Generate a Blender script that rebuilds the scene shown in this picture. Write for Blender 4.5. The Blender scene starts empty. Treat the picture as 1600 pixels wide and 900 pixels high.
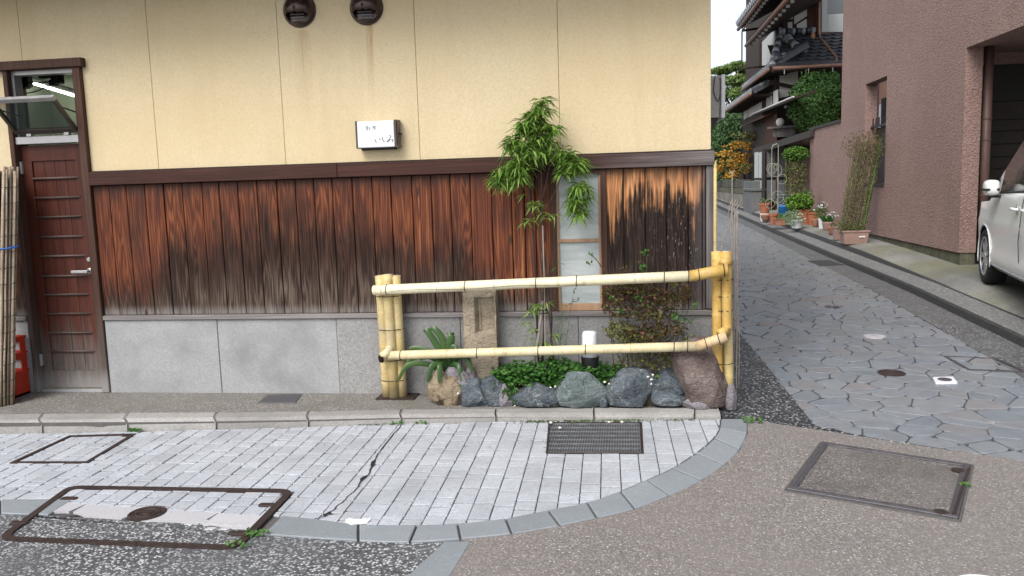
import bpy, bmesh, math, random
from mathutils import Vector, Matrix, noise
import numpy as np

random.seed(11)
SC = bpy.context.scene
COL = SC.collection
rad = math.radians

# ---------------------------------------------------------------- camera
FPX = 1285.3
CH = 1.62
_p, _r, _y = rad(7.15), rad(1.765), rad(7.98)
_f = Vector((-math.sin(_y)*math.cos(_p), math.cos(_y)*math.cos(_p), -math.sin(_p)))
_rt = Vector((math.cos(_y), math.sin(_y), 0))
_dn = _f.cross(_rt)
RT = math.cos(_r)*_rt + math.sin(_r)*_dn
DN = -math.sin(_r)*_rt + math.cos(_r)*_dn
cam_d = bpy.data.cameras.new('camera')
cam = bpy.data.objects.new('camera', cam_d)
COL.objects.link(cam)
M = Matrix.Identity(4)
for i in range(3):
    M[i][0] = RT[i]; M[i][1] = -DN[i]; M[i][2] = -_f[i]
M[2][3] = CH
cam.matrix_world = M
cam_d.sensor_width = 36.0
cam_d.lens = FPX/1600*36
cam_d.clip_start = 0.05
cam_d.clip_end = 600
SC.camera = cam
SC.render.resolution_x = 1024
SC.render.resolution_y = 576

# ---------------------------------------------------------------- light
SUN_EL, SUN_ROT = rad(48), rad(205)
world = bpy.data.worlds.new('World')
SC.world = world
world.use_nodes = True
wn = world.node_tree
wn.nodes.clear()
wo = wn.nodes.new('ShaderNodeOutputWorld')
bg = wn.nodes.new('ShaderNodeBackground')
sk = wn.nodes.new('ShaderNodeTexSky')
sk.sky_type = 'NISHITA'
sk.sun_disc = False
sk.sun_elevation = SUN_EL
sk.sun_rotation = SUN_ROT
sk.air_density = 1.0
sk.dust_density = 3.0
hs = wn.nodes.new('ShaderNodeHueSaturation')
hs.inputs['Saturation'].default_value = 0.42
hs.inputs['Value'].default_value = 1.0
wn.links.new(sk.outputs[0], hs.inputs['Color'])
wn.links.new(hs.outputs[0], bg.inputs['Color'])
bg.inputs['Strength'].default_value = 0.15
wn.links.new(bg.outputs[0], wo.inputs[0])

sd = bpy.data.lights.new('sun', 'SUN')
sd.energy = 1.4
sd.angle = rad(30)
sd.color = (1.0, 0.97, 0.93)
sun = bpy.data.objects.new('sun', sd)
COL.objects.link(sun)
# direction towards the sun: behind the camera, a little to the right, high up
_az = rad(205)
sdir = Vector((math.sin(_az)*math.cos(SUN_EL), math.cos(_az)*math.cos(SUN_EL), math.sin(SUN_EL)))
sun.rotation_euler = sdir.to_track_quat('Z', 'Y').to_euler()
SC.view_settings.view_transform = 'Standard'
SC.view_settings.look = 'None'
SC.view_settings.gamma = 1.0
SC.view_settings.exposure = 0.80
try:
    SC.cycles.max_bounces = 6
    SC.cycles.use_denoising = True
except Exception:
    pass

# ---------------------------------------------------------------- measuring helpers
CP = Vector((0, 0, CH))
def ray(x, y):
    return RT*((x-800)/FPX) + DN*((y-450)/FPX) + _f
def G(x, y, z=0.0):            # where a sight line meets the level z
    v = ray(x, y); return CP + v*((z-CH)/v.z)
def W(x, y, Y):                # meets the upright plane y = Y
    v = ray(x, y); return CP + v*(Y/v.y)
def S(x, y, X):                # meets the upright plane x = X
    v = ray(x, y); return CP + v*(X/v.x)
def zl(y):                     # lane profile, rising away from the street
    return -.028 + .04*(max(0.0, min(y, 10.5)-5.6)) + .02*max(0.0, y-10.5)
def L(x, y, off=0.0):
    v = ray(x, y); lo, hi = 3.0, 90.0
    for i in range(48):
        m = (lo+hi)/2
        if CH + v.z*m/v.y > zl(m)+off: lo = m
        else: hi = m
    return CP + v*(lo/v.y)
def zs(x):                     # street surface: tilts up a little to the right
    return -.062 + .0115*(max(-9.0, min(x, 1.15))+1.8)
def T(x, y, off=0.0):          # meets the street surface
    z = -.05
    for i in range(12):
        q = G(x, y, z); z = zs(q.x)+off
    return G(x, y, z)
D = 6.22                       # facade plane

# ---------------------------------------------------------------- mesh helpers
WL = {}
def wloc(o):
    return WL.get(o.name, Vector((0, 0, 0))) if o else Vector((0, 0, 0))

def thing(name, label, cat, loc=(0, 0, 0), group=None, kind=None):
    o = bpy.data.objects.new(name, None)
    COL.objects.link(o)
    o.empty_display_size = .1
    o.location = loc
    WL[o.name] = Vector(loc)
    tag(o, label, cat, group, kind)
    return o

def tag(o, label=None, cat=None, group=None, kind=None):
    if label: o['label'] = label
    if cat: o['category'] = cat
    if group: o['group'] = group
    if kind: o['kind'] = kind
    return o

class MB:
    def __init__(s):
        s.v = []; s.f = []
    def add(s, vs, fs):
        b = len(s.v)
        s.v.extend([tuple(q) for q in vs])
        s.f.extend([tuple(i+b for i in f) for f in fs])
        return s
    def box(s, x0, x1, y0, y1, z0, z1):
        vs = [(x0,y0,z0),(x1,y0,z0),(x1,y1,z0),(x0,y1,z0),(x0,y0,z1),(x1,y0,z1),(x1,y1,z1),(x0,y1,z1)]
        return s.add(vs, [(0,3,2,1),(4,5,6,7),(0,1,5,4),(1,2,6,5),(2,3,7,6),(3,0,4,7)])
    def hexa(s, q):            # 8 corners, bottom ring then top ring
        return s.add(q, [(0,3,2,1),(4,5,6,7),(0,1,5,4),(1,2,6,5),(2,3,7,6),(3,0,4,7)])
    def obox(s, c, ax, ay, az):  # oriented box: centre, three half vectors
        c = Vector(c); ax = Vector(ax); ay = Vector(ay); az = Vector(az)
        return s.hexa([c-ax-ay-az, c+ax-ay-az, c+ax+ay-az, c-ax+ay-az, c-ax-ay+az, c+ax-ay+az, c+ax+ay+az, c-ax+ay+az])
    def bar(s, a, b, w, h):    # rectangular bar between two points
        a = Vector(a); b = Vector(b); d = (b-a)
        l = d.length/2; u = d.normalized()
        up = Vector((0, 0, 1)) if abs(u.z) < .95 else Vector((0, 1, 0))
        sd_ = u.cross(up).normalized(); up = sd_.cross(u)
        return s.obox((a+b)/2, u*l, sd_*w/2, up*h/2)
    def prism(s, poly, top, bot, inset=0.0):   # poly of (x,y); top/bot numbers or functions
        n = len(poly)
        A = sum(poly[i][0]*poly[(i+1)%n][1]-poly[(i+1)%n][0]*poly[i][1] for i in range(n))
        if A < 0: poly = poly[::-1]
        tf = top if callable(top) else (lambda x, y: top)
        bf = bot if callable(bot) else (lambda x, y: bot)
        vb = [(x, y, bf(x, y)) for x, y in poly]
        if inset > 0:
            ip = inset_poly(poly, inset)
            vm = [(x, y, tf(x, y)-inset*.8) for x, y in poly]
            vt = [(x, y, tf(x, y)) for x, y in ip]
            fs = [tuple(range(2*n, 3*n))]
            for i in range(n):
                j = (i+1) % n
                fs.append((i, j, n+j, n+i)); fs.append((n+i, n+j, 2*n+j, 2*n+i))
            return s.add(vb+vm+vt, fs)
        vt = [(x, y, tf(x, y)) for x, y in poly]
        fs = [tuple(range(n, 2*n)), tuple(range(n-1, -1, -1))]
        for i in range(n):
            j = (i+1) % n
            fs.append((i, j, n+j, n+i))
        return s.add(vb+vt, fs)
    def prism_y(s, poly, y0, y1):   # poly of (x,z) extruded along y
        n = len(poly)
        A = sum(poly[i][0]*poly[(i+1)%n][1]-poly[(i+1)%n][0]*poly[i][1] for i in range(n))
        if A < 0: poly = poly[::-1]
        vs = [(x, y0, z) for x, z in poly] + [(x, y1, z) for x, z in poly]
        fs = [tuple(range(n)), tuple(range(2*n-1, n-1, -1))]
        for i in range(n):
            j = (i+1) % n
            fs.append((j, i, n+i, n+j))
        return s.add(vs, fs)
    def sheet(s, pts):
        return s.add(pts, [tuple(range(len(pts)))])
    def tube(s, pts, r, n=8, caps=True):
        pts = [Vector(q) for q in pts]
        k = len(pts)
        rr = r if isinstance(r, (list, tuple)) else [r]*k
        vs = []; up = None
        for i in range(k):
            t = (pts[min(i+1, k-1)]-pts[max(i-1, 0)])
            if t.length < 1e-9: t = Vector((0, 0, 1))
            t.normalize()
            if up is None:
                up = Vector((0, 0, 1)) if abs(t.z) < .9 else Vector((1, 0, 0))
            a = t.cross(up)
            if a.length < 1e-6: a = t.orthogonal()
            a.normalize(); b = t.cross(a); up = -b if False else a.cross(t)
            for j in range(n):
                an = 2*math.pi*j/n
                vs.append(pts[i] + (a*math.cos(an)+b*math.sin(an))*rr[i])
        fs = []
        for i in range(k-1):
            for j in range(n):
                j2 = (j+1) % n
                fs.append((i*n+j, i*n+j2, (i+1)*n+j2, (i+1)*n+j))
        if caps:
            fs.append(tuple(range(n-1, -1, -1))); fs.append(tuple((k-1)*n+j for j in range(n)))
        return s.add(vs, fs)
    def lathe(s, prof, n=20, c=(0, 0, 0)):    # prof of (r,z)
        vs = []; k = len(prof)
        for r, z in prof:
            for j in range(n):
                a = 2*math.pi*j/n
                vs.append((c[0]+r*math.cos(a), c[1]+r*math.sin(a), c[2]+z))
        fs = []
        for i in range(k-1):
            for j in range(n):
                j2 = (j+1) % n
                fs.append((i*n+j, i*n+j2, (i+1)*n+j2, (i+1)*n+j))
        fs.append(tuple(range(n-1, -1, -1))); fs.append(tuple((k-1)*n+j for j in range(n)))
        return s.add(vs, fs)
    def leaf(s, p, d, l, w, droop=.4, side=None, fold=.25):
        p = Vector(p); d = Vector(d).normalized()
        sd_ = d.cross(Vector((random.uniform(-.3, .3), random.uniform(-.3, .3), 1)))
        if sd_.length < .05: sd_ = Vector((1, 0, 0))
        sd_.normalize()
        nn = sd_.cross(d)
        m = p + d*l*.42 - Vector((0, 0, droop*l*.18))
        t = p + d*l - Vector((0, 0, droop*l))
        e = nn*w*fold
        return s.add([p, m+sd_*w/2+e, t, m-sd_*w/2+e, m-e*.4], [(0, 4, 1), (4, 2, 1), (0, 3, 4), (4, 3, 2)])
    def rleaf(s, p, nrm, l, w):      # small flat diamond leaf
        p = Vector(p); nrm = Vector(nrm).normalized()
        a = nrm.orthogonal().normalized()
        a.rotate(Matrix.Rotation(random.uniform(0, 6.28), 3, nrm)); b = nrm.cross(a)
        return s.add([p-a*l/2, p+b*w/2+nrm*w*.15, p+a*l/2, p-b*w/2+nrm*w*.15], [(0, 1, 2, 3)])
    def build(s, name, mat, parent=None, smooth=False, bevel=0, seg=1, origin=None, kind=None, label=None):
        if not s.v: return None
        if origin is None:
            xs = [q[0] for q in s.v]; ys = [q[1] for q in s.v]; zz = [q[2] for q in s.v]
            origin = Vector(((min(xs)+max(xs))/2, (min(ys)+max(ys))/2, min(zz)))
        origin = Vector(origin)
        me = bpy.data.meshes.new(name)
        ox, oy, oz = origin
        me.from_pydata([(x-ox, y-oy, z-oz) for x, y, z in s.v], [], s.f)
        if bevel > 0:
            bm = bmesh.new(); bm.from_mesh(me)
            bm.normal_update()
            es = [e for e in bm.edges if len(e.link_faces) == 2 and e.calc_face_angle(0) > .5]
            bmesh.ops.bevel(bm, geom=es, offset=bevel, segments=seg, affect='EDGES', profile=.5)
            bm.to_mesh(me); bm.free()
        me.update()
        if smooth:
            me.polygons.foreach_set('use_smooth', [True]*len(me.polygons))
        if mat: me.materials.append(mat)
        o = bpy.data.objects.new(name, me)
        COL.objects.link(o)
        if parent:
            o.parent = parent
        o.location = origin - wloc(parent)
        WL[o.name] = origin
        if kind: o['kind'] = kind
        if label: o['label'] = label
        return o

def inset_poly(poly, d):
    n = len(poly); out = []
    for i in range(n):
        p0 = Vector(poly[i-1]); p1 = Vector(poly[i]); p2 = Vector(poly[(i+1) % n])
        e1 = (p1-p0); e2 = (p2-p1)
        if e1.length < 1e-7 or e2.length < 1e-7: out.append(tuple(p1)); continue
        e1.normalize(); e2.normalize()
        n1 = Vector((-e1.y, e1.x)); n2 = Vector((-e2.y, e2.x))
        b = n1+n2
        if b.length < 1e-6: b = n1.copy()
        b.normalize()
        c = max(.45, b.dot(n1))
        out.append(tuple(p1+b*d/c))
    return out

def area(p):
    n = len(p)
    return .5*sum(p[i][0]*p[(i+1) % n][1]-p[(i+1) % n][0]*p[i][1] for i in range(n))
def ccw(p): return p if area(p) > 0 else p[::-1]
def clip(poly, a, b, keep_left=True):      # keep the part left of the line a->b
    out = []; n = len(poly)
    def sd_(q):
        v = (b[0]-a[0])*(q[1]-a[1])-(b[1]-a[1])*(q[0]-a[0])
        return v if keep_left else -v
    for i in range(n):
        p, q = poly[i], poly[(i+1) % n]
        sp, sq = sd_(p), sd_(q)
        if sp >= 0: out.append(p)
        if (sp > 0 and sq < 0) or (sp < 0 and sq > 0):
            t = sp/(sp-sq)
            out.append((p[0]+(q[0]-p[0])*t, p[1]+(q[1]-p[1])*t))
    return out
def clip_in(poly, convex):
    convex = ccw(convex)
    for i in range(len(convex)):
        if len(poly) < 3: return []
        poly = clip(poly, convex[i], convex[(i+1) % len(convex)])
    return poly
def subtract(poly, convex):
    convex = ccw(convex); out = []; rest = poly
    for i in range(len(convex)):
        a, b = convex[i], convex[(i+1) % len(convex)]
        o = clip(rest, a, b, False)
        if len(o) > 2 and abs(area(o)) > 2e-4: out.append(o)
        rest = clip(rest, a, b)
        if len(rest) < 3: break
    return out
def xy(v): return (v[0], v[1])
def cleanp(p, eps=1e-4):
    out = []
    for q in p:
        if not out or (abs(q[0]-out[-1][0])+abs(q[1]-out[-1][1])) > eps: out.append(q)
    if len(out) > 1 and (abs(out[0][0]-out[-1][0])+abs(out[0][1]-out[-1][1])) <= eps: out.pop()
    return out
def inpoly(x, y, poly):
    c = False; n = len(poly); j = n-1
    for i in range(n):
        xi, yi = poly[i]; xj, yj = poly[j]
        if (yi > y) != (yj > y) and x < (xj-xi)*(y-yi)/(yj-yi)+xi: c = not c
        j = i
    return c

def rock_mb(c, rx, ry, rz, seed, sub=3, cuts=7, rough=.10, flat=.55):
    bm = bmesh.new()
    bmesh.ops.create_icosphere(bm, subdivisions=sub, radius=1)
    rg = random.Random(seed)
    planes = []
    for i in range(cuts):
        d = Vector((rg.uniform(-1, 1), rg.uniform(-1, .6), rg.uniform(-.6, 1))).normalized()
        planes.append((d, rg.uniform(.60, .90)))
    vs = []
    for v in bm.verts:
        p = v.co.copy()
        for d, k in planes:
            e = p.dot(d)-k
            if e > 0: p -= d*e*.92
        q = p*1.7+Vector((seed*3.1, seed*1.7, 0))
        p *= 1+rough*noise.noise(q)+rough*.5*noise.noise(q*2.7)+rough*.28*noise.noise(q*6.1)
        z = max(p.z, -flat)
        vs.append((c[0]+p.x*rx, c[1]+p.y*ry, c[2]+z*rz))
    fs = [tuple(v.index for v in f.verts) for f in bm.faces]
    bm.free()
    m = MB(); m.add(vs, fs)
    return m

# ---------------------------------------------------------------- material helpers
class NT:
    def __init__(s, name, rough=.8, spec=.3, metal=0.0):
        s.m = bpy.data.materials.new(name)
        s.m.use_nodes = True
        s.t = s.m.node_tree
        s.t.nodes.clear()
        s.out = s.t.nodes.new('ShaderNodeOutputMaterial')
        s.b = s.t.nodes.new('ShaderNodeBsdfPrincipled')
        s.t.links.new(s.b.outputs[0], s.out.inputs[0])
        s.b.inputs['Roughness'].default_value = rough
        s.b.inputs['Specular IOR Level'].default_value = spec
        s.b.inputs['Metallic'].default_value = metal
    def n(s, t): return s.t.nodes.new(t)
    def put(s, sock, v):
        if v is None: return
        if hasattr(v, 'is_output') or isinstance(v, bpy.types.NodeSocket):
            s.t.links.new(v, sock)
        else:
            if sock.type == 'RGBA' and len(v) == 3: v = (*v, 1)
            sock.default_value = v
    def pos(s):
        return s.n('ShaderNodeNewGeometry').outputs['Position']
    def island(s): return s.n('ShaderNodeNewGeometry').outputs['Random Per Island']
    def rnd(s): return s.n('ShaderNodeObjectInfo').outputs['Random']
    def obj(s): return s.n('ShaderNodeTexCoord').outputs['Object']
    def sep(s, v):
        q = s.n('ShaderNodeSeparateXYZ'); s.put(q.inputs[0], v); return q.outputs
    def comb(s, x=0.0, y=0.0, z=0.0):
        q = s.n('ShaderNodeCombineXYZ')
        for i, k in enumerate((x, y, z)): s.put(q.inputs[i], k)
        return q.outputs[0]
    def math(s, op, a, b=None, c=None, clamp=False):
        q = s.n('ShaderNodeMath'); q.operation = op; q.use_clamp = clamp
        s.put(q.inputs[0], a)
        if b is not None: s.put(q.inputs[1], b)
        if c is not None: s.put(q.inputs[2], c)
        return q.outputs[0]
    def mix(s, f, a, b, mode='MIX'):
        q = s.n('ShaderNodeMix'); q.data_type = 'RGBA'; q.blend_type = mode
        s.put(q.inputs[0], f); s.put(q.inputs[6], a); s.put(q.inputs[7], b)
        return q.outputs[2]
    def ramp(s, f, stops, interp='LINEAR'):
        q = s.n('ShaderNodeValToRGB'); q.color_ramp.interpolation = interp
        e = q.color_ramp.elements
        while len(e) < len(stops): e.new(.5)
        for i, (p, c) in enumerate(stops):
            e[i].position = p
            if isinstance(c, (int, float)): c = (c, c, c)
            e[i].color = (*c, 1)
        s.put(q.inputs[0], f)
        return q.outputs[0]
    def rng(s, v, a, b, c=0.0, d=1.0, smooth=False):
        q = s.n('ShaderNodeMapRange')
        if smooth: q.interpolation_type = 'SMOOTHSTEP'
        for i, k in enumerate((v, a, b, c, d)): s.put(q.inputs[i], k)
        return q.outputs[0]
    def scl(s, v, k):
        q = s.n('ShaderNodeVectorMath'); q.operation = 'MULTIPLY'
        s.put(q.inputs[0], v); q.inputs[1].default_value = k if not isinstance(k, (int, float)) else (k, k, k)
        return q.outputs[0]
    def vadd(s, v, k):
        q = s.n('ShaderNodeVectorMath'); q.operation = 'ADD'
        s.put(q.inputs[0], v); s.put(q.inputs[1], k)
        return q.outputs[0]
    def noise(s, v=None, scale=5.0, detail=3.0, rough=.55, dist=0.0):
        q = s.n('ShaderNodeTexNoise')
        s.put(q.inputs['Vector'], v)
        q.inputs['Scale'].default_value = scale; q.inputs['Detail'].default_value = detail
        q.inputs['Roughness'].default_value = rough; q.inputs['Distortion'].default_value = dist
        return q.outputs[0]
    def vor(s, v=None, scale=5.0, feat='F1', out='Distance', rnd=1.0):
        q = s.n('ShaderNodeTexVoronoi'); q.feature = feat
        s.put(q.inputs['Vector'], v)
        q.inputs['Scale'].default_value = scale
        q.inputs['Randomness'].default_value = rnd
        return q.outputs[out]
    def color(s, c): s.put(s.b.inputs['Base Color'], c); return s
    def rough(s, c): s.put(s.b.inputs['Roughness'], c); return s
    def bump(s, h, strength=.4, dist=.01):
        q = s.n('ShaderNodeBump'); q.inputs['Strength'].default_value = strength
        q.inputs['Distance'].default_value = dist
        s.put(q.inputs['Height'], h)
        s.t.links.new(q.outputs[0], s.b.inputs['Normal'])
        return s

def plain(name, c, rough=.6, spec=.3, metal=0.0, var=.12, scale=9.0, bump=0.0, rvar=.08):
    t = NT(name, rough, spec, metal)
    p = t.pos()
    a = t.noise(p, scale, 5, .6)
    b = t.noise(p, scale*9, 3, .6)
    k = t.math('ADD', t.math('MULTIPLY', a, .6), t.math('MULTIPLY', b, .4))
    lo = tuple(x*(1-var*2) for x in c); hi = tuple(min(1, x*(1+var*2)) for x in c)
    t.color(t.ramp(k, [(.3, lo), (.7, hi)]))
    t.rough(t.rng(a, .3, .7, max(.05, rough-rvar), min(1, rough+rvar)))
    if bump: t.bump(b, bump, .004)
    return t.m
# ================================================================ materials
def m_stucco():
    t = NT('yellow_stucco', .92, .15)
    p = t.pos(); x, y, z = t.sep(p)
    big = t.noise(p, 1.1, 4, .6)
    mid = t.noise(p, 70, 4, .75)
    fine = t.noise(p, 160, 3, .7)
    c = t.ramp(t.math('ADD', t.math('MULTIPLY', mid, .5), t.math('MULTIPLY', fine, .5)),
               [(.30, (.44, .365, .235)), (.5, (.595, .495, .322)), (.70, (.66, .56, .38))])
    c = t.mix(t.rng(big, .38, .66, 0, .38), c, (.53, .41, .225))
    # rust runs below the two vents
    for cx, wd, z0, z1, k in ((-1.905, .05, 2.05, 2.86, .5), (-2.43, .09, 1.98, 2.83, .42), (-1.885, .016, 2.45, 2.84, .5)):
        wob = t.math('MULTIPLY', t.math('SUBTRACT', t.noise(t.comb(0.0, 0.0, z), 4, 3), .5), .08)
        dx = t.math('ABSOLUTE', t.math('SUBTRACT', t.math('ADD', x, wob), cx))
        f = t.rng(dx, 0, wd, 1, 0, True)
        f = t.math('MULTIPLY', f, t.rng(z, z0, z1, 0, 1, True))
        f = t.math('MULTIPLY', f, t.rng(z, z1+.0, z1+.03, 1, 0))
        f = t.math('MULTIPLY', f, t.rng(t.noise(t.comb(t.math('MULTIPLY', x, 30), 0.0, z), 2.5, 4), .3, .6, .2, 1))
        c = t.mix(t.math('MULTIPLY', f, k), c, (.30, .17, .06))
    # faint vertical wash marks and grime under the top
    w = t.noise(t.comb(t.math('MULTIPLY', x, 3.2), y, t.math('MULTIPLY', z, .35)), 2.0, 4, .6)
    c = t.mix(t.rng(w, .50, .74, 0, .30), c, (.46, .37, .23))
    pk = t.vor(p, 85, out='Distance')
    c = t.mix(t.math('MULTIPLY', t.rng(pk, .0, .13, 1, 0), t.rng(t.noise(p, 22, 2), .45, .6, 0, .6)), c, (.24, .18, .09))
    t.color(c)
    t.bump(t.math('ADD', mid, t.math('MULTIPLY', fine, .6)), .35, .006)
    return t.m

def m_plank(mode='wall'):
    t = NT('weathered_plank_'+mode, .68, .22)
    p = t.pos(); x, y, z = t.sep(p); r = t.rnd()
    r50 = t.math('MULTIPLY', r, 53.0)
    fine = t.noise(t.comb(t.math('MULTIPLY', x, 150), r50, t.math('MULTIPLY', z, 3.0)), 1, 3, .6)
    warp = t.noise(t.comb(t.math('MULTIPLY', x, 8), r50, t.math('MULTIPLY', z, 1.3)), 1, 2, .5)
    fig = t.noise(t.comb(t.math('MULTIPLY', x, 13), r50, t.math('MULTIPLY', z, .75)), 1, 2, .45, .35)
    rings = t.math('SINE', t.math('MULTIPLY', fig, 75))
    rings = t.rng(rings, -1, 1, 0, 1)
    streak = t.noise(t.comb(t.math('MULTIPLY', x, 46), r50, t.math('MULTIPLY', z, .55)), 1, 4, .6)
    g = t.math('ADD', t.math('MULTIPLY', rings, .28), t.math('ADD', .10, t.math('MULTIPLY', fine, .55)))
    right = t.rng(x, -.45, -.25, 0, 1)
    if mode == 'wall':
        red = t.ramp(g, [(.22, (.022, .006, .004)), (.5, (.098, .026, .010)), (.75, (.22, .072, .026))])
        red = t.mix(t.rng(r, 0, 1, 0, .45), red, t.ramp(g, [(.2, (.03, .008, .005)), (.8, (.12, .026, .012))]))
        org = t.ramp(g, [(.18, (.10, .032, .011)), (.5, (.30, .105, .036)), (.8, (.50, .22, .085))])
        # lighter orange worn streaks, more of them towards the window
        so = t.math('MULTIPLY', t.rng(t.math('ADD', streak, t.rng(x, -4.3, -.4, -.05, .05)), .56, .74, 0, .75), t.rng(r, .1, .8, .15, 1))
        warm = t.mix(so, red, org)
        warm = t.mix(right, warm, t.ramp(g, [(.15, (.15, .055, .022)), (.5, (.40, .175, .07)), (.85, (.60, .33, .155))]))
        # how high the black water stain climbs along the wall
        thr_x = t.rng(x, -4.3, -3.4, .88, 1.20, True)
        thr_x = t.math('ADD', thr_x, t.rng(x, -3.4, -2.9, 0, .16, True))
        thr_x = t.math('SUBTRACT', thr_x, t.rng(x, -2.6, -1.5, 0, .24, True))
        thr_x = t.math('SUBTRACT', thr_x, t.rng(x, -1.2, -.75, 0, .30, True))
        thr_x = t.math('ADD', thr_x, t.math('MULTIPLY', right, t.rng(x, -.2, .58, .36, .74)))
        wide = t.noise(t.comb(t.math('MULTIPLY', x, 4.2), 3.7, t.math('MULTIPLY', z, 2.2)), 1, 4, .6)
        strk2 = t.noise(t.comb(t.math('MULTIPLY', x, 19), r50, t.math('MULTIPLY', z, 1.1)), 1, 3, .6)
        edge = t.math('ADD', t.math('MULTIPLY', t.math('SUBTRACT', strk2, .5), t.rng(x, -.5, -.2, .40, .95)), t.math('MULTIPLY', t.math('SUBTRACT', wide, .5), .85))
        edge = t.math('ADD', edge, t.math('MULTIPLY', t.math('SUBTRACT', r, .5), .18))
        edge = t.math('ADD', edge, t.math('MULTIPLY', t.math('SUBTRACT', streak, .5), t.rng(x, -.5, -.2, .30, .75)))
        h = t.math('ADD', z, edge)
        wb = t.rng(t.math('SUBTRACT', h, thr_x), t.rng(x, -.5, -.2, -.20, -.10), t.rng(x, -.5, -.2, .26, .14), 1, 0, True)
        blk = t.ramp(g, [(.25, (.005, .003, .0025)), (.55, (.015, .009, .007)), (.8, (.050, .028, .020))])
        c = t.mix(t.math('MULTIPLY', wb, t.rng(right, 0, 1, .90, 1)), warm, blk)
        # bare grey wood low down
        gz = t.math('ADD', z, t.math('MULTIPLY', edge, .55))
        wg = t.rng(t.math('SUBTRACT', gz, t.rng(x, -4.3, -3.2, .80, .98)), -.34, .12, 1, 0, True)
        wg = t.math('MULTIPLY', wg, t.rng(x, -.35, .0, .85, .25))
        gry = t.ramp(g, [(.24, (.016, .009, .006)), (.5, (.068, .047, .035)), (.8, (.185, .148, .122))])
        c = t.mix(wg, c, gry)
        c = t.mix(t.math('MULTIPLY', t.rng(z, .66, .74, .6, 0, True), t.rng(streak, .35, .6, .3, 1)), c, (.25, .23, .22))
        # streaky darkening up towards the beam and soft brown clouds over the upper boards
        c = t.mix(t.math('MULTIPLY', t.rng(t.math('ADD', z, t.math('MULTIPLY', t.math('SUBTRACT', strk2, .5), .35)), 1.58, 1.70, 0, .7, True), 1.0), c, (.022, .010, .008))
        cl_ = t.noise(t.comb(t.math('MULTIPLY', x, 2.6), 9.1, t.math('MULTIPLY', z, 1.7)), 1, 4, .62)
        c = t.mix(t.math('MULTIPLY', t.rng(cl_, .50, .70, 0, .65), t.math('SUBTRACT', 1.0, right)), c, (.030, .012, .009))
        # lichen flecks on the corner boards
        fl = t.math('MULTIPLY', t.rng(t.noise(t.comb(t.math('MULTIPLY', x, 70), r50, t.math('MULTIPLY', z, 14)), 1, 4, .75), .60, .68, 0, 1), t.math('MULTIPLY', right, t.rng(x, .1, .4, .12, .8)))
        c = t.mix(t.math('MULTIPLY', fl, wb), c, (.30, .28, .27))
        c = t.mix(t.rng(x, .46, .56, 0, .55), c, (.085, .075, .075))
        # knots
        kn = t.vor(t.comb(t.math('MULTIPLY', x, 6.3), 0.0, t.math('MULTIPLY', z, 2.1)), 1, out='Distance')
        c = t.mix(t.rng(kn, .05, .115, .9, 0, True), c, (.035, .016, .010))
        t.rough(t.rng(wb, 0, 1, .55, .82))
    t.color(c)
    t.bump(t.math('ADD', fine, t.math('MULTIPLY', rings, .35)), .5, .003)
    return t.m

def m_wood(name, dark, mid, light, axis='x', bottomgrey=None, rightgrey=None, rough=.65):
    t = NT(name, rough, .25)
    p = t.pos(); x, y, z = t.sep(p)
    r50 = t.math('MULTIPLY', t.rnd(), 31.0)
    if axis == 'x':
        v1 = t.comb(t.math('MULTIPLY', x, 3.0), t.math('ADD', t.math('MULTIPLY', y, 90), r50), t.math('MULTIPLY', z, 110))
        v2 = t.comb(t.math('MULTIPLY', x, .9), t.math('ADD', y, r50), t.math('MULTIPLY', z, 22))
    else:
        v1 = t.comb(t.math('MULTIPLY', x, 110), t.math('ADD', t.math('MULTIPLY', y, 90), r50), t.math('MULTIPLY', z, 3.0))
        v2 = t.comb(t.math('MULTIPLY', x, 22), t.math('ADD', y, r50), t.math('MULTIPLY', z, .9))
    a = t.noise(v1, 1, 4, .65); b = t.noise(v2, 1, 3, .6)
    g = t.math('ADD', t.math('MULTIPLY', a, .55), t.math('MULTIPLY', b, .45))
    c = t.ramp(g, [(.28, dark), (.5, mid), (.75, light)])
    if rightgrey:
        f = t.rng(t.math('ADD', x, t.math('MULTIPLY', t.math('SUBTRACT', b, .5), .9)), rightgrey[0], rightgrey[1], 0, 1, True)
        c = t.mix(f, c, t.ramp(g, [(.28, (.035, .03, .03)), (.5, (.12, .105, .105)), (.75, (.24, .22, .22))]))
    if bottomgrey:
        f = t.rng(t.math('ADD', z, t.math('MULTIPLY', t.math('SUBTRACT', b, .5), 1.0)), bottomgrey[0], bottomgrey[1], 1, 0, True)
        c = t.mix(f, c, t.ramp(g, [(.3, (.035, .027, .023)), (.5, (.10, .08, .07)), (.75, (.23, .205, .19))]))
        f = t.rng(t.math('ADD', z, t.math('MULTIPLY', t.math('SUBTRACT', b, .5), .25)), .02, .22, .8, 0, True)
        c = t.mix(f, c, (.25, .24, .23))
    t.color(c)
    t.bump(a, .3, .002)
    return t.m

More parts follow.
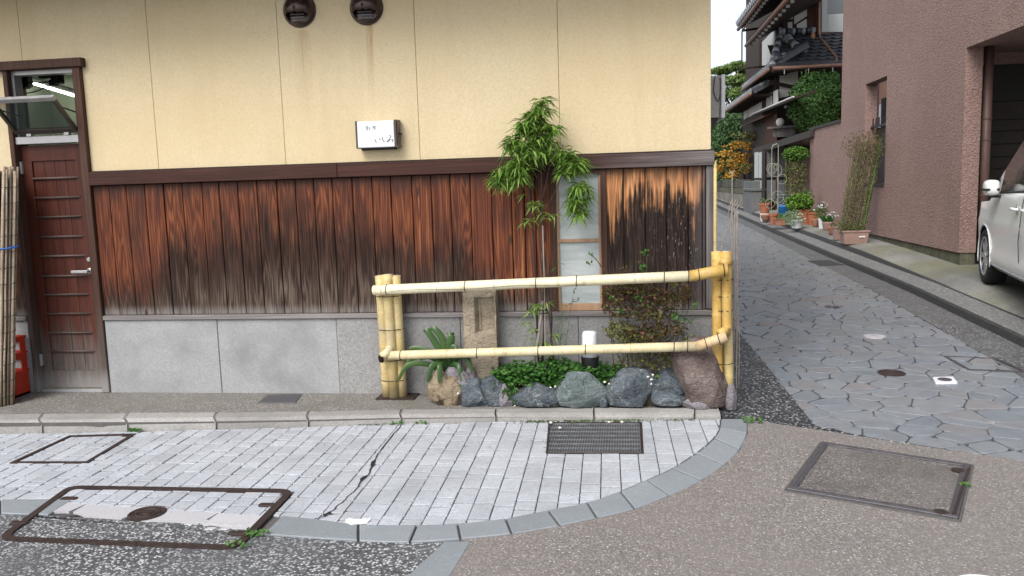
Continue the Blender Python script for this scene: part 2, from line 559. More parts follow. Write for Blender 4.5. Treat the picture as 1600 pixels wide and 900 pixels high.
def m_granite(name, base, speck_lo, speck_hi, sc=150, big=.25, rough=.75, objvar=.1, bump=.25, spec=.3):
    t = NT(name, rough, spec)
    p = t.pos()
    a = t.noise(p, sc, 3, .75)
    v = t.vor(p, sc*.8, out='Color')
    vs_ = t.sep(v)[0]
    c = t.ramp(a, [(.36, speck_lo), (.47, base), (.56, base), (.66, speck_hi)])
    c = t.mix(.35, c, t.ramp(vs_, [(0, speck_lo), (.4, base), (1, speck_hi)]))
    b = t.noise(p, 3.0, 5, .62)
    lo = tuple(k*(1-big) for k in base)
    c = t.mix(t.rng(b, .42, .72, 0, .75), c, lo)
    if objvar:
        r = t.rnd()
        k = t.rng(r, 0, 1, 1-objvar, 1+objvar*.6)
        c = t.mix(1.0, c, t.comb(k, k, k), 'MULTIPLY')
    t.color(c)
    t.rough(t.rng(b, .3, .7, rough-.12, min(1, rough+.08)))
    t.bump(a, bump, .003)
    return t.m

def m_pebbles(name, stops, sc, joint, rough=.6, spec=.35, big=None, bump=.5, grime=None):
    t = NT(name, rough, spec)
    p = t.pos()
    wv = t.vadd(p, t.scl(t.n('ShaderNodeTexNoise').outputs['Color'], .004))
    ds = t.vor(wv, sc, out='Distance')
    cl = t.sep(t.vor(wv, sc, out='Color'))
    c = t.ramp(cl[0], stops)
    c = t.mix(t.rng(ds, .30, .60, 0, .9), c, joint)
    b = t.noise(p, 1.6, 5, .6)
    f2 = t.noise(p, 24, 3, .6)
    c = t.mix(t.rng(f2, .3, .7, 0, .3), c, joint)
    if big:
        c = t.mix(t.rng(b, .40, .70, 0, .6), c, big)
    if grime:
        c = t.mix(t.rng(t.noise(p, 2.3, 5, .65), .46, .68, 0, .7), c, grime)
    t.color(c)
    t.rough(t.rng(t.math('ADD', b, t.math('MULTIPLY', cl[1], .2)), .35, .8, rough-.18, min(1, rough+.12)))
    h = t.math('SUBTRACT', 1.0, ds)
    t.bump(h, bump, .006)
    return t.m

def m_rock(name, dark, mid, light, vein=None, rough=.62):
    t = NT(name, rough, .35)
    p = t.pos(); r = t.math('MULTIPLY', t.rnd(), 20.0)
    q = t.vadd(p, t.comb(r, r, 0.0))
    a = t.noise(q, 7, 7, .65); b = t.noise(q, 60, 4, .7)
    c = t.ramp(t.math('ADD', t.math('MULTIPLY', a, .7), t.math('MULTIPLY', b, .3)), [(.32, dark), (.5, mid), (.68, light)])
    if vein:
        vv = t.math('ABSOLUTE', t.math('SUBTRACT', t.noise(q, 5.0, 4, .6, .8), .5))
        c = t.mix(t.rng(vv, .0, .012, .7, 0), c, vein)
    c = t.mix(t.rng(t.noise(q, 26, 3, .7), .62, .72, 0, .4), c, (.30, .29, .27))
    t.color(c)
    cr_ = t.vor(t.vadd(t.scl(q, (1, 1, 1.8)), t.scl(t.n('ShaderNodeTexNoise').outputs['Color'], .08)), 13, 'DISTANCE_TO_EDGE')
    t.bump(t.math('ADD', t.math('ADD', t.noise(q, 18, 6, .7), t.math('MULTIPLY', b, .4)), t.rng(cr_, 0, .10, -.35, 0)), .7, .016)
    return t.m

def m_leaf(name, stops, rough=.5, trans=.25, sc=2.0):
    t = NT(name, rough, .3)
    i = t.island(); p = t.pos()
    k = t.math('ADD', t.math('MULTIPLY', i, .65), t.math('MULTIPLY', t.noise(p, sc, 3, .6), .35))
    c = t.ramp(k, stops)
    t.color(c)
    if trans:
        tr = t.n('ShaderNodeBsdfTranslucent'); t.put(tr.inputs[0], c)
        mx = t.n('ShaderNodeMixShader'); mx.inputs[0].default_value = trans
        t.t.links.new(t.b.outputs[0], mx.inputs[1]); t.t.links.new(tr.outputs[0], mx.inputs[2])
        t.t.links.new(mx.outputs[0], t.out.inputs[0])
    return t.m

def m_bamboo(name, lo, mid, hi, rough=.38):
    t = NT(name, rough, .4)
    p = t.pos(); x, y, z = t.sep(p)
    r = t.math('MULTIPLY', t.rnd(), 17.0)
    a = t.noise(t.vadd(p, t.comb(r, r, r)), 5, 5, .6)
    b = t.noise(t.vadd(p, t.comb(r, r, r)), 55, 3, .6)
    c = t.ramp(t.math('ADD', t.math('MULTIPLY', a, .7), t.math('MULTIPLY', b, .3)), [(.3, lo), (.5, mid), (.7, hi)])
    c = t.mix(t.rng(t.noise(p, 14, 4, .7), .56, .72, 0, .55), c, tuple(.45*k*w for k, w in zip(mid, (1, .95, .9))))
    c = t.mix(t.rng(t.noise(p, 3.2, 5, .65), .50, .68, 0, .5), c, tuple(.62*sum(mid)/3*k+.25*m_ for k, m_ in zip((1, .97, .88), mid)))
    c = t.mix(t.rng(t.noise(p, 120, 2, .6), .62, .70, 0, .5), c, (.12, .09, .05))
    t.rough(t.rng(a, .3, .7, .38, .62)); t.bump(b, .15, .002)
    t.color(c)
    return t.m

def m_glass(name, tint=(.55, .62, .60), rough=.06, trans=.0, alpha=1.0, spec=.6):
    t = NT(name, rough, spec)
    t.color(tint)
    if trans:
        t.b.inputs['Transmission Weight'].default_value = trans
        t.b.inputs['IOR'].default_value = 1.1
    if alpha < 1: t.b.inputs['Alpha'].default_value = alpha
    return t.m

MAT = {}
MAT['stucco'] = m_stucco()
MAT['plank'] = m_plank()
MAT['beam'] = m_wood('dark_beam_wood', (.018, .007, .005), (.040, .014, .010), (.085, .032, .020), 'x', rightgrey=(-.5, .75))
MAT['frame_wood'] = m_wood('door_frame_wood', (.022, .010, .007), (.055, .026, .017), (.11, .06, .042), 'z', bottomgrey=(.0, .8))
MAT['door_wood'] = m_wood('door_wood', (.022, .006, .004), (.060, .015, .009), (.115, .034, .018), 'z', bottomgrey=(.20, .72), rough=.5)
MAT['dark_wood'] = m_wood('dark_old_wood', (.012, .008, .006), (.028, .018, .014), (.06, .04, .03), 'z')
MAT['grey_wood'] = m_wood('grey_weathered_wood', (.09, .08, .078), (.19, .175, .17), (.33, .31, .30), 'x')
MAT['grey_post'] = m_wood('grey_post_wood', (.045, .04, .04), (.11, .10, .10), (.21, .195, .19), 'z')
MAT['window_wood'] = m_wood('window_frame_wood', (.22, .125, .075), (.34, .21, .13), (.45, .31, .21), 'z')
MAT['rod'] = m_wood('batten_wood', (.035, .02, .017), (.085, .058, .05), (.17, .13, .115), 'x')
MAT['foundation'] = m_granite('foundation_granite', (.30, .305, .31), (.22, .225, .23), (.38, .385, .39), 130, .36, .8, .06)
MAT['foundation_dark'] = m_granite('foundation_dark_granite', (.25, .247, .243), (.14, .14, .14), (.37, .367, .363), 95, .25, .85, .05)
MAT['paver'] = m_granite('white_paver', (.405, .425, .46), (.24, .255, .28), (.53, .55, .585), 120, .30, .66, .10)
MAT['paver_pale'] = m_granite('pale_band_paver', (.43, .425, .445), (.35, .345, .36), (.50, .495, .515), 190, .10, .6, .05)
MAT['border'] = m_granite('grey_border_stone', (.235, .26, .28), (.17, .19, .20), (.30, .325, .345), 150, .18, .55, .10)
MAT['kerb'] = m_granite('kerb_concrete', (.30, .29, .275), (.19, .18, .17), (.40, .39, .375), 120, .38, .8, .10)
MAT['joint'] = plain('dark_joint', (.105, .10, .098), .9, .15, scale=20)
MAT['sidewalk'] = m_pebbles('washed_sidewalk', [(0, (.12, .11, .10)), (.3, (.215, .205, .19)), (.7, (.31, .295, .275)), (1, (.46, .445, .42))], 75, (.14, .13, .118), .8, .2, (.19, .18, .16), .5, (.14, .13, .11))
MAT['aggregate'] = m_pebbles('washed_aggregate', [(0, (.095, .088, .085)), (.3, (.20, .18, .165)), (.62, (.28, .255, .235)), (.88, (.36, .34, .325)), (.965, (.50, .48, .46)), (1, (.62, .60, .58))], 100, (.16, .145, .135), .62, .35, (.19, .172, .16), .5)
MAT['aggregate_dark'] = m_pebbles('stained_aggregate', [(0, (.08, .073, .068)), (.4, (.18, .165, .152)), (.8, (.29, .27, .25)), (1, (.50, .48, .46))], 100, (.10, .09, .085), .6, .35, (.17, .155, .145), .5, (.075, .068, .062))
MAT['asphalt'] = m_pebbles('speckled_asphalt', [(0, (.06, .064, .07)), (.48, (.12, .127, .135)), (.54, (.36, .37, .38)), (.72, (.62, .63, .64)), (1, (.74, .75, .76))], 76, (.05, .053, .057), .55, .4, (.13, .135, .14), .5, (.09, .093, .098))
MAT['strip'] = m_pebbles('dark_pebble_strip', [(0, (.02, .021, .023)), (.55, (.055, .058, .062)), (.72, (.20, .205, .21)), (.9, (.42, .43, .43)), (1, (.55, .55, .55))], 60, (.022, .023, .025), .5, .4, None, .6)
MAT['gutter'] = m_pebbles('grey_pebble_gutter', [(0, (.07, .072, .075)), (.5, (.16, .165, .17)), (.8, (.28, .285, .29)), (1, (.45, .45, .45))], 52, (.07, .07, .072), .55, .4, (.12, .12, .12), .5)
MAT['kerb_top'] = m_pebbles('pale_pebble_top', [(0, (.11, .11, .11)), (.5, (.22, .22, .215)), (.8, (.33, .33, .325)), (1, (.48, .48, .475))], 52, (.13, .13, .128), .65, .35, (.17, .17, .165), .5)
MAT['lane_kerb'] = plain('dark_lane_kerb', (.045, .045, .046), .8, .3, var=.3, scale=25, bump=.4)
MAT['walk'] = None
def m_walk():
    t = NT('mossy_concrete', .8, .25)
    p = t.pos()
    a = t.noise(p, 1.1, 6, .62); b = t.noise(p, 40, 4, .65); m = t.noise(t.vadd(p, t.comb(7.0, 3.0, 0.0)), .8, 5, .6)
    c = t.ramp(t.math('ADD', t.math('MULTIPLY', a, .65), t.math('MULTIPLY', b, .35)), [(.33, (.095, .098, .092)), (.5, (.185, .185, .172)), (.66, (.28, .275, .255))])
    c = t.mix(t.rng(m, .44, .66, 0, .65), c, (.165, .165, .075))
    w = t.math('ABSOLUTE', t.math('SUBTRACT', t.noise(p, 1.4, 5, .7, .5), .5))
    c = t.mix(t.rng(w, 0, .006, .6, 0), c, (.05, .045, .04))
    t.color(c); t.rough(t.rng(a, .3, .7, .62, .9)); t.bump(b, .35, .004)
    return t.m
MAT['walk'] = m_walk()
def m_flag():
    t = NT('flagstone', .42, .45)
    p = t.pos(); r = t.rnd()
    c = t.ramp(r, [(0, (.160, .182, .208)), (.3, (.193, .214, .240)), (.55, (.205, .224, .243)), (.72, (.188, .208, .230)), (.92, (.19, .20, .212)), (1, (.212, .20, .205))])
    a = t.noise(t.vadd(p, t.comb(t.math('MULTIPLY', r, 9.0), 0.0, 0.0)), 9, 6, .65); b = t.noise(p, 90, 3, .7)
    k = t.rng(t.math('ADD', t.math('MULTIPLY', a, .6), t.math('MULTIPLY', b, .4)), .3, .7, .70, 1.22)
    c = t.mix(1.0, c, t.comb(k, k, k), 'MULTIPLY')
    c = t.mix(t.rng(t.noise(p, .9, 4, .6), .45, .7, 0, .35), c, (.20, .205, .21))
    t.color(c)
    t.rough(t.rng(t.noise(p, 1.3, 5, .6), .3, .7, .24, .48))
    t.bump(t.math('ADD', a, t.math('MULTIPLY', b, .3)), .35, .006)
    return t.m
MAT['flag'] = m_flag()
def m_mortar():
    t = NT('lane_mortar', .8, .25)
    p = t.pos(); y = t.sep(p)[1]
    a = t.noise(p, 2.2, 5, .65)
    c = t.mix(t.rng(y, 5.6, 7.2, 1, 0), (.045, .047, .05), t.ramp(a, [(.42, (.05, .052, .055)), (.54, (.11, .11, .11)), (.64, (.34, .34, .32))]))
    t.color(c); t.bump(t.noise(p, 120, 3), .4, .004)
    return t.m
MAT['mortar'] = m_mortar()
MAT['earth'] = plain('dark_soil', (.045, .035, .026), .95, .1, var=.3, scale=30, bump=.6)
MAT['ground'] = plain('distant_ground', (.14, .13, .12), .9, .2, var=.2, scale=1.0)
MAT['iron'] = plain('rusty_iron', (.045, .030, .027), .55, .4, .35, .3, 30, bump=.3)
MAT['iron_grey'] = plain('grey_iron', (.10, .095, .105), .45, .45, .5, .2, 26, bump=.2)
MAT['steel'] = plain('worn_steel', (.30, .31, .33), .38, .5, .8, .12, 30)
MAT['alu'] = plain('aluminium', (.36, .355, .36), .42, .5, .6, .08, 20)
MAT['alu_dark'] = plain('bronze_aluminium', (.075, .062, .055), .42, .45, .5, .1, 20)
MAT['black'] = plain('black_plastic', (.012, .012, .013), .5, .4, var=.1)
MAT['vent'] = plain('brown_metal', (.042, .024, .020), .28, .55, .35, .25, 14)
MAT['white_plastic'] = plain('white_plastic', (.64, .66, .70), .4, .4, var=.03)
MAT['sign_side'] = plain('sign_brown_frame', (.085, .062, .055), .5, .4, .3, .12)
MAT['ink'] = plain('grey_ink', (.085, .10, .105), .7, .2, var=.05)
MAT['bamboo_rail'] = m_bamboo('pale_bamboo', (.52, .46, .29), (.68, .62, .43), (.75, .71, .54))
MAT['bamboo_low'] = m_bamboo('cream_bamboo', (.48, .40, .23), (.62, .53, .32), (.70, .63, .43))
MAT['bamboo_post'] = m_bamboo('yellow_bamboo', (.38, .28, .11), (.53, .41, .18), (.62, .51, .27))
MAT['bamboo_gold'] = m_bamboo('golden_bamboo', (.34, .20, .05), (.50, .32, .085), (.60, .42, .14))
MAT['bamboo_tan'] = m_bamboo('tan_bamboo', (.42, .28, .14), (.56, .40, .22), (.64, .49, .30))
MAT['node'] = plain('bamboo_node', (.36, .28, .13), .5, .3, var=.2)
MAT['wire'] = plain('dark_wire', (.03, .024, .02), .6, .4, .3)
MAT['pulp'] = plain('cut_bamboo_end', (.60, .53, .36), .8, .2)
MAT['dark_hole'] = plain('dark_hollow', (.02, .013, .009), .9, .1)
MAT['reed'] = m_bamboo('old_reed', (.16, .12, .085), (.30, .235, .17), (.46, .37, .27), .7)
MAT['red'] = plain('red_crate_plastic', (.42, .035, .016), .45, .4, var=.12, scale=12)
MAT['blue_cord'] = plain('blue_cord', (.04, .13, .42), .7, .2)
MAT['paper'] = plain('white_paper', (.68, .68, .68), .8, .2, var=.06)
MAT['paint_white'] = plain('white_road_paint', (.70, .70, .69), .7, .25, var=.10, scale=40)
MAT['frost'] = None
def m_frost():
    t = NT('frosted_pane', .35, .5)
    p = t.pos(); x, y, z = t.sep(p)
    f = t.noise(t.comb(t.math('MULTIPLY', x, 1.2), 0.0, t.math('MULTIPLY', z, 9)), 2.0, 4, .6)
    g = t.noise(p, 3.5, 4, .6)
    c = t.ramp(t.math('ADD', t.math('MULTIPLY', f, .5), t.math('MULTIPLY', g, .5)), [(.35, (.24, .28, .285)), (.5, (.34, .38, .38)), (.65, (.44, .475, .47))])
    t.color(c); t.bump(f, .3, .02)
    return t.m
MAT['frost'] = m_frost()
MAT['post_stone'] = m_rock('sandstone', (.16, .125, .085), (.27, .225, .165), (.36, .31, .24), rough=.9)
MAT['rock_blue'] = m_rock('blue_grey_rock', (.026, .031, .038), (.066, .082, .095), (.135, .158, .172), vein=(.26, .28, .28))
MAT['rock_green'] = m_rock('green_grey_rock', (.042, .055, .055), (.095, .122, .122), (.165, .195, .192), vein=(.26, .29, .28))
MAT['rock_brown'] = m_rock('brown_rock', (.085, .062, .038), (.20, .155, .10), (.31, .255, .18))
MAT['rock_red'] = m_rock('reddish_rock', (.045, .030, .027), (.105, .078, .070), (.20, .165, .15), rough=.8)
MAT['rock_purple'] = m_rock('purple_grey_rock', (.10, .09, .10), (.19, .175, .19), (.28, .265, .275))
MAT['pebble'] = plain('white_pebble', (.55, .52, .46), .6, .3, var=.15, scale=30)
G1 = [(0, (.010, .036, .006)), (.4, (.028, .085, .014)), (.7, (.055, .135, .022)), (1, (.14, .22, .05))]
MAT['leaf_bamboo'] = m_leaf('bamboo_leaf', [(0, (.035, .095, .016)), (.25, (.10, .20, .03)), (.6, (.18, .31, .055)), (.86, (.29, .40, .10)), (1, (.44, .41, .19))], .42, .3, 9)
MAT['leaf_ground'] = m_leaf('ground_leaf', [(0, (.016, .06, .010)), (.5, (.04, .13, .020)), (.85, (.085, .19, .035)), (1, (.15, .24, .06))], .5, .25, 7)
MAT['leaf_clivia'] = m_leaf('strap_leaf', [(0, (.010, .034, .012)), (.5, (.024, .064, .017)), (.78, (.085, .14, .03)), (1, (.22, .26, .07))], .3, .1, 6)
MAT['leaf_red'] = m_leaf('autumn_shrub_leaf', [(0, (.020, .026, .008)), (.35, (.06, .062, .018)), (.55, (.12, .105, .028)), (.68, (.13, .045, .026)), (.88, (.085, .034, .024)), (1, (.17, .075, .045))], .5, .2, 8)
MAT['leaf_green'] = m_leaf('green_leaf', [(0, (.022, .07, .012)), (.5, (.055, .15, .028)), (1, (.11, .22, .05))], .5, .25, 8)
MAT['leaf_lime'] = m_leaf('lime_leaf', [(0, (.05, .12, .012)), (.5, (.13, .25, .025)), (1, (.25, .36, .05))], .5, .3, 4)
MAT['leaf_bush'] = m_leaf('bush_leaf', [(0, (.022, .065, .016)), (.4, (.06, .145, .03)), (.75, (.115, .225, .055)), (1, (.22, .33, .12))], .38, .15, 1.2)
MAT['leaf_tree'] = m_leaf('tree_leaf', [(0, (.022, .055, .022)), (.45, (.055, .12, .04)), (.8, (.10, .18, .06)), (1, (.17, .25, .09))], .5, .2, .6)
MAT['leaf_pine'] = m_leaf('pine_needle', [(0, (.07, .12, .03)), (.5, (.15, .23, .06)), (1, (.25, .33, .11))], .6, .25, .8)
MAT['leaf_maple'] = m_leaf('maple_leaf', [(0, (.14, .14, .02)), (.35, (.36, .20, .03)), (.75, (.50, .27, .04)), (1, (.56, .40, .09))], .5, .3, 1.5)
MAT['leaf_olive'] = m_leaf('olive_leaf', [(0, (.07, .065, .022)), (.5, (.13, .13, .04)), (1, (.20, .22, .07))], .6, .2, 3)
MAT['leaf_twig'] = m_leaf('dry_seed_twig', [(0, (.085, .055, .03)), (.5, (.14, .115, .045)), (.8, (.17, .18, .07)), (1, (.16, .07, .05))], .7, .1, 3)
MAT['petal'] = m_leaf('white_petal', [(0, (.62, .64, .66)), (1, (.78, .78, .80))], .6, .1)
MAT['stem'] = plain('brown_stem', (.085, .062, .045), .7, .3, var=.3, scale=30)
MAT['stem_dark'] = plain('purple_black_stem', (.045, .024, .022), .5, .4, var=.3, scale=40)
MAT['stem_green'] = plain('green_stem', (.07, .10, .03), .6, .3, var=.25, scale=30)
MAT['cane'] = plain('withered_cane', (.24, .21, .185), .8, .2, var=.2, scale=30)
MAT['trunk'] = plain('tree_bark', (.06, .045, .035), .9, .15, var=.3, scale=14, bump=.6)

# ================================================================ the ground and the street
ys = [-40, -10, 2, 4.2] + [4.8+i*1.2 for i in range(28)] + [45, 60, 90, 160, 300]
mb = MB(); vs = []
for y in ys:
    zz = (zl(y) if y > 5.6 else -.028)-.13
    for x in (-250, -60, -15, 0, 15, 60, 250): vs.append((x, y, zz))
fs = []
for j in range(len(ys)-1):
    for i in range(6): fs.append((j*7+i, j*7+i+1, (j+1)*7+i+1, (j+1)*7+i))
tag(mb.add(vs, fs).build('ground', MAT['ground']), 'bare ground running out under the street to the horizon', 'ground', kind='structure')

# outline of the curved stone border: outer and inner edge, from left to right
bo = [T(*q) for q in [(-420, 790), (0, 803), (75, 806), (410, 836), (560, 846), (640, 848), (720, 843), (800, 835), (875, 822), (933, 810), (992, 796), (1046, 775), (1096, 751), (1132, 727), (1156, 703), (1168, 678), (1168, 655)]]
bi = [T(*q) for q in [(-420, 768), (0, 780), (115, 781), (440, 806), (560, 819), (652, 820), (715, 818), (790, 810), (856, 797), (917, 785), (969, 768), (1010, 750), (1050, 732), (1088, 708), (1115, 685), (1124, 670), (1126, 655)]]
for _pl in (bo, bi): _pl[0] = _pl[1]+(_pl[1]-_pl[2])*6
def dens(pl, k=4):
    """smooth curve through the points (in plan)"""
    out = []
    for i in range(len(pl)-1):
        p0 = pl[max(i-1, 0)]; p1 = pl[i]; p2 = pl[i+1]; p3 = pl[min(i+2, len(pl)-1)]
        for j in range(k):
            t = j/k
            a = .5*((2*p1)+(p2-p0)*t+(2*p0-5*p1+4*p2-p3)*t*t+(3*p1-p0-3*p2+p3)*t**3)
            out.append(a)
    out.append(pl[-1]); return out

zst = lambda off: (lambda x, y: zs(x)+off)
laneF = [L(1172, 655), L(1280, 672), L(1440, 697), L(1600, 720)]
lf_dir = (laneF[3]-laneF[1]).normalized()
laneF2 = laneF[3]+lf_dir*1.45
# road on the right (washed aggregate), with a hole left for the utility cover
cov = [T(*q) for q in [(1284, 692), (1518, 728), (1497, 812), (1229, 766)]]
band_l = [T(696, 846), T(632, 905)]; band_r = [T(737, 845), T(700, 905)]
bl_d = (band_l[1]-band_l[0]).normalized(); br_d = (band_r[1]-band_r[0]).normalized()
pts = [xy(band_r[0]+br_d*7), xy(band_r[0])] + [xy(q) for q in bo[6:]] + [xy(laneF[0]), xy(laneF[1]), xy(laneF[2]), xy(laneF[3]), xy(laneF2), (13, 2.0), (13, -5)]
mb = MB(); mb.prism(cleanp(pts), zst(0.0), zst(-.08))
road = tag(mb.build('road', MAT['aggregate']), 'brown washed aggregate road surface in the right foreground', 'road', kind='structure')
pts = [xy(q) for q in bo[:6]] + [xy(band_l[0]), xy(band_l[0]+bl_d*7), (-12, -5), (-12, 4.6)]
mb = MB(); mb.prism(cleanp(pts), zst(-.002), zst(-.08))
asph = tag(mb.build('asphalt', MAT['asphalt']), 'dark asphalt speckled with white chips in the left foreground', 'road', kind='structure')
# granite band between the two surfaces: three slabs
bandt = tag(MB().prism([xy(band_l[0]), xy(band_r[0]), xy(band_r[0]+br_d*7), xy(band_l[0]+bl_d*7)], zst(-.012), zst(-.08)).build('stone_band', MAT['joint']), 'pale grey stone band dividing asphalt and aggregate road', 'stone band', kind='structure')
for i in range(5):
    a0, a1 = .012+i*.9, .012+i*.9+.888
    mb = MB().prism([xy(band_l[0]+bl_d*a0), xy(band_r[0]+br_d*a0), xy(band_r[0]+br_d*a1), xy(band_l[0]+bl_d*a1)], zst(.004), zst(-.02), .004)
    mb.build('band_stone', MAT['border'], bandt)

# --- paved forecourt
kerb_front = [T(*q) for q in [(-420, 683), (0, 678), (160, 675), (338, 671), (482, 667), (627, 662), (775, 659), (928, 657), (1085, 655), (1126, 655)]]
kerb_front[0] = kerb_front[1]+(kerb_front[1]-kerb_front[2])*2.4
BEDXY = [xy(q) for q in kerb_front] + [xy(q) for q in dens(bi)][::-1]
bed_poly = [xy(q) for q in kerb_front] + [xy(q) for q in dens(bo)][::-1]
bed = tag(MB().prism(cleanp(bed_poly), zst(-.012), zst(-.08)).build('forecourt', MAT['joint']), 'paved forecourt of white granite setts below the kerb', 'pavement', kind='structure')
# border stones
bo_d, bi_d = dens(bo, 6), dens(bi, 6)
def sub(pl, a, b, k=6):
    i0, i1 = int(round(a*k)), int(round(b*k))
    return pl[i0:i1+1]
for i in range(len(bo)-1):
    if i == 2: continue                       # the utility cover interrupts the border here
    o_, i_ = sub(bo_d, i, i+1), sub(bi_d, i, i+1)
    poly = ccw(cleanp([xy(q) for q in o_] + [xy(q) for q in i_[::-1]]))
    poly = inset_poly(poly, .006)
    MB().prism(poly, zst(.004+random.uniform(-.002, .002)), zst(-.05), .005).build('border_stone', MAT['border'], bed)

# setts
inner = [xy(q) for q in kerb_front] + [xy(q) for q in dens(bi, 3)][::-1]
drain = [xy(T(*q)) for q in [(857, 660), (1003, 660), (1006, 709), (853, 709)]]
covA = [T(*q) for q in [(108, 760), (462, 766), (372, 860), (-8, 845)]]
covA_xy = [xy(q) for q in covA]
covB = [xy(T(*q)) for q in [(108, 681), (213, 678), (137, 724), (15, 724)]]
def zrow(x): return x
setts = []
u = -6.4
rg = random.Random(5)
cw = .1115
xl = -6.3
while xl < 1.0:
    yv = 3.4+rg.uniform(0, .18)
    while yv < 6.1:
        ln = rg.choice((.115, .115, .185, .205, .215))
        j = .0030
        jy = .0095
        setts.append([(xl+j, yv+jy), (xl+cw-j, yv+jy), (xl+cw-j, yv+ln-jy), (xl+j, yv+ln-jy)])
        yv += ln
    xl += cw
def shear(p): return [(x-.022*(y-5), y) for x, y in p]
inset_in = inset_poly(ccw(cleanp(inner)), .004)
# split the (slightly concave) region into x slabs so that each clip is convex
pieces = []
def region_clip(poly):
    cx = sum(q[0] for q in poly)/len(poly)
    # lower bound polyline = inner edge of border, upper bound = kerb front
    out = poly
    for pl, keep in ((list(map(xy, dens(bi, 3))), True), (list(map(xy, kerb_front)), False)):
        segs = []
        if len(out) < 3: return []
        for a, b in zip(pl[:-1], pl[1:]):
            lo, hi = min(a[0], b[0]), max(a[0], b[0])
            if hi >= min(q[0] for q in out)-.0 and lo <= max(q[0] for q in out)+.0: segs.append((a, b))
        for a, b in segs:
            if len(out) < 3: return []
            d = math.hypot(b[0]-a[0], b[1]-a[1])
            if d < 1e-6: continue
            n_ = (-(b[1]-a[1])/d*.004, (b[0]-a[0])/d*.004)
            if not keep: n_ = (-n_[0], -n_[1])
            out = clip(out, (a[0]+n_[0], a[1]+n_[1]), (b[0]+n_[0], b[1]+n_[1]), keep)
    return out if len(out) >= 3 else []
right_end = [xy(q) for q in bi][-6:]
covA_clip = inset_poly(ccw(covA_xy), -.006)
for st in setts:
    p = region_clip(shear(st))
    if not p: continue
    if not inpoly(sum(q[0] for q in p)/len(p), sum(q[1] for q in p)/len(p), BEDXY): continue
    ps = [p]
    for hole in (drain, covA_clip, covB):
        nx = []
        for q in ps: nx += subtract(cleanp(q), hole)
        ps = nx
    for q in ps:
        q = cleanp(q)
        if len(q) > 2 and abs(area(q)) > 6e-4: pieces.append(ccw(q))
def shown(p):
    cx = sum(q[0] for q in p)/len(p); cy = sum(q[1] for q in p)/len(p)
    d = Vector((cx, cy, -.1))-CP
    px = 800+FPX*d.dot(RT)/d.dot(_f)
    if px < -40: return 0
    return abs(area(p))/d.length**3
pieces.sort(key=shown, reverse=True)
for p in pieces[:300]:
    h = random.uniform(-.0025, .0025)
    MB().prism(p, zst(h), zst(-.03), .0022).build('paver', MAT['paver'], bed)
mb = MB()
for p in pieces[300:]:
    mb.prism(p, zst(random.uniform(-.0025, .0025)), zst(-.03), .0022)
mb.build('pavers', MAT['paver'], bed, kind='stuff')

# --- tar-filled crack across the setts
cr = [(627, 645+18), (612, 682), (594, 705), (583, 722), (577, 738), (564, 751), (556, 764), (534, 785), (520, 797), (506, 806), (491, 811)]
mb = MB(); vs = []
cp = dens([T(x, y, .0045) for x, y in cr], 4)
for i, q in enumerate(cp):
    w = .003+.006*abs(noise.noise(Vector((i*.37, 2, 0))))+(.009 if i in (12, 13, 18, 19, 34, 35) else 0)
    o = random.uniform(-.006, .006)
    vs += [(q.x-w+o, q.y, q.z), (q.x+w+o, q.y, q.z)]
fs = [(2*i, 2*i+1, 2*i+3, 2*i+2) for i in range(len(cp)-1)]
mb.add(vs, fs).build('crack', MAT['black'], bed)

# --- kerb
kt_back = [(-420, 652), (0, 647), (160, 646), (338, 645), (482, 643), (627, 640), (775, 639), (928, 638), (1085, 638), (1122, 640)]
kb_ = [G(x, y, 0.0) for x, y in kt_back]
kb_[0] = kb_[1]+(kb_[1]-kb_[2])*2.4
kerb = tag(MB().prism(cleanp([(a.x, a.y+.005) for a in kerb_front]+[(b.x, b.y-.004) for b in kb_][::-1]), -.02, -.14).build('kerb', MAT['joint']), 'grey concrete kerb of long stones along the pavement edge', 'kerb', kind='structure')
jx = [-420, -250, -90, 67, 200, 338, 482, 627, 775, 928, 1085, 1124]
def kf(x):
    for i in range(len(kt_back)-1):
        if kt_back[i][0] <= x <= kt_back[i+1][0]:
            t = (x-kt_back[i][0])/(kt_back[i+1][0]-kt_back[i][0])
            return kerb_front[i].lerp(kerb_front[i+1], t), kb_[i].lerp(kb_[i+1], t)
    return kerb_front[-1], kb_[-1]
for a, b in zip(jx[:-1], jx[1:]):
    f0, b0 = kf(a+1.2); f1, b1 = kf(b-1.2)
    e = random.uniform(-.004, .004)
    mb = MB()
    prof = lambda f, k: [(f.x, f.y, f.z-.05), (f.x, f.y+.004, min(f.z+.6*(k.z-f.z), k.z-.014)+e), ((f.x*.55+k.x*.45), f.y*.72+k.y*.28, k.z-.003+e), (k.x, k.y, k.z+.002+e), (k.x, k.y, k.z-.12)]
    A = prof(f0, b0); B = prof(f1, b1)
    mb.add(A+B, [(i, i+5, (i+1) % 5+5, (i+1) % 5) for i in range(5)]+[(4, 3, 2, 1, 0), (5, 6, 7, 8, 9)])
    mb.build('kerb_stone', MAT['kerb'], kerb, bevel=.006)
# narrow footway between kerb and facade
fw = [(q.x, q.y) for q in kb_] + [(.66, 6.24), (-8, 6.24)]
tag(MB().prism(cleanp([(-9, kb_[0].y)]+fw), 0.0, -.12).build('sidewalk', MAT['sidewalk']), 'narrow washed gravel concrete footway between kerb and facade', 'pavement', kind='structure')
mb = MB()
q = [G(*k, .003) for k in [(418, 617), (472, 616), (462, 630), (402, 630)]]
tag(mb.hexa([(a.x, a.y, -.02) for a in (q[3], q[2], q[1], q[0])]+[(a.x, a.y, .006) for a in (q[3], q[2], q[1], q[0])]).build('meter_cover', MAT['iron_grey'], bevel=.003), 'small dark rectangular lid set in the footway', 'cover')

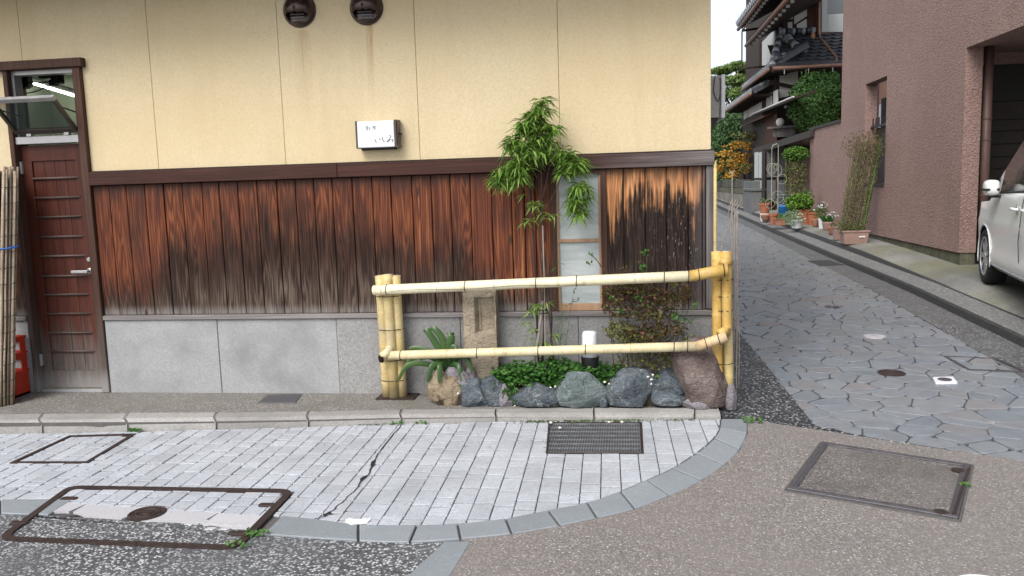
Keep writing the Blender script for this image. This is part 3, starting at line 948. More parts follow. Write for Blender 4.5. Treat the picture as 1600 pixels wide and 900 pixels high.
# ================================================================ covers, grate, marks
def ringed(mb, outer, inner_, z0, z1):
    n = len(outer)
    vs = [(x, y, z1(x, y)) for x, y in outer]+[(x, y, z1(x, y)) for x, y in inner_]+[(x, y, z0(x, y)) for x, y in outer]+[(x, y, z0(x, y)) for x, y in inner_]
    fs = []
    for i in range(n):
        j = (i+1) % n
        fs += [(i, j, n+j, n+i), (2*n+i, 2*n+j, j, i), (n+i, n+j, 3*n+j, 3*n+i)]
    return mb.add(vs, fs)
def roundrect(c, r, k=6):
    c = [Vector(q) for q in c]; out = []; n = len(c)
    for i in range(n):
        p0, p1, p2 = c[i-1], c[i], c[(i+1) % n]
        a = p1+(p0-p1).normalized()*r; b = p1+(p2-p1).normalized()*r
        for j in range(k+1):
            t = j/k
            out.append(tuple(a*(1-t)**2+p1*2*t*(1-t)+b*t*t))
    return out
# A: long cover across forecourt and asphalt
cA = thing('utility_cover', 'long rusty-framed rounded cover straddling the setts and the asphalt', 'manhole cover', (-2.6, 4.0, zs(-2.6)))
ctr = sum((Vector((q.x, q.y)) for q in covA), Vector((0, 0)))/4
cc = ccw([tuple(Vector(q)) for q in covA_xy])
outA = roundrect(cc, .10); innA = roundrect(inset_poly(cc, .042), .07)
ringed(MB(), outA, innA, zst(-.02), zst(.008)).build('frame', MAT['iron'], cA)
inA2 = inset_poly(ccw(innA), .001)
MB().prism(innA, zst(-.012), zst(-.03)).build('joint_bed', MAT['joint'], cA)
# the inside: setts far, pale band, asphalt near
lineB0, lineB1 = xy(T(80, 784)), xy(T(440, 808))
lineC = [T(*q) for q in [(10, 806), (60, 801), (100, 799), (125, 802), (135, 807), (190, 811), (228, 815), (270, 815), (300, 819), (332, 821), (356, 825), (380, 827), (420, 830)]]
bb = [(x, y) for x, y in innA]
near = []
for st in setts:
    p = clip(clip_in(cleanp(shear(st)), inset_poly(cc, .045)), lineB0, lineB1, True)
    if len(p) > 2 and abs(area(p)) > 5e-4:
        MB().prism(ccw(cleanp(p)), zst(.001+random.uniform(-.002, .002)), zst(-.025), .002).build('paver', MAT['paver'], cA)
lc = [xy(q) for q in dens(lineC, 4)]
lc = [(x, y+.006*noise.noise(Vector((x*30, 0, 0)))) for x, y in lc]
cuts = [(20, 795), (118, 795), (218, 800), (328, 808), (425, 815)]
cutx = [T(*q).x for q in cuts]
def y_lin(x, a, b): return a[1]+(b[1]-a[1])*(x-a[0])/(b[0]-a[0])
ic = inset_poly(cc, .045)
for i in range(4):
    x0, x1 = cutx[i]+.002, cutx[i+1]-.002
    bot = [q for q in lc if x0 <= q[0] <= x1]
    if len(bot) < 2: continue
    poly = bot+[(x1+.02, y_lin(x1+.02, lineB0, lineB1)-.004), (x0+.02, y_lin(x0+.02, lineB0, lineB1)-.004)]
    # keep inside the frame by moving stray points
    poly = clip_in(poly, ic)
    if len(poly) > 2: MB().prism(ccw(cleanp(poly)), zst(.0015), zst(-.025)).build('band_stone', MAT['paver_pale'], cA)
asp = [q for q in lc]
lowr = clip_in(clip(ccw([tuple(q) for q in ic]), (lc[0][0]-1, y_lin(lc[0][0]-1, lc[0], lc[-1])+.035), (lc[-1][0]+1, y_lin(lc[-1][0]+1, lc[0], lc[-1])+.035), False), ic)
MB().prism(ccw(cleanp(lowr)), zst(-.002), zst(-.025)).build('asphalt_fill', MAT['asphalt'], cA)
# little broken chips of the band
for (px, py, w, h) in [(298, 818, .030, .022), (318, 815, .036, .026), (340, 817, .035, .03), (362, 820, .035, .02), (330, 826, .03, .018), (352, 826, .03, .018), (380, 818, .03, .03)]:
    q = T(px, py)
    MB().prism([(q.x-w, q.y-h*.6), (q.x+w*.5, q.y-h), (q.x+w, q.y+h*.5), (q.x-w*.3, q.y+h)], zst(.003), zst(-.01), .002).build('chip', MAT['paver_pale'], cA)
pc = T(230, 803)
plug = MB().lathe([(.0, -.01), (.098, -.01), (.098, .007), (.088, .010), (.084, .006), (.062, .006), (.060, .010), (.050, .010), (.048, .006), (.026, .006), (.024, .011), (.0, .011)], 28, (pc.x, pc.y, zs(pc.x))).build('plug', MAT['iron'], cA)
MB().bar((pc.x-.075, pc.y-.01, pc.z+.011), (pc.x+.07, pc.y+.012, pc.z+.011), .012, .008).build('grip', MAT['iron'], plug)
for (px, py) in [(108, 780), (30, 818), (418, 790), (372, 834)]:
    q = T(px, py)
    MB().prism(roundrect([(q.x-.05, q.y-.022), (q.x+.05, q.y-.022), (q.x+.05, q.y+.022), (q.x-.05, q.y+.022)], .02, 3), zst(.009), zst(-.01), .003).build('lug', MAT['iron'], cA)
# B: small paved cover further left
cB = thing('inspection_cover', 'paved inspection cover with thin rusty frame beside the kerb', 'manhole cover', (-4.4, 5.1, zs(-4.4)))
cb = ccw([tuple(q) for q in covB])
ringed(MB(), cb, inset_poly(cb, .028), zst(-.02), zst(.005)).build('frame', MAT['iron'], cB)
MB().prism(inset_poly(cb, .026), zst(-.012), zst(-.03)).build('joint_bed', MAT['joint'], cB)
for st in setts:
    p = clip_in(cleanp([(x+.03, y+.05) for x, y in shear(st)]), inset_poly(cb, .032))
    if len(p) > 2 and abs(area(p)) > 6e-4:
        MB().prism(ccw(cleanp(p)), zst(random.uniform(-.002, .002)), zst(-.025), .002).build('paver', MAT['paver'], cB)
# C: square cover filled with aggregate
cC = thing('square_cover', 'square cover filled with brown aggregate, grey steel frame, on the right road', 'manhole cover', tuple(sum((q for q in cov), Vector())/4))
co = ccw([xy(q) for q in cov])
ringed(MB(), inset_poly(co, -.012), inset_poly(co, -.003), zst(-.01), zst(.003)).build('outer_frame', MAT['joint'], cC)
ringed(MB(), co, inset_poly(co, .045), zst(-.02), zst(.012)).build('frame', MAT['iron_grey'], cC, bevel=.003)
ringed(MB(), inset_poly(co, .014), inset_poly(co, .018), zst(.0), zst(.0135)).build('groove', MAT['joint'], cC)
MB().prism(inset_poly(co, .044), zst(.003), zst(-.03)).build('aggregate_fill', MAT['aggregate_dark'], cC)
for px, py in [(1497, 737), (1470, 803)]:
    q = T(px, py); MB().lathe([(0, 0), (.035, 0), (.035, .006), (.022, .009), (0, .009)], 16, (q.x, q.y, zs(q.x)+.006)).build('lock', MAT['iron'], cC)
MB().prism([xy(T(1511, 735)), xy(T(1516, 735)), xy(T(1493, 808)), xy(T(1487, 808))], zst(.0148), zst(.008)).build('edge_strip', MAT['iron'], cC)
# drain grate
dr = ccw([tuple(q) for q in drain])
dg = thing('drain_grate', 'steel bar drain grate set in the white setts below the kerb', 'drain grate', (-.24, 5.5, zs(-.24)))
ringed(MB(), dr, inset_poly(dr, .012), zst(-.03), zst(.003)).build('frame', MAT['iron'], dg)
MB().prism(inset_poly(dr, .010), zst(-.09), zst(-.10)).build('pit', MAT['dark_hole'], dg)
x0, x1 = min(q[0] for q in dr)+.02, max(q[0] for q in dr)-.02
y0, y1 = min(q[1] for q in dr)+.03, max(q[1] for q in dr)-.03
mb = MB(); nb = 36
for i in range(nb+1):
    x = x0+(x1-x0)*i/nb
    mb.box(x-.0028, x+.0028, y0-.014, y1+.014, zs(x)-.03, zs(x)-.002)
mb.build('grate_bars', MAT['steel'], dg, kind='stuff')
for i in range(8):
    y = y0+(y1-y0)*i/7
    MB().hexa([(x0, y-.0045, zs(x0)-.025), (x1, y-.0045, zs(x1)-.025), (x1, y+.0045, zs(x1)-.025), (x0, y+.0045, zs(x0)-.025), (x0, y-.0045, zs(x0)+.002), (x1, y-.0045, zs(x1)+.002), (x1, y+.0045, zs(x1)+.002), (x0, y+.0045, zs(x0)+.002)]).build('cross_bar', MAT['steel'], dg)
# white pebbles lying on the grate
for i, (px, py, lb) in enumerate([(861, 663, 'white pebble lying on the far left corner of the drain grate'), (875, 671, 'white pebble lying inside the left side of the drain grate'), (952, 662, 'white pebble on the drain grate, middle of the far edge'), (972, 662, 'white pebble on the drain grate, right along the far edge')]):
    q = T(px, py)
    tag(rock_mb((q.x, q.y, q.z+.012), .013, .012, .010, 40+i, 2, 3).build('pebble', MAT['pebble'], smooth=True), lb, 'pebble', 'white pebbles on the drain grate')
# scrap of white paint on the border
q = [T(*k) for k in [(539, 817), (546, 812), (553, 814), (580, 813), (574, 819), (560, 820), (549, 822)]]
tag(MB().prism([xy(a) for a in q], zst(.0105), zst(.002)).build('painted_mark', MAT['paint_white']), 'small white paint mark on the grey border stones', 'road marking')
# painted white ring bottom right
rc = T(1546, 925)
def circ(c, r, n=40): return [(c.x+r*math.cos(2*math.pi*i/n), c.y+r*math.sin(2*math.pi*i/n)) for i in range(n)]
rr = abs(T(1603, 925).x-rc.x)
mh = thing('round_manhole', 'round manhole ringed with white paint at the bottom right', 'manhole cover', tuple(rc))
ringed(MB(), circ(rc, rr), circ(rc, rr*.82), zst(-.01), zst(.005)).build('painted_ring', MAT['paint_white'], mh)
MB().prism(circ(rc, rr*.815), zst(.004), zst(-.02)).build('lid', MAT['asphalt'], mh)
# ================================================================ lane
lane_left = [(1.30, 5.3), (1.235, 5.42), (1.165, 7.0), (1.09, 8.64), (.95, 12), (.85, 34)]
LX1 = 3.05
yy = [4.0, 4.5, 5.0, 5.6, 6.5, 7.5, 8.5, 9.5, 10.5, 12, 14, 16, 19, 22, 26, 30, 36]
def lane_strip(name, xa, xb, off, mat, label, thick=.05, y0=None):
    """sheet with thickness following the lane profile between x = xa(y) and x = xb(y)"""
    mb = MB(); A = []
    rows = [y for y in yy]
    for y in rows:
        a, b = xa(y), xb(y)
        A += [(a, max(y, front_y(a)), 0), (b, max(y, front_y(b)), 0)]
    vs = [(x, y, zl(y)+off) for x, y, _ in A]
    vs2 = [(x, y, zl(y)+off-thick) for x, y, _ in A]
    n = len(rows); fs = []
    k = len(vs)
    for i in range(n-1):
        fs.append((2*i, 2*i+1, 2*i+3, 2*i+2))
        fs.append((2*i, 2*i+2, k+2*i+2, k+2*i)); fs.append((2*i+1, k+2*i+1, k+2*i+3, 2*i+3))
    fs.append((0, k, k+1, 1))
    mb.add(vs+vs2, fs)
    return tag(mb.build(name, mat), label, 'lane', kind='structure')
fa, fb = laneF[1], laneF[3]
def front_y(x):
    if x < fa.x: return laneF[0].y+(fa.y-laneF[0].y)*(x-laneF[0].x)/(fa.x-laneF[0].x)
    return fa.y+(fb.y-fa.y)*(x-fa.x)/(fb.x-fa.x)
def leftx(y):
    for (x0, y0), (x1, y1) in zip(lane_left[:-1], lane_left[1:]):
        if y <= y1: return x0+(x1-x0)*(y-y0)/(y1-y0)
    return lane_left[-1][0]
def kerbx(y):
    t = [(3.6, 3.5), (7.7, 3.48), (13.2, 3.40), (20, 3.34), (36, 3.30)]
    for (y0, x0), (y1, x1) in zip(t[:-1], t[1:]):
        if y <= y1: return x0+(x1-x0)*(y-y0)/(y1-y0)
    return t[-1][1]
lane = lane_strip('lane', leftx, lambda y: LX1, -.010, MAT['mortar'], 'sloping lane paved with irregular grey flagstones')
lane_strip('pebble_strip', lambda y: .60, leftx, -.001, MAT['strip'], 'dark pebble concrete strip between the facade corner and the flagstones')
lane_strip('gutter', lambda y: LX1, lambda y: kerbx(y)+.01, -.003, MAT['gutter'], 'grey pebble gutter along the foot of the dark lane kerb')
# flagstones: cells between scattered seeds
rg = random.Random(21)
seeds = []
y = 4.3; row = 0
while y < 34.5:
    dy = .185 if y < 14 else .22
    x = .75+(row % 2)*.14
    while x < 3.5:
        seeds.append((x+rg.uniform(-.125, .125), y+rg.uniform(-.095, .095)))
        x += rg.choice((.19, .24, .30))
    y += dy; row += 1
grid = {}
for i, q in enumerate(seeds): grid.setdefault((int(q[0]//.5), int(q[1]//.5)), []).append(i)
caps = [(L(1393, 583), .088), (L(1367, 526), .07), (L(1300, 480), .07)]
sqcap = [xy(L(*q)) for q in [(1457, 591), (1489, 590), (1496, 599), (1462, 600)]]
rect_a = [xy(L(*q)) for q in [(1474, 557), (1558, 561), (1606, 582), (1513, 579)]]
flags = []
for i, (sx, sy) in enumerate(seeds):
    p = [(sx-.5, sy-.5), (sx+.5, sy-.5), (sx+.5, sy+.5), (sx-.5, sy+.5)]
    gx, gy = int(sx//.5), int(sy//.5)
    for a in (-2, -1, 0, 1, 2):
        for b in (-2, -1, 0, 1, 2):
            for j in grid.get((gx+a, gy+b), ()):
                if j == i: continue
                tx, ty = seeds[j]
                mx, my = (sx+tx)/2, (sy+ty)/2
                dx, dy = tx-sx, ty-sy
                p = clip(p, (mx, my), (mx-dy, my+dx), True)
                if len(p) < 3: break
    if len(p) < 3: continue
    # lane limits
    for (x0, y0), (x1, y1) in zip(lane_left[:-1], lane_left[1:]):
        if len(p) > 2 and min(q[1] for q in p) < y1+.3 and max(q[1] for q in p) > y0-.3:
            p = clip(p, (x0, y0), (x1, y1), False)
    if len(p) > 2: p = clip(p, (LX1, 0), (LX1, 40), True)
    if len(p) > 2: p = clip(p, xy(fa), xy(fb), True)
    p = cleanp(p, 2e-3)
    if len(p) < 3 or abs(area(p)) < .004: continue
    p = inset_poly(ccw(p), rg.choice((.0035, .005, .007)))
    if area(p) < .003: continue
    # soften the corners, then wander the edges
    q2 = []
    n = len(p)
    for k in range(n):
        a, b = Vector(p[k]), Vector(p[(k+1) % n])
        q2.append(tuple(a.lerp(b, .16))); q2.append(tuple(a.lerp(b, .84)))
    q2 = cleanp(q2, 3e-3)
    if len(q2) < 3 or area(q2) < .003: continue
    flags.append(q2)
def flag_hit(p):
    cx = sum(q[0] for q in p)/len(p); cy = sum(q[1] for q in p)/len(p)
    for c, r in caps:
        if math.hypot(c.x-cx, c.y-cy) < r*.75: return True
    return False
flags = [f for f in flags if not flag_hit(f)]
flags.sort(key=shown, reverse=True)
flagz = lambda e: (lambda x, y: zl(y)+e)
for p in flags[:300]:
    e = rg.uniform(-.004, .004); tx_, ty_ = rg.uniform(-.018, .018), rg.uniform(-.018, .018); cx_, cy_ = p[0]
    MB().prism(p, (lambda x, y: zl(y)+e+(x-cx_)*tx_+(y-cy_)*ty_), flagz(-.03), .004).build('flagstone', MAT['flag'], lane)
mb = MB()
for p in flags[300:]:
    mb.prism(p, flagz(rg.uniform(-.002, .003)), flagz(-.02), .003)
mb.build('flagstones', MAT['flag'], lane, kind='stuff')
# lids in the lane
def lid(name, c, r, mat, label, h=.004, ringm=None):
    pz = zl(c.y)+h
    o = thing(name, label, 'cover', (c.x, c.y, pz))
    a = [(r*math.cos(k*math.pi/14), r*math.sin(k*math.pi/14)) for k in range(28)]
    prof = [(0, -.02), (r, -.02), (r, .0), (r*.9, .004), (r*.86, .0), (r*.6, .0), (r*.56, .004), (r*.48, .004), (r*.44, 0), (r*.2, 0), (r*.16, .004), (0, .004)]
    m = MB().lathe(prof, 28, (c.x, c.y, pz))
    # tilt with the slope of the lane
    m.v = [(x, y, z+(y-c.y)*.04) for x, y, z in m.v]
    m.build('lid', mat, o)
    return o
lid('valve_cover', caps[0][0], .105, MAT['iron'], 'dark round ribbed iron lid in the flagstones, nearest of the round lids')
o = lid('valve_cover', caps[1][0], .05, MAT['iron_grey'], 'small lid in a pale round collar in the middle of the lane')
c = caps[1][0]
MB().lathe([(.052, -.01), (.10, -.01), (.10, .004), (.052, .004)], 24, (c.x, c.y, zl(c.y)+.004)).build('collar', MAT['paver_pale'], o)
lid('valve_cover', caps[2][0], .085, MAT['iron_grey'], 'small dark lid farther up the lane beyond the pale collar', .003)
c = sum((Vector((q[0], q[1])) for q in sqcap), Vector((0, 0)))/4
o = thing('square_valve_cover', 'white square plate with a small round lid, on the flagstones', 'cover', (c.x, c.y, zl(c.y)))
MB().prism(ccw(sqcap), flagz(.010), flagz(-.02), .002).build('plate', MAT['white_plastic'], o)
MB().lathe([(0, 0), (.05, 0), (.05, .008), (.04, .011), (.03, .009), (.022, .012), (0, .012)], 20, (c.x, c.y, zl(c.y)+.006)).build('lid', MAT['iron_grey'], o)
o = thing('inlaid_cover', 'inlaid rectangular cover outlined in dark iron among the flagstones near the gutter', 'cover', (*rect_a[0], zl(rect_a[0][1])))
ra = ccw(rect_a)
ringed(MB(), ra, inset_poly(ra, .022), flagz(-.02), flagz(.008)).build('frame', MAT['iron_grey'], o)
tag(MB().prism(ccw([xy(L(*q)) for q in [(1262, 408), (1295, 407), (1318, 414), (1280, 416)]]), flagz(.007), flagz(-.02)).build('patch_cover', MAT['lane_kerb']), 'dark flush plate at the gutter edge half way up the lane', 'cover')

# kerb, raised walk and upper step on the right of the lane
def prof_run(name, xs_z, mat, label, ys_, kind='structure', cat='kerb', parent=None):
    mb = MB(); k = len(xs_z(ys_[0])); vs = []
    for y in ys_:
        for x, z in xs_z(y): vs.append((x, y, zl(y)+z))
    fs = []
    for i in range(len(ys_)-1):
        for j in range(k-1):
            fs.append((i*k+j, i*k+j+1, (i+1)*k+j+1, (i+1)*k+j))
    mb.add(vs, fs)
    o = mb.build(name, mat, parent)
    return tag(o, label, cat, kind=kind) if not parent else o
ys2 = [2.0, 4, 6, 7, 8, 9, 10.5, 12, 13.5, 15, 17, 19.5, 22, 25, 28, 32, 36]
KH = .09
wob = lambda y: .006*noise.noise(Vector((0, y*3, 0)))
ysk = [2+.22*i for i in range(155)]
prof_run('lane_kerb', lambda y: [(kerbx(y)-.012+wob(y), -.05), (kerbx(y)+wob(y), KH-.02), (kerbx(y)+.02, KH)], MAT['lane_kerb'], 'black stained kerb face along the right of the lane', ysk)
def step_h(y):          # the upper step fades into the ramp by the garage
    return max(0.0, min(.07, (y-10.0)*.02))
prof_run('kerb_top', lambda y: [(kerbx(y)+.018, KH), (kerbx(y)+.30, KH+.012)], MAT['kerb_top'], 'pebble concrete top of the lane kerb', ys2)
prof_run('upper_step', lambda y: [(kerbx(y)+.297, KH+.011), (kerbx(y)+.31, KH+.012+step_h(y)), (kerbx(y)+.34, KH+.014+step_h(y))], MAT['lane_kerb'], 'dark low step behind the kerb top, fading out at the garage', ysk)
prof_run('raised_walk', lambda y: [(kerbx(y)+.337, KH+.010+step_h(y)), (kerbx(y)+.6, .175+step_h(y)*.6), (4.36, .195+step_h(y)*.3), (9.5, .21)], MAT['walk'], 'moss-stained concrete walk along the pink house', ys2, cat='pavement')

# ================================================================ the restaurant building
BL = 'low restaurant building with yellow stucco above a weathered plank dado'
rb = thing('restaurant_building', BL, 'building', (-1.5, D, 0))
ZB0, ZB1 = 1.717, 1.82
TOP = 3.32
seams = [-7.0, -5.87, -4.80, -3.70, -2.63, -1.55, -.475, .625]
DX0, DX1 = W(32, 340, D).x, W(150, 340, D).x      # door opening
d0, d1 = W(43.5, 340, D+.03).x, W(141.5, 340, D+.03).x
for a, b in zip(seams[:-1], seams[1:]):
    a2, b2 = a+.0013, b-.0013
    if a < DX0 < b:
        poly = [(a2, ZB1-.02), (DX0, ZB1-.02), (DX0, 2.70), (b2, 2.70), (b2, TOP), (a2, TOP)]
    elif a < DX1 < b:
        poly = [(DX1, ZB1-.02), (b2, ZB1-.02), (b2, TOP), (a2, TOP), (a2, 2.70), (DX1, 2.70)]
    else:
        poly = [(a2, ZB1-.02), (b2, ZB1-.02), (b2, TOP), (a2, TOP)]
    MB().prism_y(poly, D, D+.05).build('stucco_panel', MAT['stucco'], rb, bevel=.0025)
mb = MB().box(.575, .625, D+.05, 14, -.05, TOP).box(-7, .575, D+.052, D+.12, -.05, .6)
mb.build('side_wall', MAT['stucco'], rb)
mb = MB().box(-7, DX0, D+.052, D+.14, .6, TOP).box(DX1, .575, D+.052, D+.14, .6, TOP).box(DX0, DX1, D+.052, D+.14, 2.72, TOP)
mb.build('backing_wall', MAT['joint'], rb)
# roof and eave
MB().box(-7.6, .70, D-.72, 14.3, TOP+.05, TOP+.17).build('roof', MAT['dark_wood'], rb)
for i in range(18):
    x = -7.3+i*.46
    MB().box(x-.025, x+.025, D-.68, D+.0, TOP-.03, TOP+.049).build('rafter', MAT['dark_wood'], rb)
# beam over the planks, in three lengths
for a, b in ((DX1+.001, -2.2), (-2.198, -.42), (-.418, .645)):
    MB().box(a, b, D-.055, D+.02, ZB0, ZB1).build('beam', MAT['beam'], rb, bevel=.004)
MB().box(-7, DX0-.0, D-.055, D+.02, ZB0, ZB1).build('beam', MAT['beam'], rb, bevel=.004)
MB().box(DX1+.001, .645, D-.03, D+.01, ZB1+.001, ZB1+.012).build('drip_board', MAT['dark_wood'], rb)
# planks
pxs = [148, 171, 198, 227, 256, 285, 316, 343, 372, 402, 433, 462, 491, 520, 551, 582, 611, 644, 674, 704, 735, 768, 799, 819, 836]
xs = [W(p, 290, D).x for p in pxs]
xs[0] = DX1+.002
xs.append(-.555)
def plank(a, b):
    e = random.uniform(-.004, .004)
    return MB().box(a+.003, b-.003, D-.014+e, D+.04, .652, ZB0-.002).build('plank', MAT['plank'], rb, bevel=.004)
for a, b in zip(xs[:-1], xs[1:]): plank(a, b)
xr = [W(p, 290, D).x for p in (943, 974, 1008, 1041, 1075, 1097)]
xr[0] = -.158; xr.append(.585)
for a, b in zip(xr[:-1], xr[1:]): plank(a, b)
for i in range(12): plank(DX0-.003-.16*(i+1), DX0-.003-.16*i)
MB().box(.587, .637, D-.035, D+.06, .66, ZB0-.001).build('corner_post', MAT['grey_post'], rb, bevel=.004)
MB().box(-4.30, -4.268, D-.03, D+.03, 0.0, ZB0-.001).build('door_casing', MAT['frame_wood'], rb, bevel=.003) if False else None
# sill board
for a, b in ((DX1+.002, -1.12), (-1.118, .642)):
    MB().box(a, b, D-.04, D+.03, .612, .650).build('sill_board', MAT['grey_wood'], rb, bevel=.004)
MB().box(-7, DX0-.02, D-.04, D+.03, .612, .650).build('sill_board', MAT['grey_wood'], rb, bevel=.004)
# foundation stones
fx = [DX1+.002, W(345, 560, D).x, W(530, 560, D).x, W(722, 560, D).x, W(905, 560, D).x, .635]
for i, (a, b) in enumerate(zip(fx[:-1], fx[1:])):
    MB().box(a+.0015, b-.0015, D-.022+(.004 if i % 2 else 0), D+.06, -.02, .611).build('foundation_stone', MAT['foundation' if i < 2 else 'foundation_dark'], rb, bevel=.004)
MB().box(-7, DX0-.02, D-.022, D+.06, -.02, .611).build('foundation_stone', MAT['foundation'], rb, bevel=.004)
# low window in the dado
wx0, wx1 = W(866, 300, D).x, W(941, 300, D).x
wz0, wz1 = .652, ZB0-.002
win = MB().box(wx0-.03, wx0+.012, D-.03, D+.05, wz0, wz1).box(wx1-.012, wx1+.03, D-.03, D+.05, wz0, wz1).box(wx0+.012, wx1-.012, D-.028, D+.05, wz1-.03, wz1).build('window', MAT['frame_wood'], rb)
zm = W(900, 376, D).z
s0, s1 = wx0+.012, wx1-.012
MB().box(s0, s0+.018, D-.012, D+.03, wz0+.02, wz1-.03).build('sash_stile', MAT['window_wood'], win, bevel=.002)
MB().box(s1-.018, s1, D-.012, D+.03, wz0+.02, wz1-.03).build('sash_stile', MAT['window_wood'], win, bevel=.002)
MB().box(s0, s1, D-.010, D+.03, zm-.012, zm+.012).build('sash_rail', MAT['window_wood'], win, bevel=.002)
MB().box(s0, s1, D-.014, D+.03, wz0+.001, wz0+.055).build('sash_rail', MAT['window_wood'], win, bevel=.002)
MB().box(s0+.017, s1-.017, D+.008, D+.014, zm+.011, wz1-.029).build('pane', MAT['frost'], win)
MB().box(s0+.017, s1-.017, D+.008, D+.014, wz0+.05, zm-.011).build('pane', MAT['frost'], win)
# door frame
MB().box(d1+.003, DX1-.001, D-.04, D+.13, 0.002, 2.655).build('door_jamb', MAT['frame_wood'], rb, bevel=.004)
MB().box(DX0, d0-.003, D-.04, D+.13, 0.002, 2.655).build('door_jamb', MAT['frame_wood'], rb, bevel=.004)
MB().box(-5.22, DX1+.035, D-.06, D+.13, 2.656, 2.725).build('door_head', MAT['frame_wood'], rb, bevel=.004)
MB().box(d0-.002, d1+.002, D-.01, D+.12, -.01, .018).build('threshold', MAT['foundation'], rb, bevel=.003)
dz0, dz1 = .03, 2.06
door = MB().box(d0, d0+.085, D+.03, D+.065, dz0, dz1).box(d1-.085, d1, D+.03, D+.065, dz0, dz1).box(d0+.085, d1-.085, D+.03, D+.065, W(90, 250, D).z, dz1).box(d0+.085, d1-.085, D+.03, D+.065, dz0, W(112, 580, D).z).build('door', MAT['door_wood'], rb)
pz0, pz1 = W(112, 580, D).z, W(90, 250, D).z
k = 4; pw = (d1-d0-.17)/k
for i in range(k):
    MB().box(d0+.085+i*pw+.001, d0+.085+(i+1)*pw-.001, D+.043, D+.060, pz0, pz1).build('panel_board', MAT['door_wood'], door, bevel=.002)
for yy_ in (278, 308.6, 339, 370, 400.5, 431.8, 461, 491, 521, 550):
    z = W(90, yy_, D).z
    MB().tube([(d0+.075, D+.032, z), (d1-.075, D+.032, z)], .009, 8).build('batten', MAT['rod'], door, smooth=True)
hx, hz = d1-.045, W(140, 424, D).z
h = MB().lathe([(0, 0), (.026, 0), (.026, .012), (.018, .018), (0, .018)], 20)
h.v = [(hx+x, D+.03-z, hz+y) for x, y, z in h.v]
ho = h.build('handle_rose', MAT['alu'], door, smooth=False)
MB().tube([(hx, D+.02, hz), (hx, D-.022, hz)], .010, 10).build('handle_neck', MAT['alu'], door, smooth=True)
MB().box(hx-.135, hx+.012, D-.034, D-.020, hz-.012, hz+.012).build('lever', MAT['alu'], door, bevel=.004, seg=2)
h = MB().lathe([(0, 0), (.020, 0), (.020, .014), (.014, .020), (0, .020)], 18)
lz = W(140, 406, D).z
h.v = [(hx+.004+x, D+.03-z, lz+y) for x, y, z in h.v]
h.build('lock', MAT['alu'], door)
MB().box(d0-.006, d0+.012, D-.0, D+.03, 1.83, 1.93).build('hinge', MAT['alu'], door, bevel=.003)
MB().box(d0-.006, d0+.012, D-.0, D+.03, .22, .32).build('hinge', MAT['alu'], door, bevel=.003)
# transom: aluminium sub-frame and a sash tilted out at the top
tx0, tx1 = d0-.002, d1+.002
MB().box(tx0, tx1, D-.02, D+.09, 2.068, 2.128).build('transom_bar', MAT['alu'], rb, bevel=.003)
MB().box(tx0, tx1, D+.01, D+.10, 2.622, 2.655).build('transom_frame', MAT['alu'], rb)
MB().box(tx0, tx0+.022, D+.01, D+.10, 2.128, 2.622).build('transom_frame', MAT['alu'], rb)
MB().box(tx1-.006, tx1, D+.01, D+.10, 2.128, 2.622).build('transom_frame', MAT['alu_dark'], rb)
hb = Vector((0, D-.015, 2.155)); ht = Vector((0, 5.94, 2.405))
ax = Vector((1, 0, 0)); up = (ht-hb); ul = up.length; un = up.normalized(); nn = un.cross(ax)
sx0, sx1 = tx0+.012, tx1-.004
sash = MB()
def sbar(m, u0, u1, x0, x1, th=.014):
    c = Vector(((x0+x1)/2, 0, 0))+hb*1+un*((u0+u1)/2); c.x = (x0+x1)/2
    m.obox(c, ax*(x1-x0)/2, un*(u1-u0)/2, nn*th); return m
sash = sbar(MB(), 0, .042, sx0, sx1)
sbar(sash, ul-.035, ul, sx0, sx1); sbar(sash, .042, ul-.035, sx0, sx0+.026); sbar(sash, .042, ul-.035, sx1-.026, sx1)
so = sash.build('transom_sash', MAT['alu_dark'], rb)
pane_o = sbar(MB(), .042, ul-.035, sx0+.026, sx1-.026, .003).build('pane', None, so)
sbar(MB(), ul-.034, ul+.002, sx0-.002, sx1+.002, .0155).build('sash_top_rail', MAT['alu'], so)
for x in (sx0+.01, sx1-.01):
    MB().tube([(x, (hb+un*ul*.72).y, (hb+un*ul*.72).z), (x, D+.03, 2.30)], .006, 6).build('stay_arm', MAT['alu_dark'], so)
for x in (sx0+.12, sx1-.1):
    MB().box(x-.02, x+.02, D-.03, D+.0, 2.129, 2.15).build('hinge', MAT['alu'], so)
gl = NT('clear_glass', .12, .12); gl.color((.03, .045, .04)); gl.b.inputs['Alpha'].default_value = .45
pane_o.data.materials.append(gl.m)
MAT['glass'] = gl.m
# the lit room behind the transom
room = plain('greenish_room_wall', (.50, .58, .48), .8, .2, var=.05)
mb = MB().box(-5.6, -3.2, 7.6, 7.65, 0, 3.3).box(-5.6, -3.2, D+.142, 7.6, 3.05, 3.1).box(-3.2, -3.15, D+.142, 7.65, 0, 3.3).box(-5.65, -5.6, D+.142, 7.65, 0, 3.3).box(-5.6, -3.2, D+.142, 7.6, -.05, 0)
mb.build('room_shell', room, rb)
em = NT('fluorescent_tube', .5); em.color((.9, .9, .85)); em.b.inputs['Emission Color'].default_value = (1, .98, .80, 1); em.b.inputs['Emission Strength'].default_value = 9
lampo = thing('tube_light', 'lit fluorescent tube on the ceiling inside the open transom', 'lamp', (-4.6, 7.3, 2.95))
p0, p1 = W(45, 128, 7.2), W(152, 160, 7.0)
MB().tube([p0, p1], .012, 8).build('tube', em.m, lampo, smooth=True)
dd = Vector((0, .04, .035))
MB().bar(p0+dd, p1+dd, .09, .03).build('fitting', MAT['white_plastic'], lampo)
p0, p1 = W(40, 118, 7.3), W(135, 132, 7.25)
mb = MB(); random.seed(3)
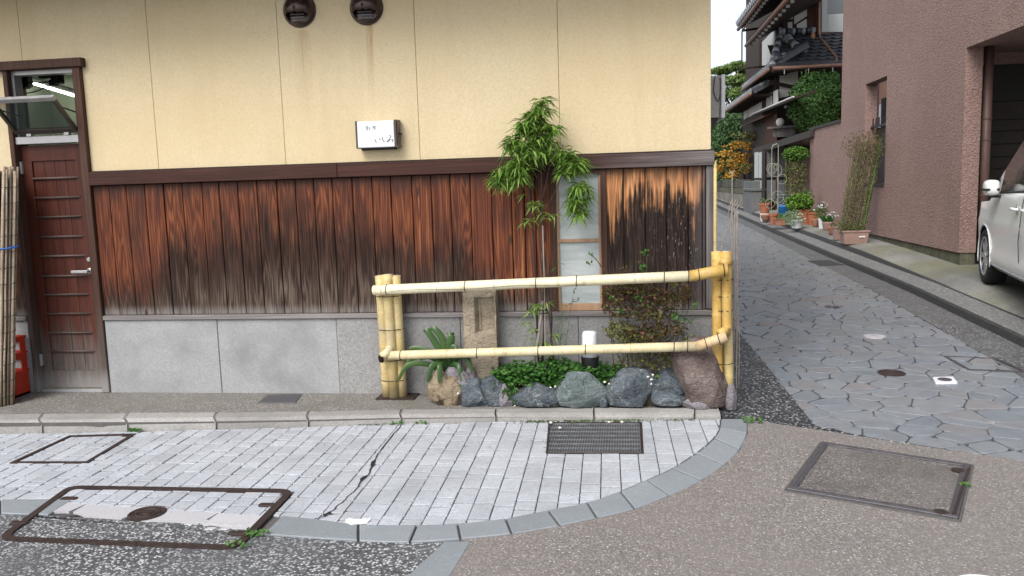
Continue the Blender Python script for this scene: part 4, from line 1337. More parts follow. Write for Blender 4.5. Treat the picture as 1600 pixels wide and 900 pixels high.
tag(MB().tube([W(37, 128, 6.6), W(60, 129, 6.6), W(85, 128, 6.6)], .006, 6).build('cable', MAT['black']), 'short dark cable strung across inside the open transom', 'cable')
pts = [W(40, 146, 6.6), W(52, 144, 6.6), W(64, 140, 6.6), W(76, 133, 6.6), W(84, 126, 6.6), W(90, 118, 6.6)]
tag(MB().tube(pts, .005, 6).build('cable', MAT['black']), 'sagging dark cable hanging inside the open transom', 'cable')
mb = MB()
for px, py, w, h_ in ((62, 113, 22, 5), (75, 117, 14, 6), (87, 121, 6, 10), (40, 127, 4, 9), (30, 125, 9, 14), (82, 129, 4, 5)):
    a, b = W(px-w, py+h_, 6.62), W(px+w, py-h_, 6.62)
    mb.box(a.x, b.x, 6.60, 6.68, a.z, b.z)
tag(mb.build('ceiling_bundle', MAT['black'], bevel=.012, seg=2), 'dark bundle of cables under the ceiling inside the transom', 'cable bundle')
MB().box(W(28, 150, 6.7).x, W(37, 150, 6.7).x, 6.66, 6.74, 2.1, 2.62).build('inner_post', MAT['frame_wood'], rb)

# vents
def vent(px, py, label):
    c = W(px, py, D); r = .118
    o = thing('vent_hood', label, 'vent', (c.x, D, c.z), 'round vent hoods on the stucco wall')
    MB_ = MB()
    # flange ring on the wall
    f = MB().lathe([(r*.9, 0), (r+.012, 0), (r+.012, .010), (r+.004, .016), (r*.9, .016)], 32)
    f.v = [(c.x+x, D-z, c.z+y) for x, y, z in f.v]
    f.build('flange', MAT['vent'], o)
    # dome with the lower front cut away
    n, k = 28, 12; vs = []; fs = []
    for i in range(k+1):
        th = math.pi/2*i/k
        for j in range(n):
            a = 2*math.pi*j/n
            vs.append((r*math.cos(th)*math.cos(a), r*.86*math.sin(th), r*math.cos(th)*math.sin(a)))
    inn = [(x*.955, y*.955, z*.955) for x, y, z in vs]
    N = len(vs)
    def keep(i, j):
        a = 2*math.pi*(j+.5)/n; th = math.pi/2*(i+.5)/k
        y_ = math.sin(th); z_ = math.cos(th)*math.sin(a)
        x_ = math.cos(th)*math.cos(a)
        return not (z_ < -.28 and z_ > -.86 and y_ > .22 and abs(x_) < .72)
    for i in range(k):
        for j in range(n):
            j2 = (j+1) % n
            if keep(i, j):
                fs.append((i*n+j, i*n+j2, (i+1)*n+j2, (i+1)*n+j))
    m = MB().add([(c.x+x, D-.014-y, c.z+z) for x, y, z in vs], fs)
    hd = m.build('hood', MAT['vent'], o, smooth=True)
    md = hd.modifiers.new('solid', 'SOLIDIFY'); md.thickness = .004
    d = MB().lathe([(0, 0), (r*.85, 0), (r*.85, .003), (0, .003)], 24)
    d.v = [(c.x+x, D-.012-z, c.z+y) for x, y, z in d.v]
    d.build('duct_mouth', MAT['dark_hole'], o)
    s = MB()
    for q in range(3):
        zz = c.z-r*.72+q*.02
        s.box(c.x-r*.45, c.x+r*.45, D-.05-q*.008, D-.044-q*.008, zz, zz+.006)
    s.build('louvre', MAT['iron_grey'], o)
vent(468.5, 16, 'brown dome vent hood, left one of the pair near the top of the stucco')
vent(573, 12, 'brown dome vent hood, right one of the pair above the sign')

# wall sign
sx0, sx1 = W(556, 210, D-.10).x, W(622, 210, D-.10).x
sz0, sz1 = W(590, 231, D-.10).z, W(590, 188, D-.10).z
sg = thing('wall_sign', 'small white box sign with brown ends on the yellow stucco', 'sign', ((sx0+sx1)/2, D, sz0))
MB().box(sx0+.012, sx1-.028, D-.105, D-.012, sz0+.004, sz1-.004).build('face', MAT['white_plastic'], sg, bevel=.004)
MB().box(sx0, sx0+.013, D-.108, D-.01, sz0, sz1).build('end_frame', MAT['sign_side'], sg, bevel=.002)
m = MB().box(sx1-.028, sx1-.010, D-.110, D-.01, sz0, sz1)
m.build('end_frame', MAT['sign_side'], sg, bevel=.002)
MB().box(sx1-.010, sx1-.002, D-.098, D-.03, sz0+.012, sz1-.012).build('end_plate', MAT['vent'], sg)
for z0, z1 in ((sz0+.001, sz0+.012), (sz1-.012, sz1-.001)):
    MB().box(sx1-.010, sx1, D-.109, D-.012, z0, z1).build('end_rim', MAT['sign_side'], sg)
MB().box(sx0+.02, sx1-.04, D-.04, D+.001, sz0-.012, sz0+.004).build('bracket', MAT['black'], sg)
MB().box(sx1-.002, sx1+.010, D-.05, D-.02, (sz0+sz1)/2-.006, (sz0+sz1)/2+.006).build('screw', MAT['black'], sg)
# brush writing: strokes in a 1473 x 900 field taken over the sign
def pt(u, v):
    fx = (u-185)/(1205-185); fz = 1-(v-110)/(800-110)
    return (sx0+.013+fx*(sx1-.028-sx0-.013), D-.1065, sz0+.004+fz*(sz1-sz0-.008))
def stroke(pts, w):
    P = [Vector(pt(*q)) for q in pts]
    P2 = dens(P, 4); m = MB(); vs = []
    for i, q in enumerate(P2):
        t = (P2[min(i+1, len(P2)-1)]-P2[max(i-1, 0)]).normalized()
        s_ = Vector((-t.z, 0, t.x)); ww = w*(.65+.5*math.sin(3.0*i/len(P2)+.4))
        vs += [q+s_*ww, q-s_*ww]
    m.add(vs, [(2*i, 2*i+1, 2*i+3, 2*i+2) for i in range(len(P2)-1)]); return m
def letters(name, strokes, w):
    m = MB()
    for st in strokes: 
        k = stroke(st, w); m.add(k.v, k.f)
    m.build(name, MAT['ink'], sg)
letters('lettering', [[(668, 585), (678, 640), (715, 672)], [(785, 575), (805, 590), (828, 602)]], .0026)
letters('lettering', [[(872, 530), (880, 590), (900, 650), (945, 668)]], .0026)
letters('lettering', [[(1055, 505), (1110, 520), (1090, 560), (1050, 620), (1000, 655), (1005, 668), (1050, 640), (1110, 612), (1180, 630)], [(1165, 600), (1150, 650), (1130, 690)]], .0024)
letters('small_lettering', [[(420, 250), (500, 248)], [(430, 270), (500, 270)], [(440, 295), (490, 293)], [(460, 240), (462, 340)], [(435, 320), (495, 318)], [(440, 340), (492, 340)], [(545, 255), (520, 285)], [(550, 285), (520, 312)], [(552, 312), (515, 345)]], .0011)
letters('small_lettering', [[(600, 258), (720, 252)], [(660, 235), (660, 256)], [(630, 280), (695, 276)], [(660, 275), (664, 330), (650, 345)], [(635, 300), (610, 335)], [(685, 298), (715, 330)], [(640, 262), (635, 300)], [(682, 262), (688, 300)]], .0011)
# ================================================================ bamboo fence
random.seed(31)
def FY(px):                        # depth of the rails along the fence
    return 6.03+(5.79-6.03)*(px-590)/(1085-590)
fn = thing('bamboo_fence', 'two-rail bamboo fence with bundled culm posts round the planting bed', 'fence', (-.6, 5.95, 0))
def culm(a, b, r, mat, nodes, parent, name='culm', end='pulp', r2=None, cap=True):
    a = Vector(a); b = Vector(b); d = b-a; u = d.normalized()
    r2 = r2 or r
    pts = [a]; rr = [r]; cuts = sorted(nodes)
    for t in cuts:
        for dt, k in ((-.010, 1.0), (-.004, 1.045), (.003, .985), (.012, 1.0)):
            pts.append(a+d*t+u*dt); rr.append((r+(r2-r)*t)*k)
    pts.append(b); rr.append(r2)
    o = MB().tube(pts, rr, 16, caps=True).build(name, mat, parent, smooth=True)
    # sharp look of the flat ends
    for p in o.data.polygons:
        if len(p.vertices) > 4: p.use_smooth = False
    for t in cuts:
        q = a+d*t; rad_ = (r+(r2-r)*t)
        MB().tube([q-u*.0028, q+u*.0012], [rad_*1.03, rad_*1.02], 16).build('node_ring', MAT['node'], o)
    if cap:
        for q, s in ((a, -1), (b, 1)):
            MB().tube([q+u*s*.001, q+u*s*.003], [r*.62, r*.6], 14).build('hollow_end', MAT[end], o)
    return o
def band(c, u, r, parent, w=.003, tail=None):
    c = Vector(c); u = Vector(u).normalized()
    a = u.orthogonal().normalized(); b = u.cross(a)
    pts = [c+(a*math.cos(t)+b*math.sin(t))*(r+.0015)+u*.004*math.sin(t) for t in [k*math.pi/8 for k in range(17)]]
    return MB().tube(pts, w, 5, caps=False).build('wire_binding', MAT['wire'], parent)
Z = Vector((0, 0, 1))
# left post: three culms on a steel foot
lp = [(-1.862, 6.09, .042), (-1.800, 6.065, .042), (-1.745, 6.095, .040)]
tops = [.958, .968, .955]
MB().box(-1.935, -1.63, 6.0, 6.185, .001, .010).build('foot_plate', MAT['iron'], fn)
for (x, y, r), tz, nd in zip(lp, tops, ((.12, .42, .70, .88), (.30, .55, .93, .82), (.2, .5, .78))):
    culm((x, y, .01), (x-.01, y, tz), r, MAT['bamboo_post'], nd, fn, 'post_culm')
for z in (.14, .30, .54, .80):
    m = MB(); pts = []
    hull = [(-1.907, 6.09), (-1.885, 6.05), (-1.80, 6.021), (-1.725, 6.058), (-1.702, 6.095), (-1.72, 6.138), (-1.87, 6.135), (-1.907, 6.09)]
    m.tube([(x-.01*z, y, z+.006*i/8) for i, (x, y) in enumerate(hull)], .0030, 5, caps=False).build('wire_binding', MAT['wire'], fn)
# top rail
p0, p1 = W(584, 453.5, 6.0), W(1084, 431, 5.79)
top_rail = culm(p0, p1, .0385, MAT['bamboo_rail'], (.03, .215, .40, .60, .83), fn, 'top_rail', 'pulp', .037)
for t in (.045, .305, .53, .655, .915, .985):
    band(p0.lerp(p1, t), p1-p0, .038, fn)
u = (p1-p0).normalized()
MB().tube([p0-u*.012, p0-u*.004, p0+u*.002], [.012, .030, .0385], 16).build('rounded_end', MAT['bamboo_rail'], top_rail, smooth=True)
# split down its length
cv = []
for i in range(40):
    t = .06+.62*i/39
    cv.append(p0.lerp(p1, t)+Vector((0, -.0375, -.010+.010*math.sin(i*.3)*.5-.006*(i/39))))
MB().tube(cv, .0013, 5).build('split', MAT['wire'], top_rail)
q1 = W(1138, 421, 5.77)
sl = culm(W(1078, 431.5, 5.79), q1, .0385, MAT['bamboo_gold'], (.30,), fn, 'rail_sleeve', 'dark_hole', .043)
band(W(1092, 429.5, 5.785), q1-p1, .0395, fn); band(W(1131, 422, 5.77), q1-p1, .043, fn)
MB().tube([W(1129, 412, 5.80), W(1136, 409, 5.84), W(1139, 411, 5.90)], [.029, .030, .029], 14).build('rail_cap', MAT['bamboo_gold'], fn, smooth=True)
# lower rail
p0, p1 = W(604, 555.5, 6.0), W(1090, 541, 5.79)
low = culm(p0, p1, .0345, MAT['bamboo_low'], (.21, .37, .56, .80), fn, 'lower_rail', 'pulp', .034)
for t in (.05, .31, .51, .66, .93, .97):
    band(p0.lerp(p1, t), p1-p0, .0347, fn)
MB().tube([W(597, 557, 5.975), W(604, 552, 5.98), W(609, 546, 6.02), W(607, 543, 6.07)], [.034, .033, .030, .026], 14).build('rail_cap', MAT['bamboo_low'], fn, smooth=True)
MB().tube([W(593, 561, 5.955), W(597, 560, 5.968)], [.028, .034], 14).build('hollow_end', MAT['dark_hole'], fn)
q1 = W(1136, 526, 5.77)
culm(W(1088, 541.5, 5.79), q1, .036, MAT['bamboo_tan'], (.5,), fn, 'rail_sleeve', 'dark_hole', .036)
band(W(1103, 537, 5.785), q1-p1, .0375, fn); band(W(1123, 530.5, 5.775), q1-p1, .0375, fn)
MB().tube([W(1124, 521, 5.79), W(1131, 517, 5.82), W(1136, 521, 5.86)], [.028, .030, .028], 14).build('rail_cap', MAT['bamboo_gold'], fn, smooth=True)
# right post
ra, rbq = W(1120, 393, 5.90), W(1134, 393, 5.87)
culm((ra.x+.012, 5.90, .05), (ra.x, 5.90, ra.z), .0385, MAT['bamboo_gold'], (.2, .34, .58, .72, .86), fn, 'post_culm')
zb = W(1136, 513, 5.87).z
culm((rbq.x+.008, 5.87, zb), (rbq.x, 5.87, rbq.z), .037, MAT['bamboo_gold'], (.03, .42, .66), fn, 'post_culm')
culm((rbq.x+.03, 5.905, .05), (rbq.x+.012, 5.91, rbq.z-.12), .033, MAT['bamboo_post'], (.18, .35, .6), fn, 'post_culm')
for py in (438, 464, 486, 569):
    z = W(1128, py, 5.87).z
    hull = [(ra.x-.036, 5.90), (ra.x, 5.86), (rbq.x, 5.831), (rbq.x+.039, 5.87), (rbq.x+.035, 5.91), (ra.x, 5.94), (ra.x-.036, 5.90)]
    MB().tube([(x+.01, y, z+.002*i) for i, (x, y) in enumerate(hull)], .0030, 5, caps=False).build('wire_binding', MAT['wire'], fn)
MB().tube([W(1127, 430, 5.83), W(1127, 486, 5.83), W(1130, 600, 5.85)], .0022, 5).build('wire_binding', MAT['wire'], fn)

# thin pole rising behind the right post
pol = thing('bamboo_pole', 'thin upright bamboo pole at the corner of the facade', 'pole', (.68, 6.12, 0))
pb, pt_ = W(1116, 640, 6.12), W(1117.5, 262, 6.12)
culm((pb.x+.006, 6.12, .0), pt_, .0135, MAT['bamboo_post'], (.15, .33, .5, .66, .82), pol, 'culm', 'pulp', .012, cap=False)
MB().tube([pt_, pt_+Vector((.004, 0, .05))], [.012, .0035], 8).build('broken_tip', MAT['bamboo_post'], pol)

# withered canes beside the right post
cn = thing('withered_canes', 'bundle of withered grey canes behind the right bamboo post', 'dead plant', (.82, 5.97, 0))
for pts, r in ([[(1146, 645), (1145, 480), (1144, 330), (1144, 268)], .006], [[(1150, 640), (1152, 470), (1152, 375), (1150, 330)], .007], [[(1142, 640), (1144, 460), (1142, 350), (1145, 322)], .006], [[(1147, 560), (1147, 420), (1148, 340), (1147, 318)], .008],
               [[(1140, 520), (1127, 395), (1135, 350), (1142, 315)], .0035], [[(1126, 400), (1131, 372), (1140, 345)], .003], [[(1152, 480), (1150, 430), (1153, 330)], .004], [[(1154, 610), (1155, 520), (1149, 440)], .004]):
    MB().tube(dens([W(x, y, 5.98+.02*(r-.005)*100) for x, y in pts], 3), r*.7, 6).build('cane', MAT['cane'], cn, smooth=True)
for pts in ([(1144, 272), (1139, 264)], [(1144, 273), (1148, 265)], [(1148, 322), (1141, 313)], [(1149, 322), (1154, 314)], [(1147, 320), (1150, 311)], [(1151, 326), (1156, 318)], [(1145, 322), (1143, 312)]):
    MB().tube([W(x, y, 5.98) for x, y in pts], [.004, .002], 5).build('twig', MAT['cane'], cn)

# ================================================================ rocks of the planting bed
def rockpx(x0, y0, x1, y1, Y, mat, label, seed, ry=.09, cuts=8, rough=.10, name='edging_rock', grp='rocks edging the planting bed', sink=.0, up=False):
    a, b = W(x0, (y0+y1)/2, Y), W(x1, (y0+y1)/2, Y)
    zt, zb_ = W((x0+x1)/2, y0, Y).z, W((x0+x1)/2, y1, Y).z
    zb_ = (zb_-.03 if up else min(zb_, .03))-sink
    cx = (a.x+b.x)/2; rx = (b.x-a.x)/2*1.24; rz = (zt-zb_)/1.48*1.06
    c = (cx, Y+ry*.75, zb_+rz*.55)
    m = rock_mb(c, rx, ry, rz, seed, 4 if rx > .06 else 3, cuts, rough)
    return tag(m.build(name, mat, smooth=False), label, 'rock', grp)
BY = 5.80
rockpx(718, 598, 762, 637, BY+.02, MAT['rock_blue'], 'dark blue-grey rock on the kerb right of the brown rock cluster', 3, .10)
rockpx(746, 592, 790, 628, BY+.03, MAT['rock_blue'], 'pale-topped blue-grey rock wedged above the dark one, below the stone post', 4, .10, up=True)
rockpx(778, 606, 800, 636, BY+.03, MAT['rock_purple'], 'narrow grey rock between two wide dark rocks, weeds on it', 5, .07)
rockpx(803, 603, 874, 636, BY, MAT['rock_blue'], 'low wide slate-grey rock left of the big green-grey boulder', 6, .10, 6)
rockpx(868, 582, 947, 637, BY-.01, MAT['rock_green'], 'big pointed green-grey boulder in the middle of the bed edge', 17, .13, 9, .07)
rockpx(946, 583, 1024, 636, BY, MAT['rock_blue'], 'large blue-grey rock with pale veins right of the green-grey boulder', 8, .12, 9)
rockpx(1019, 584, 1068, 616, BY+.03, MAT['rock_blue'], 'layered dark rock, upper one beside the reddish boulder', 9, .10, 8, .16, up=True)
rockpx(1022, 610, 1068, 635, BY+.0, MAT['rock_blue'], 'dark slab rock, lower one beside the reddish boulder', 10, .09, 6)
rockpx(936, 616, 949, 637, BY-.0, MAT['rock_blue'], 'small dark stone wedged right of the green-grey boulder', 12, .05)
rockpx(1056, 540, 1142, 633, BY-.0, MAT['rock_red'], 'tall reddish-brown boulder under the right end of the fence', 29, .17, 4, .09, sink=.02)
rockpx(1068, 622, 1110, 640, BY-.02, MAT['rock_purple'], 'flat dark stone at the foot of the reddish boulder', 14, .06)
rockpx(1136, 605, 1153, 642, BY-.0, MAT['rock_purple'], 'lichen-covered upright stone at the foot of the right post', 15, .05)
g2 = 'brown rocks of the small pile'
rockpx(683, 600, 718, 636, BY+.06, MAT['rock_brown'], 'rounded brown rock in front of the pile below the strap-leaf plant', 31, .08, 5, .10, 'piled_rock', g2)
rockpx(668, 585, 700, 625, BY+.10, MAT['rock_brown'], 'leftmost brown rock of the pile below the strap-leaf plant', 32, .07, 5, .10, 'piled_rock', g2)
rockpx(695, 588, 716, 603, BY+.11, MAT['rock_brown'], 'small flat brown rock, topmost of the pile', 33, .06, 6, .10, 'piled_rock', g2, up=True)
rockpx(713, 584, 734, 612, BY+.09, MAT['rock_purple'], 'small purple-grey stone right of the brown pile', 34, .06, 6)
rockpx(696, 575, 724, 589, BY+.15, MAT['rock_purple'], 'flat dark grey stone behind the brown pile', 35, .06, 6, up=True)
rockpx(721, 576, 742, 592, BY+.20, MAT['rock_purple'], 'small grey stone left of the stone post foot', 36, .05, 6)
rockpx(676, 618, 686, 628, BY+.05, MAT['rock_brown'], 'tiny brown stone at the left foot of the pile', 37, .03, 5, .10, 'piled_rock', g2)
# soil and pebbles
mb = MB(); nx, ny = 40, 8; vs = []
for j in range(ny+1):
    for i in range(nx+1):
        x = -1.40+(.62+1.40)*i/nx; y = 5.86+(6.195-5.86)*j/ny
        vs.append((x, y, .085+.05*min(1, j/3)+.03*noise.noise(Vector((x*4, y*6, 0)))-(.06 if i in (0, nx) else 0)))
fs = [(j*(nx+1)+i, j*(nx+1)+i+1, (j+1)*(nx+1)+i+1, (j+1)*(nx+1)+i) for j in range(ny) for i in range(nx)]
mb.add(vs, fs); vs2 = [(x, y, -.01) for x, y, z in vs]
k = len(vs)
b1 = [i for i in range(nx+1)]
mb.add([vs[i] for i in b1]+[vs2[i] for i in b1], [(i, i+nx+1, i+nx+2, i+1) for i in range(nx)])
tag(mb.build('soil', MAT['earth'], smooth=True), 'dark soil of the planting bed between rocks and facade', 'soil', kind='stuff')
mb = MB()
for i in range(60):
    x = random.uniform(-1.3, .5); y = random.uniform(5.90, 6.0)
    m = rock_mb((x, y, .135+.03*noise.noise(Vector((x*4, y*6, 0)))), .011, .010, .008, i, 1, 2)
    mb.add(m.v, m.f)
for px, py in ((727, 612), (735, 607), (716, 615), (945, 597), (952, 600), (1018, 593), (1017, 600), (1013, 589), (803, 627), (805, 634), (1040, 630), (860, 606), (868, 604), (1020, 586), (741, 604), (746, 603), (1057, 633), (965, 598)):
    q = W(px, py, 5.86)
    m = rock_mb(tuple(q), .011, .010, .009, px, 2, 3); mb.add(m.v, m.f)
tag(mb.build('gravel', MAT['pebble'], smooth=True), 'scattered pale pebbles between the bed rocks', 'gravel', kind='stuff')

# ================================================================ stone post with a niche
a, b = W(724, 520, 6.05), W(776, 520, 6.05)
zt = W(750, 455, 6.05).z
sp = thing('stone_post', 'square weathered sandstone post with a carved niche, behind the fence', 'stone post', ((a.x+b.x)/2, 6.1, 0))
n0, n1 = W(741.5, 490, 6.05).x, W(773, 490, 6.05).x
nz0, nz1 = W(757, 521, 6.05).z, W(757, 464, 6.05).z
X = [a.x, n0, n1, b.x]; Zs = [0.02, nz0, nz1, zt]
bm = bmesh.new()
V = [[bm.verts.new((x+(.004 if (i == 0) else 0), 6.05, z)) for i, x in enumerate(X)] for z in Zs]
for j in range(3):
    for i in range(3):
        if i == 1 and j == 1: continue
        bm.faces.new((V[j][i], V[j][i+1], V[j+1][i+1], V[j+1][i]))
ins = .014
N = [bm.verts.new((x, 6.095, z)) for x, z in ((n0+ins*1.6, nz0+ins), (n1-ins, nz0+ins*1.4), (n1-ins, nz1-ins), (n0+ins*1.6, nz1-ins))]
R = [V[1][1], V[1][2], V[2][2], V[2][1]]
for i in range(4):
    bm.faces.new((R[i], R[(i+1) % 4], N[(i+1) % 4], N[i]))
bm.faces.new(N)
Bk = [bm.verts.new(q) for q in ((X[0], 6.185, .02), (X[3], 6.185, .02), (X[3], 6.185, zt), (X[0], 6.185, zt))]
bm.faces.new((Bk[1], Bk[0], Bk[3], Bk[2]))
bm.faces.new((V[3][0], V[3][1], V[3][2], V[3][3], Bk[2], Bk[3]))
bm.faces.new((Bk[0], Bk[1], V[0][3], V[0][2], V[0][1], V[0][0]))
bm.faces.new((V[0][3], Bk[1], Bk[2], V[3][3], V[2][3], V[1][3]))
bm.faces.new((Bk[0], V[0][0], V[1][0], V[2][0], V[3][0], Bk[3]))
bmesh.ops.triangulate(bm, faces=[f for f in bm.faces if len(f.verts) > 4])
bmesh.ops.subdivide_edges(bm, edges=bm.edges[:], cuts=4, use_grid_fill=True)
for v in bm.verts:
    d = Vector((noise.noise(v.co*14), noise.noise(v.co*14+Vector((9, 0, 0))), noise.noise(v.co*14+Vector((0, 9, 0)))))
    v.co += d*.0055+.003*Vector((noise.noise(v.co*50), noise.noise(v.co*50+Vector((3, 0, 0))), 0))
me_v = [tuple(v.co) for v in bm.verts]; bm.verts.index_update()
me_f = [tuple(v.index for v in f.verts) for f in bm.faces]; bm.free()
MB().add(me_v, me_f).build('pillar', MAT['post_stone'], sp)
MB().box(W(748, 490, 6.08).x, W(751, 490, 6.08).x, 6.088, 6.0945, nz0+.02, nz1-.02).build('niche_edge', MAT['post_stone'], sp)

# ================================================================ garden lamp
Y = 5.98
lc_ = W(921.5, 540, Y); zt = W(921.5, 517, Y).z; zm = W(921.5, 557, Y).z; zb = W(921.5, 574, Y).z
gl_ = thing('garden_lamp', 'white capsule garden lamp on a black base, not lit, among the leaves', 'lamp', (lc_.x, Y, zb))
r = (W(934, 550, Y).x-W(909, 550, Y).x)/2
MB().lathe([(0, zm), (r*1.0, zm), (r*.98, zm+.05), (r*.93, zt-.03), (r*.86, zt-.012), (r*.7, zt-.003), (0, zt)], 28, (lc_.x, Y, 0)).build('globe', MAT['white_plastic'], gl_, smooth=True)
MB().lathe([(0, zb-.08), (r*.6, zb-.08), (r*.75, zb-.03), (r*1.0, zb+.01), (r*1.12, zm-.02), (r*1.14, zm), (r*.9, zm+.002), (0, zm+.002)], 28, (lc_.x, Y, 0)).build('base', MAT['black'], gl_, smooth=True)

# ================================================================ plants of the bed
random.seed(5)
def stem(mb_or_none, pts, r0, r1, mat, parent, name='stem', n=6):
    P = dens([Vector(q) for q in pts], 4); k = len(P)
    return MB().tube(P, [r0+(r1-r0)*i/(k-1) for i in range(k)], n).build(name, mat, parent, smooth=True)
bp = thing('black_bamboo', 'young black bamboo with drooping green leaf tufts tied to stakes', 'bamboo plant', (-.55, 6.05, .1))
YB = 6.03
stem(None, [W(x, y, YB) for x, y in [(842, 575), (838, 480), (833, 380), (829, 320), (823, 270), (826, 230), (835, 180)]], .009, .004, MAT['stem_dark'], bp, 'culm')
stem(None, [W(x, y, YB-.02) for x, y in [(848, 572), (850, 480), (847, 420), (842, 340), (850, 300), (860, 255), (866, 235)]], .007, .003, MAT['stem_dark'], bp, 'culm')
stem(None, [W(x, y, YB-.03) for x, y in [(858, 572), (862, 500), (856, 440), (851, 400), (846, 330), (846, 200), (846, 165)]], .008, .003, MAT['stem_dark'], bp, 'culm')
stem(None, [W(x, y, YB-.04) for x, y in [(838, 332), (858, 338), (876, 325), (893, 300)]], .003, .002, MAT['stem_dark'], bp, 'twig')
stem(None, [W(x, y, YB-.04) for x, y in [(848, 330), (862, 310), (880, 270), (890, 245)]], .003, .002, MAT['stem_dark'], bp, 'twig')
stem(None, [W(x, y, YB-.04) for x, y in [(830, 290), (815, 275), (795, 270)]], .003, .002, MAT['stem_dark'], bp, 'twig')
for a_, b_, r_, mt in (((834, 572), (848, 470), .012, 'cane'), ((866, 575), (846, 395), .007, 'stem_dark'), ((852, 578), (848, 352), .006, 'cane'), ((845, 575), (853, 440), .006, 'stem_dark')):
    stem(None, [W(*a_, YB-.06), W((a_[0]+b_[0])/2+1, (a_[1]+b_[1])/2, YB-.05), W(*b_, YB-.04)], r_, r_*.8, MAT[mt], bp, 'stake')
for py in (484, 489):
    c_ = W(850, py, YB-.03)
    MB().tube([c_+Vector((.032*math.cos(t), .03*math.sin(t), .004*math.sin(3*t))) for t in [k*math.pi/6 for k in range(13)]], .004, 5).build('tie', MAT['black'], bp)
def tuft(mb, c, k=9, l=.13, w=.015, spread=1.0, droop=.45, upb=0.15):
    for i in range(k):
        a = random.uniform(0, 6.28)
        d = Vector((math.cos(a)*spread, math.sin(a)*spread*.8, random.uniform(-.75, .55)+upb))
        mb.leaf(c, d, l*random.uniform(.65, 1.15), w*random.uniform(.75, 1.15), droop*random.uniform(.6, 1.4))
pxm = YB/FPX*1.03
clumps = [(845, 168, 20, 20, 9), (836, 182, 24, 16, 10), (822, 198, 28, 18, 14), (852, 203, 26, 20, 14), (814, 226, 32, 20, 18), (846, 226, 28, 22, 16), (828, 238, 24, 20, 12), (800, 262, 26, 16, 11),
          (786, 281, 24, 18, 13), (805, 276, 20, 18, 9), (818, 258, 20, 16, 8), (884, 240, 18, 14, 9), (896, 254, 22, 18, 13), (888, 264, 18, 18, 8), (908, 292, 15, 14, 8), (903, 310, 18, 20, 12), (906, 330, 14, 14, 8)]
for px, py, rx, rz, nn_ in clumps:
    mb = MB()
    c = W(px, py, YB-.06)
    for i in range(int(nn_*1.45)):
        while True:
            q = Vector((random.uniform(-1, 1), random.uniform(-1, 1), random.uniform(-1, 1)))
            if q.length < 1: break
        p = c+Vector((q.x*rx*pxm*.72, q.y*.10, q.z*rz*pxm*.72))
        p.y = min(p.y, D-.13)
        tuft(mb, p, random.randint(7, 10), .112, .019, droop=.5)
    mb.v = [(x, min(y, D-.05), z) for x, y, z in mb.v]
    mb.build('leaf_tuft', MAT['leaf_bamboo'], bp)
for px, py, k_ in ((835, 318, 2), (824, 345, 3), (842, 322, 2), (862, 334, 2), (850, 338, 2), (816, 308, 1), (830, 486, 3), (838, 474, 3), (823, 500, 2), (858, 476, 2), (836, 515, 2), (826, 530, 1), (852, 535, 3), (866, 520, 2), (845, 550, 2), (832, 545, 2)):
    mb = MB()
    for i in range(k_):
        p = W(px+random.uniform(-5, 5), py+random.uniform(-5, 5), YB-.05)
        tuft(mb, p, 7, .085, .012)
    mb.v = [(x, min(y, D-.05), z) for x, y, z in mb.v]
    mb.build('leaf_tuft', MAT['leaf_bamboo'], bp)
# thin green shoots in front of the window
sh = thing('bamboo_shoot', 'thin pale bamboo shoots with few leaves in front of the low window', 'bamboo plant', (-.45, 6.02, .1))
for pts in ([(872, 565), (878, 500), (876, 440), (872, 405)], [(880, 565), (888, 510), (894, 470), (900, 445)], [(866, 560), (872, 520), (884, 480), (902, 470)]):
    stem(None, [W(x, y, 6.0) for x, y in pts], .0025, .0012, MAT['stem_green'], sh, 'shoot')
mb = MB()
for px, py in ((873, 410), (870, 418), (893, 470), (902, 472), (888, 478), (878, 490), (868, 500), (884, 520), (874, 455), (866, 470), (895, 455), (881, 545), (874, 530)):
    for i in range(2):
        mb.leaf(W(px, py, 6.0), (random.uniform(-1, 1), random.uniform(-.6, .2), random.uniform(-.3, .8)), .06, .011, .3)
mb.build('leaves', MAT['leaf_green'], sh)

# strap-leaf plant at the left end
cl = thing('strap_leaf_plant', 'clump of dark glossy strap leaves with yellow edges by the left rock pile', 'plant', (-1.33, 6.0, .12))
def strap(path, w, mat='leaf_clivia'):
    P = dens([Vector(q) for q in path], 5); k = len(P); vs = []
    for i, q in enumerate(P):
        t = (P[min(i+1, k-1)]-P[max(i-1, 0)]).normalized()
        s_ = t.cross(Vector((.25, -1, .2))).normalized(); nrm = s_.cross(t)
        ww = w*(.35+.65*math.sin(math.pi*min(1, .12+.88*i/(k-1)*1.0)))*(1 if i < k-1 else .05)
        vs += [q-s_*ww/2-nrm*ww*.12, q+nrm*ww*.10, q+s_*ww/2-nrm*ww*.12]
    fs = []
    for i in range(k-1):
        for j in range(2): fs.append((3*i+j, 3*i+j+1, 3*i+4+j, 3*i+3+j))
    o = MB().add(vs, fs).build('strap_leaf', MAT[mat], cl, smooth=True)
    return o
B0 = (700, 588)
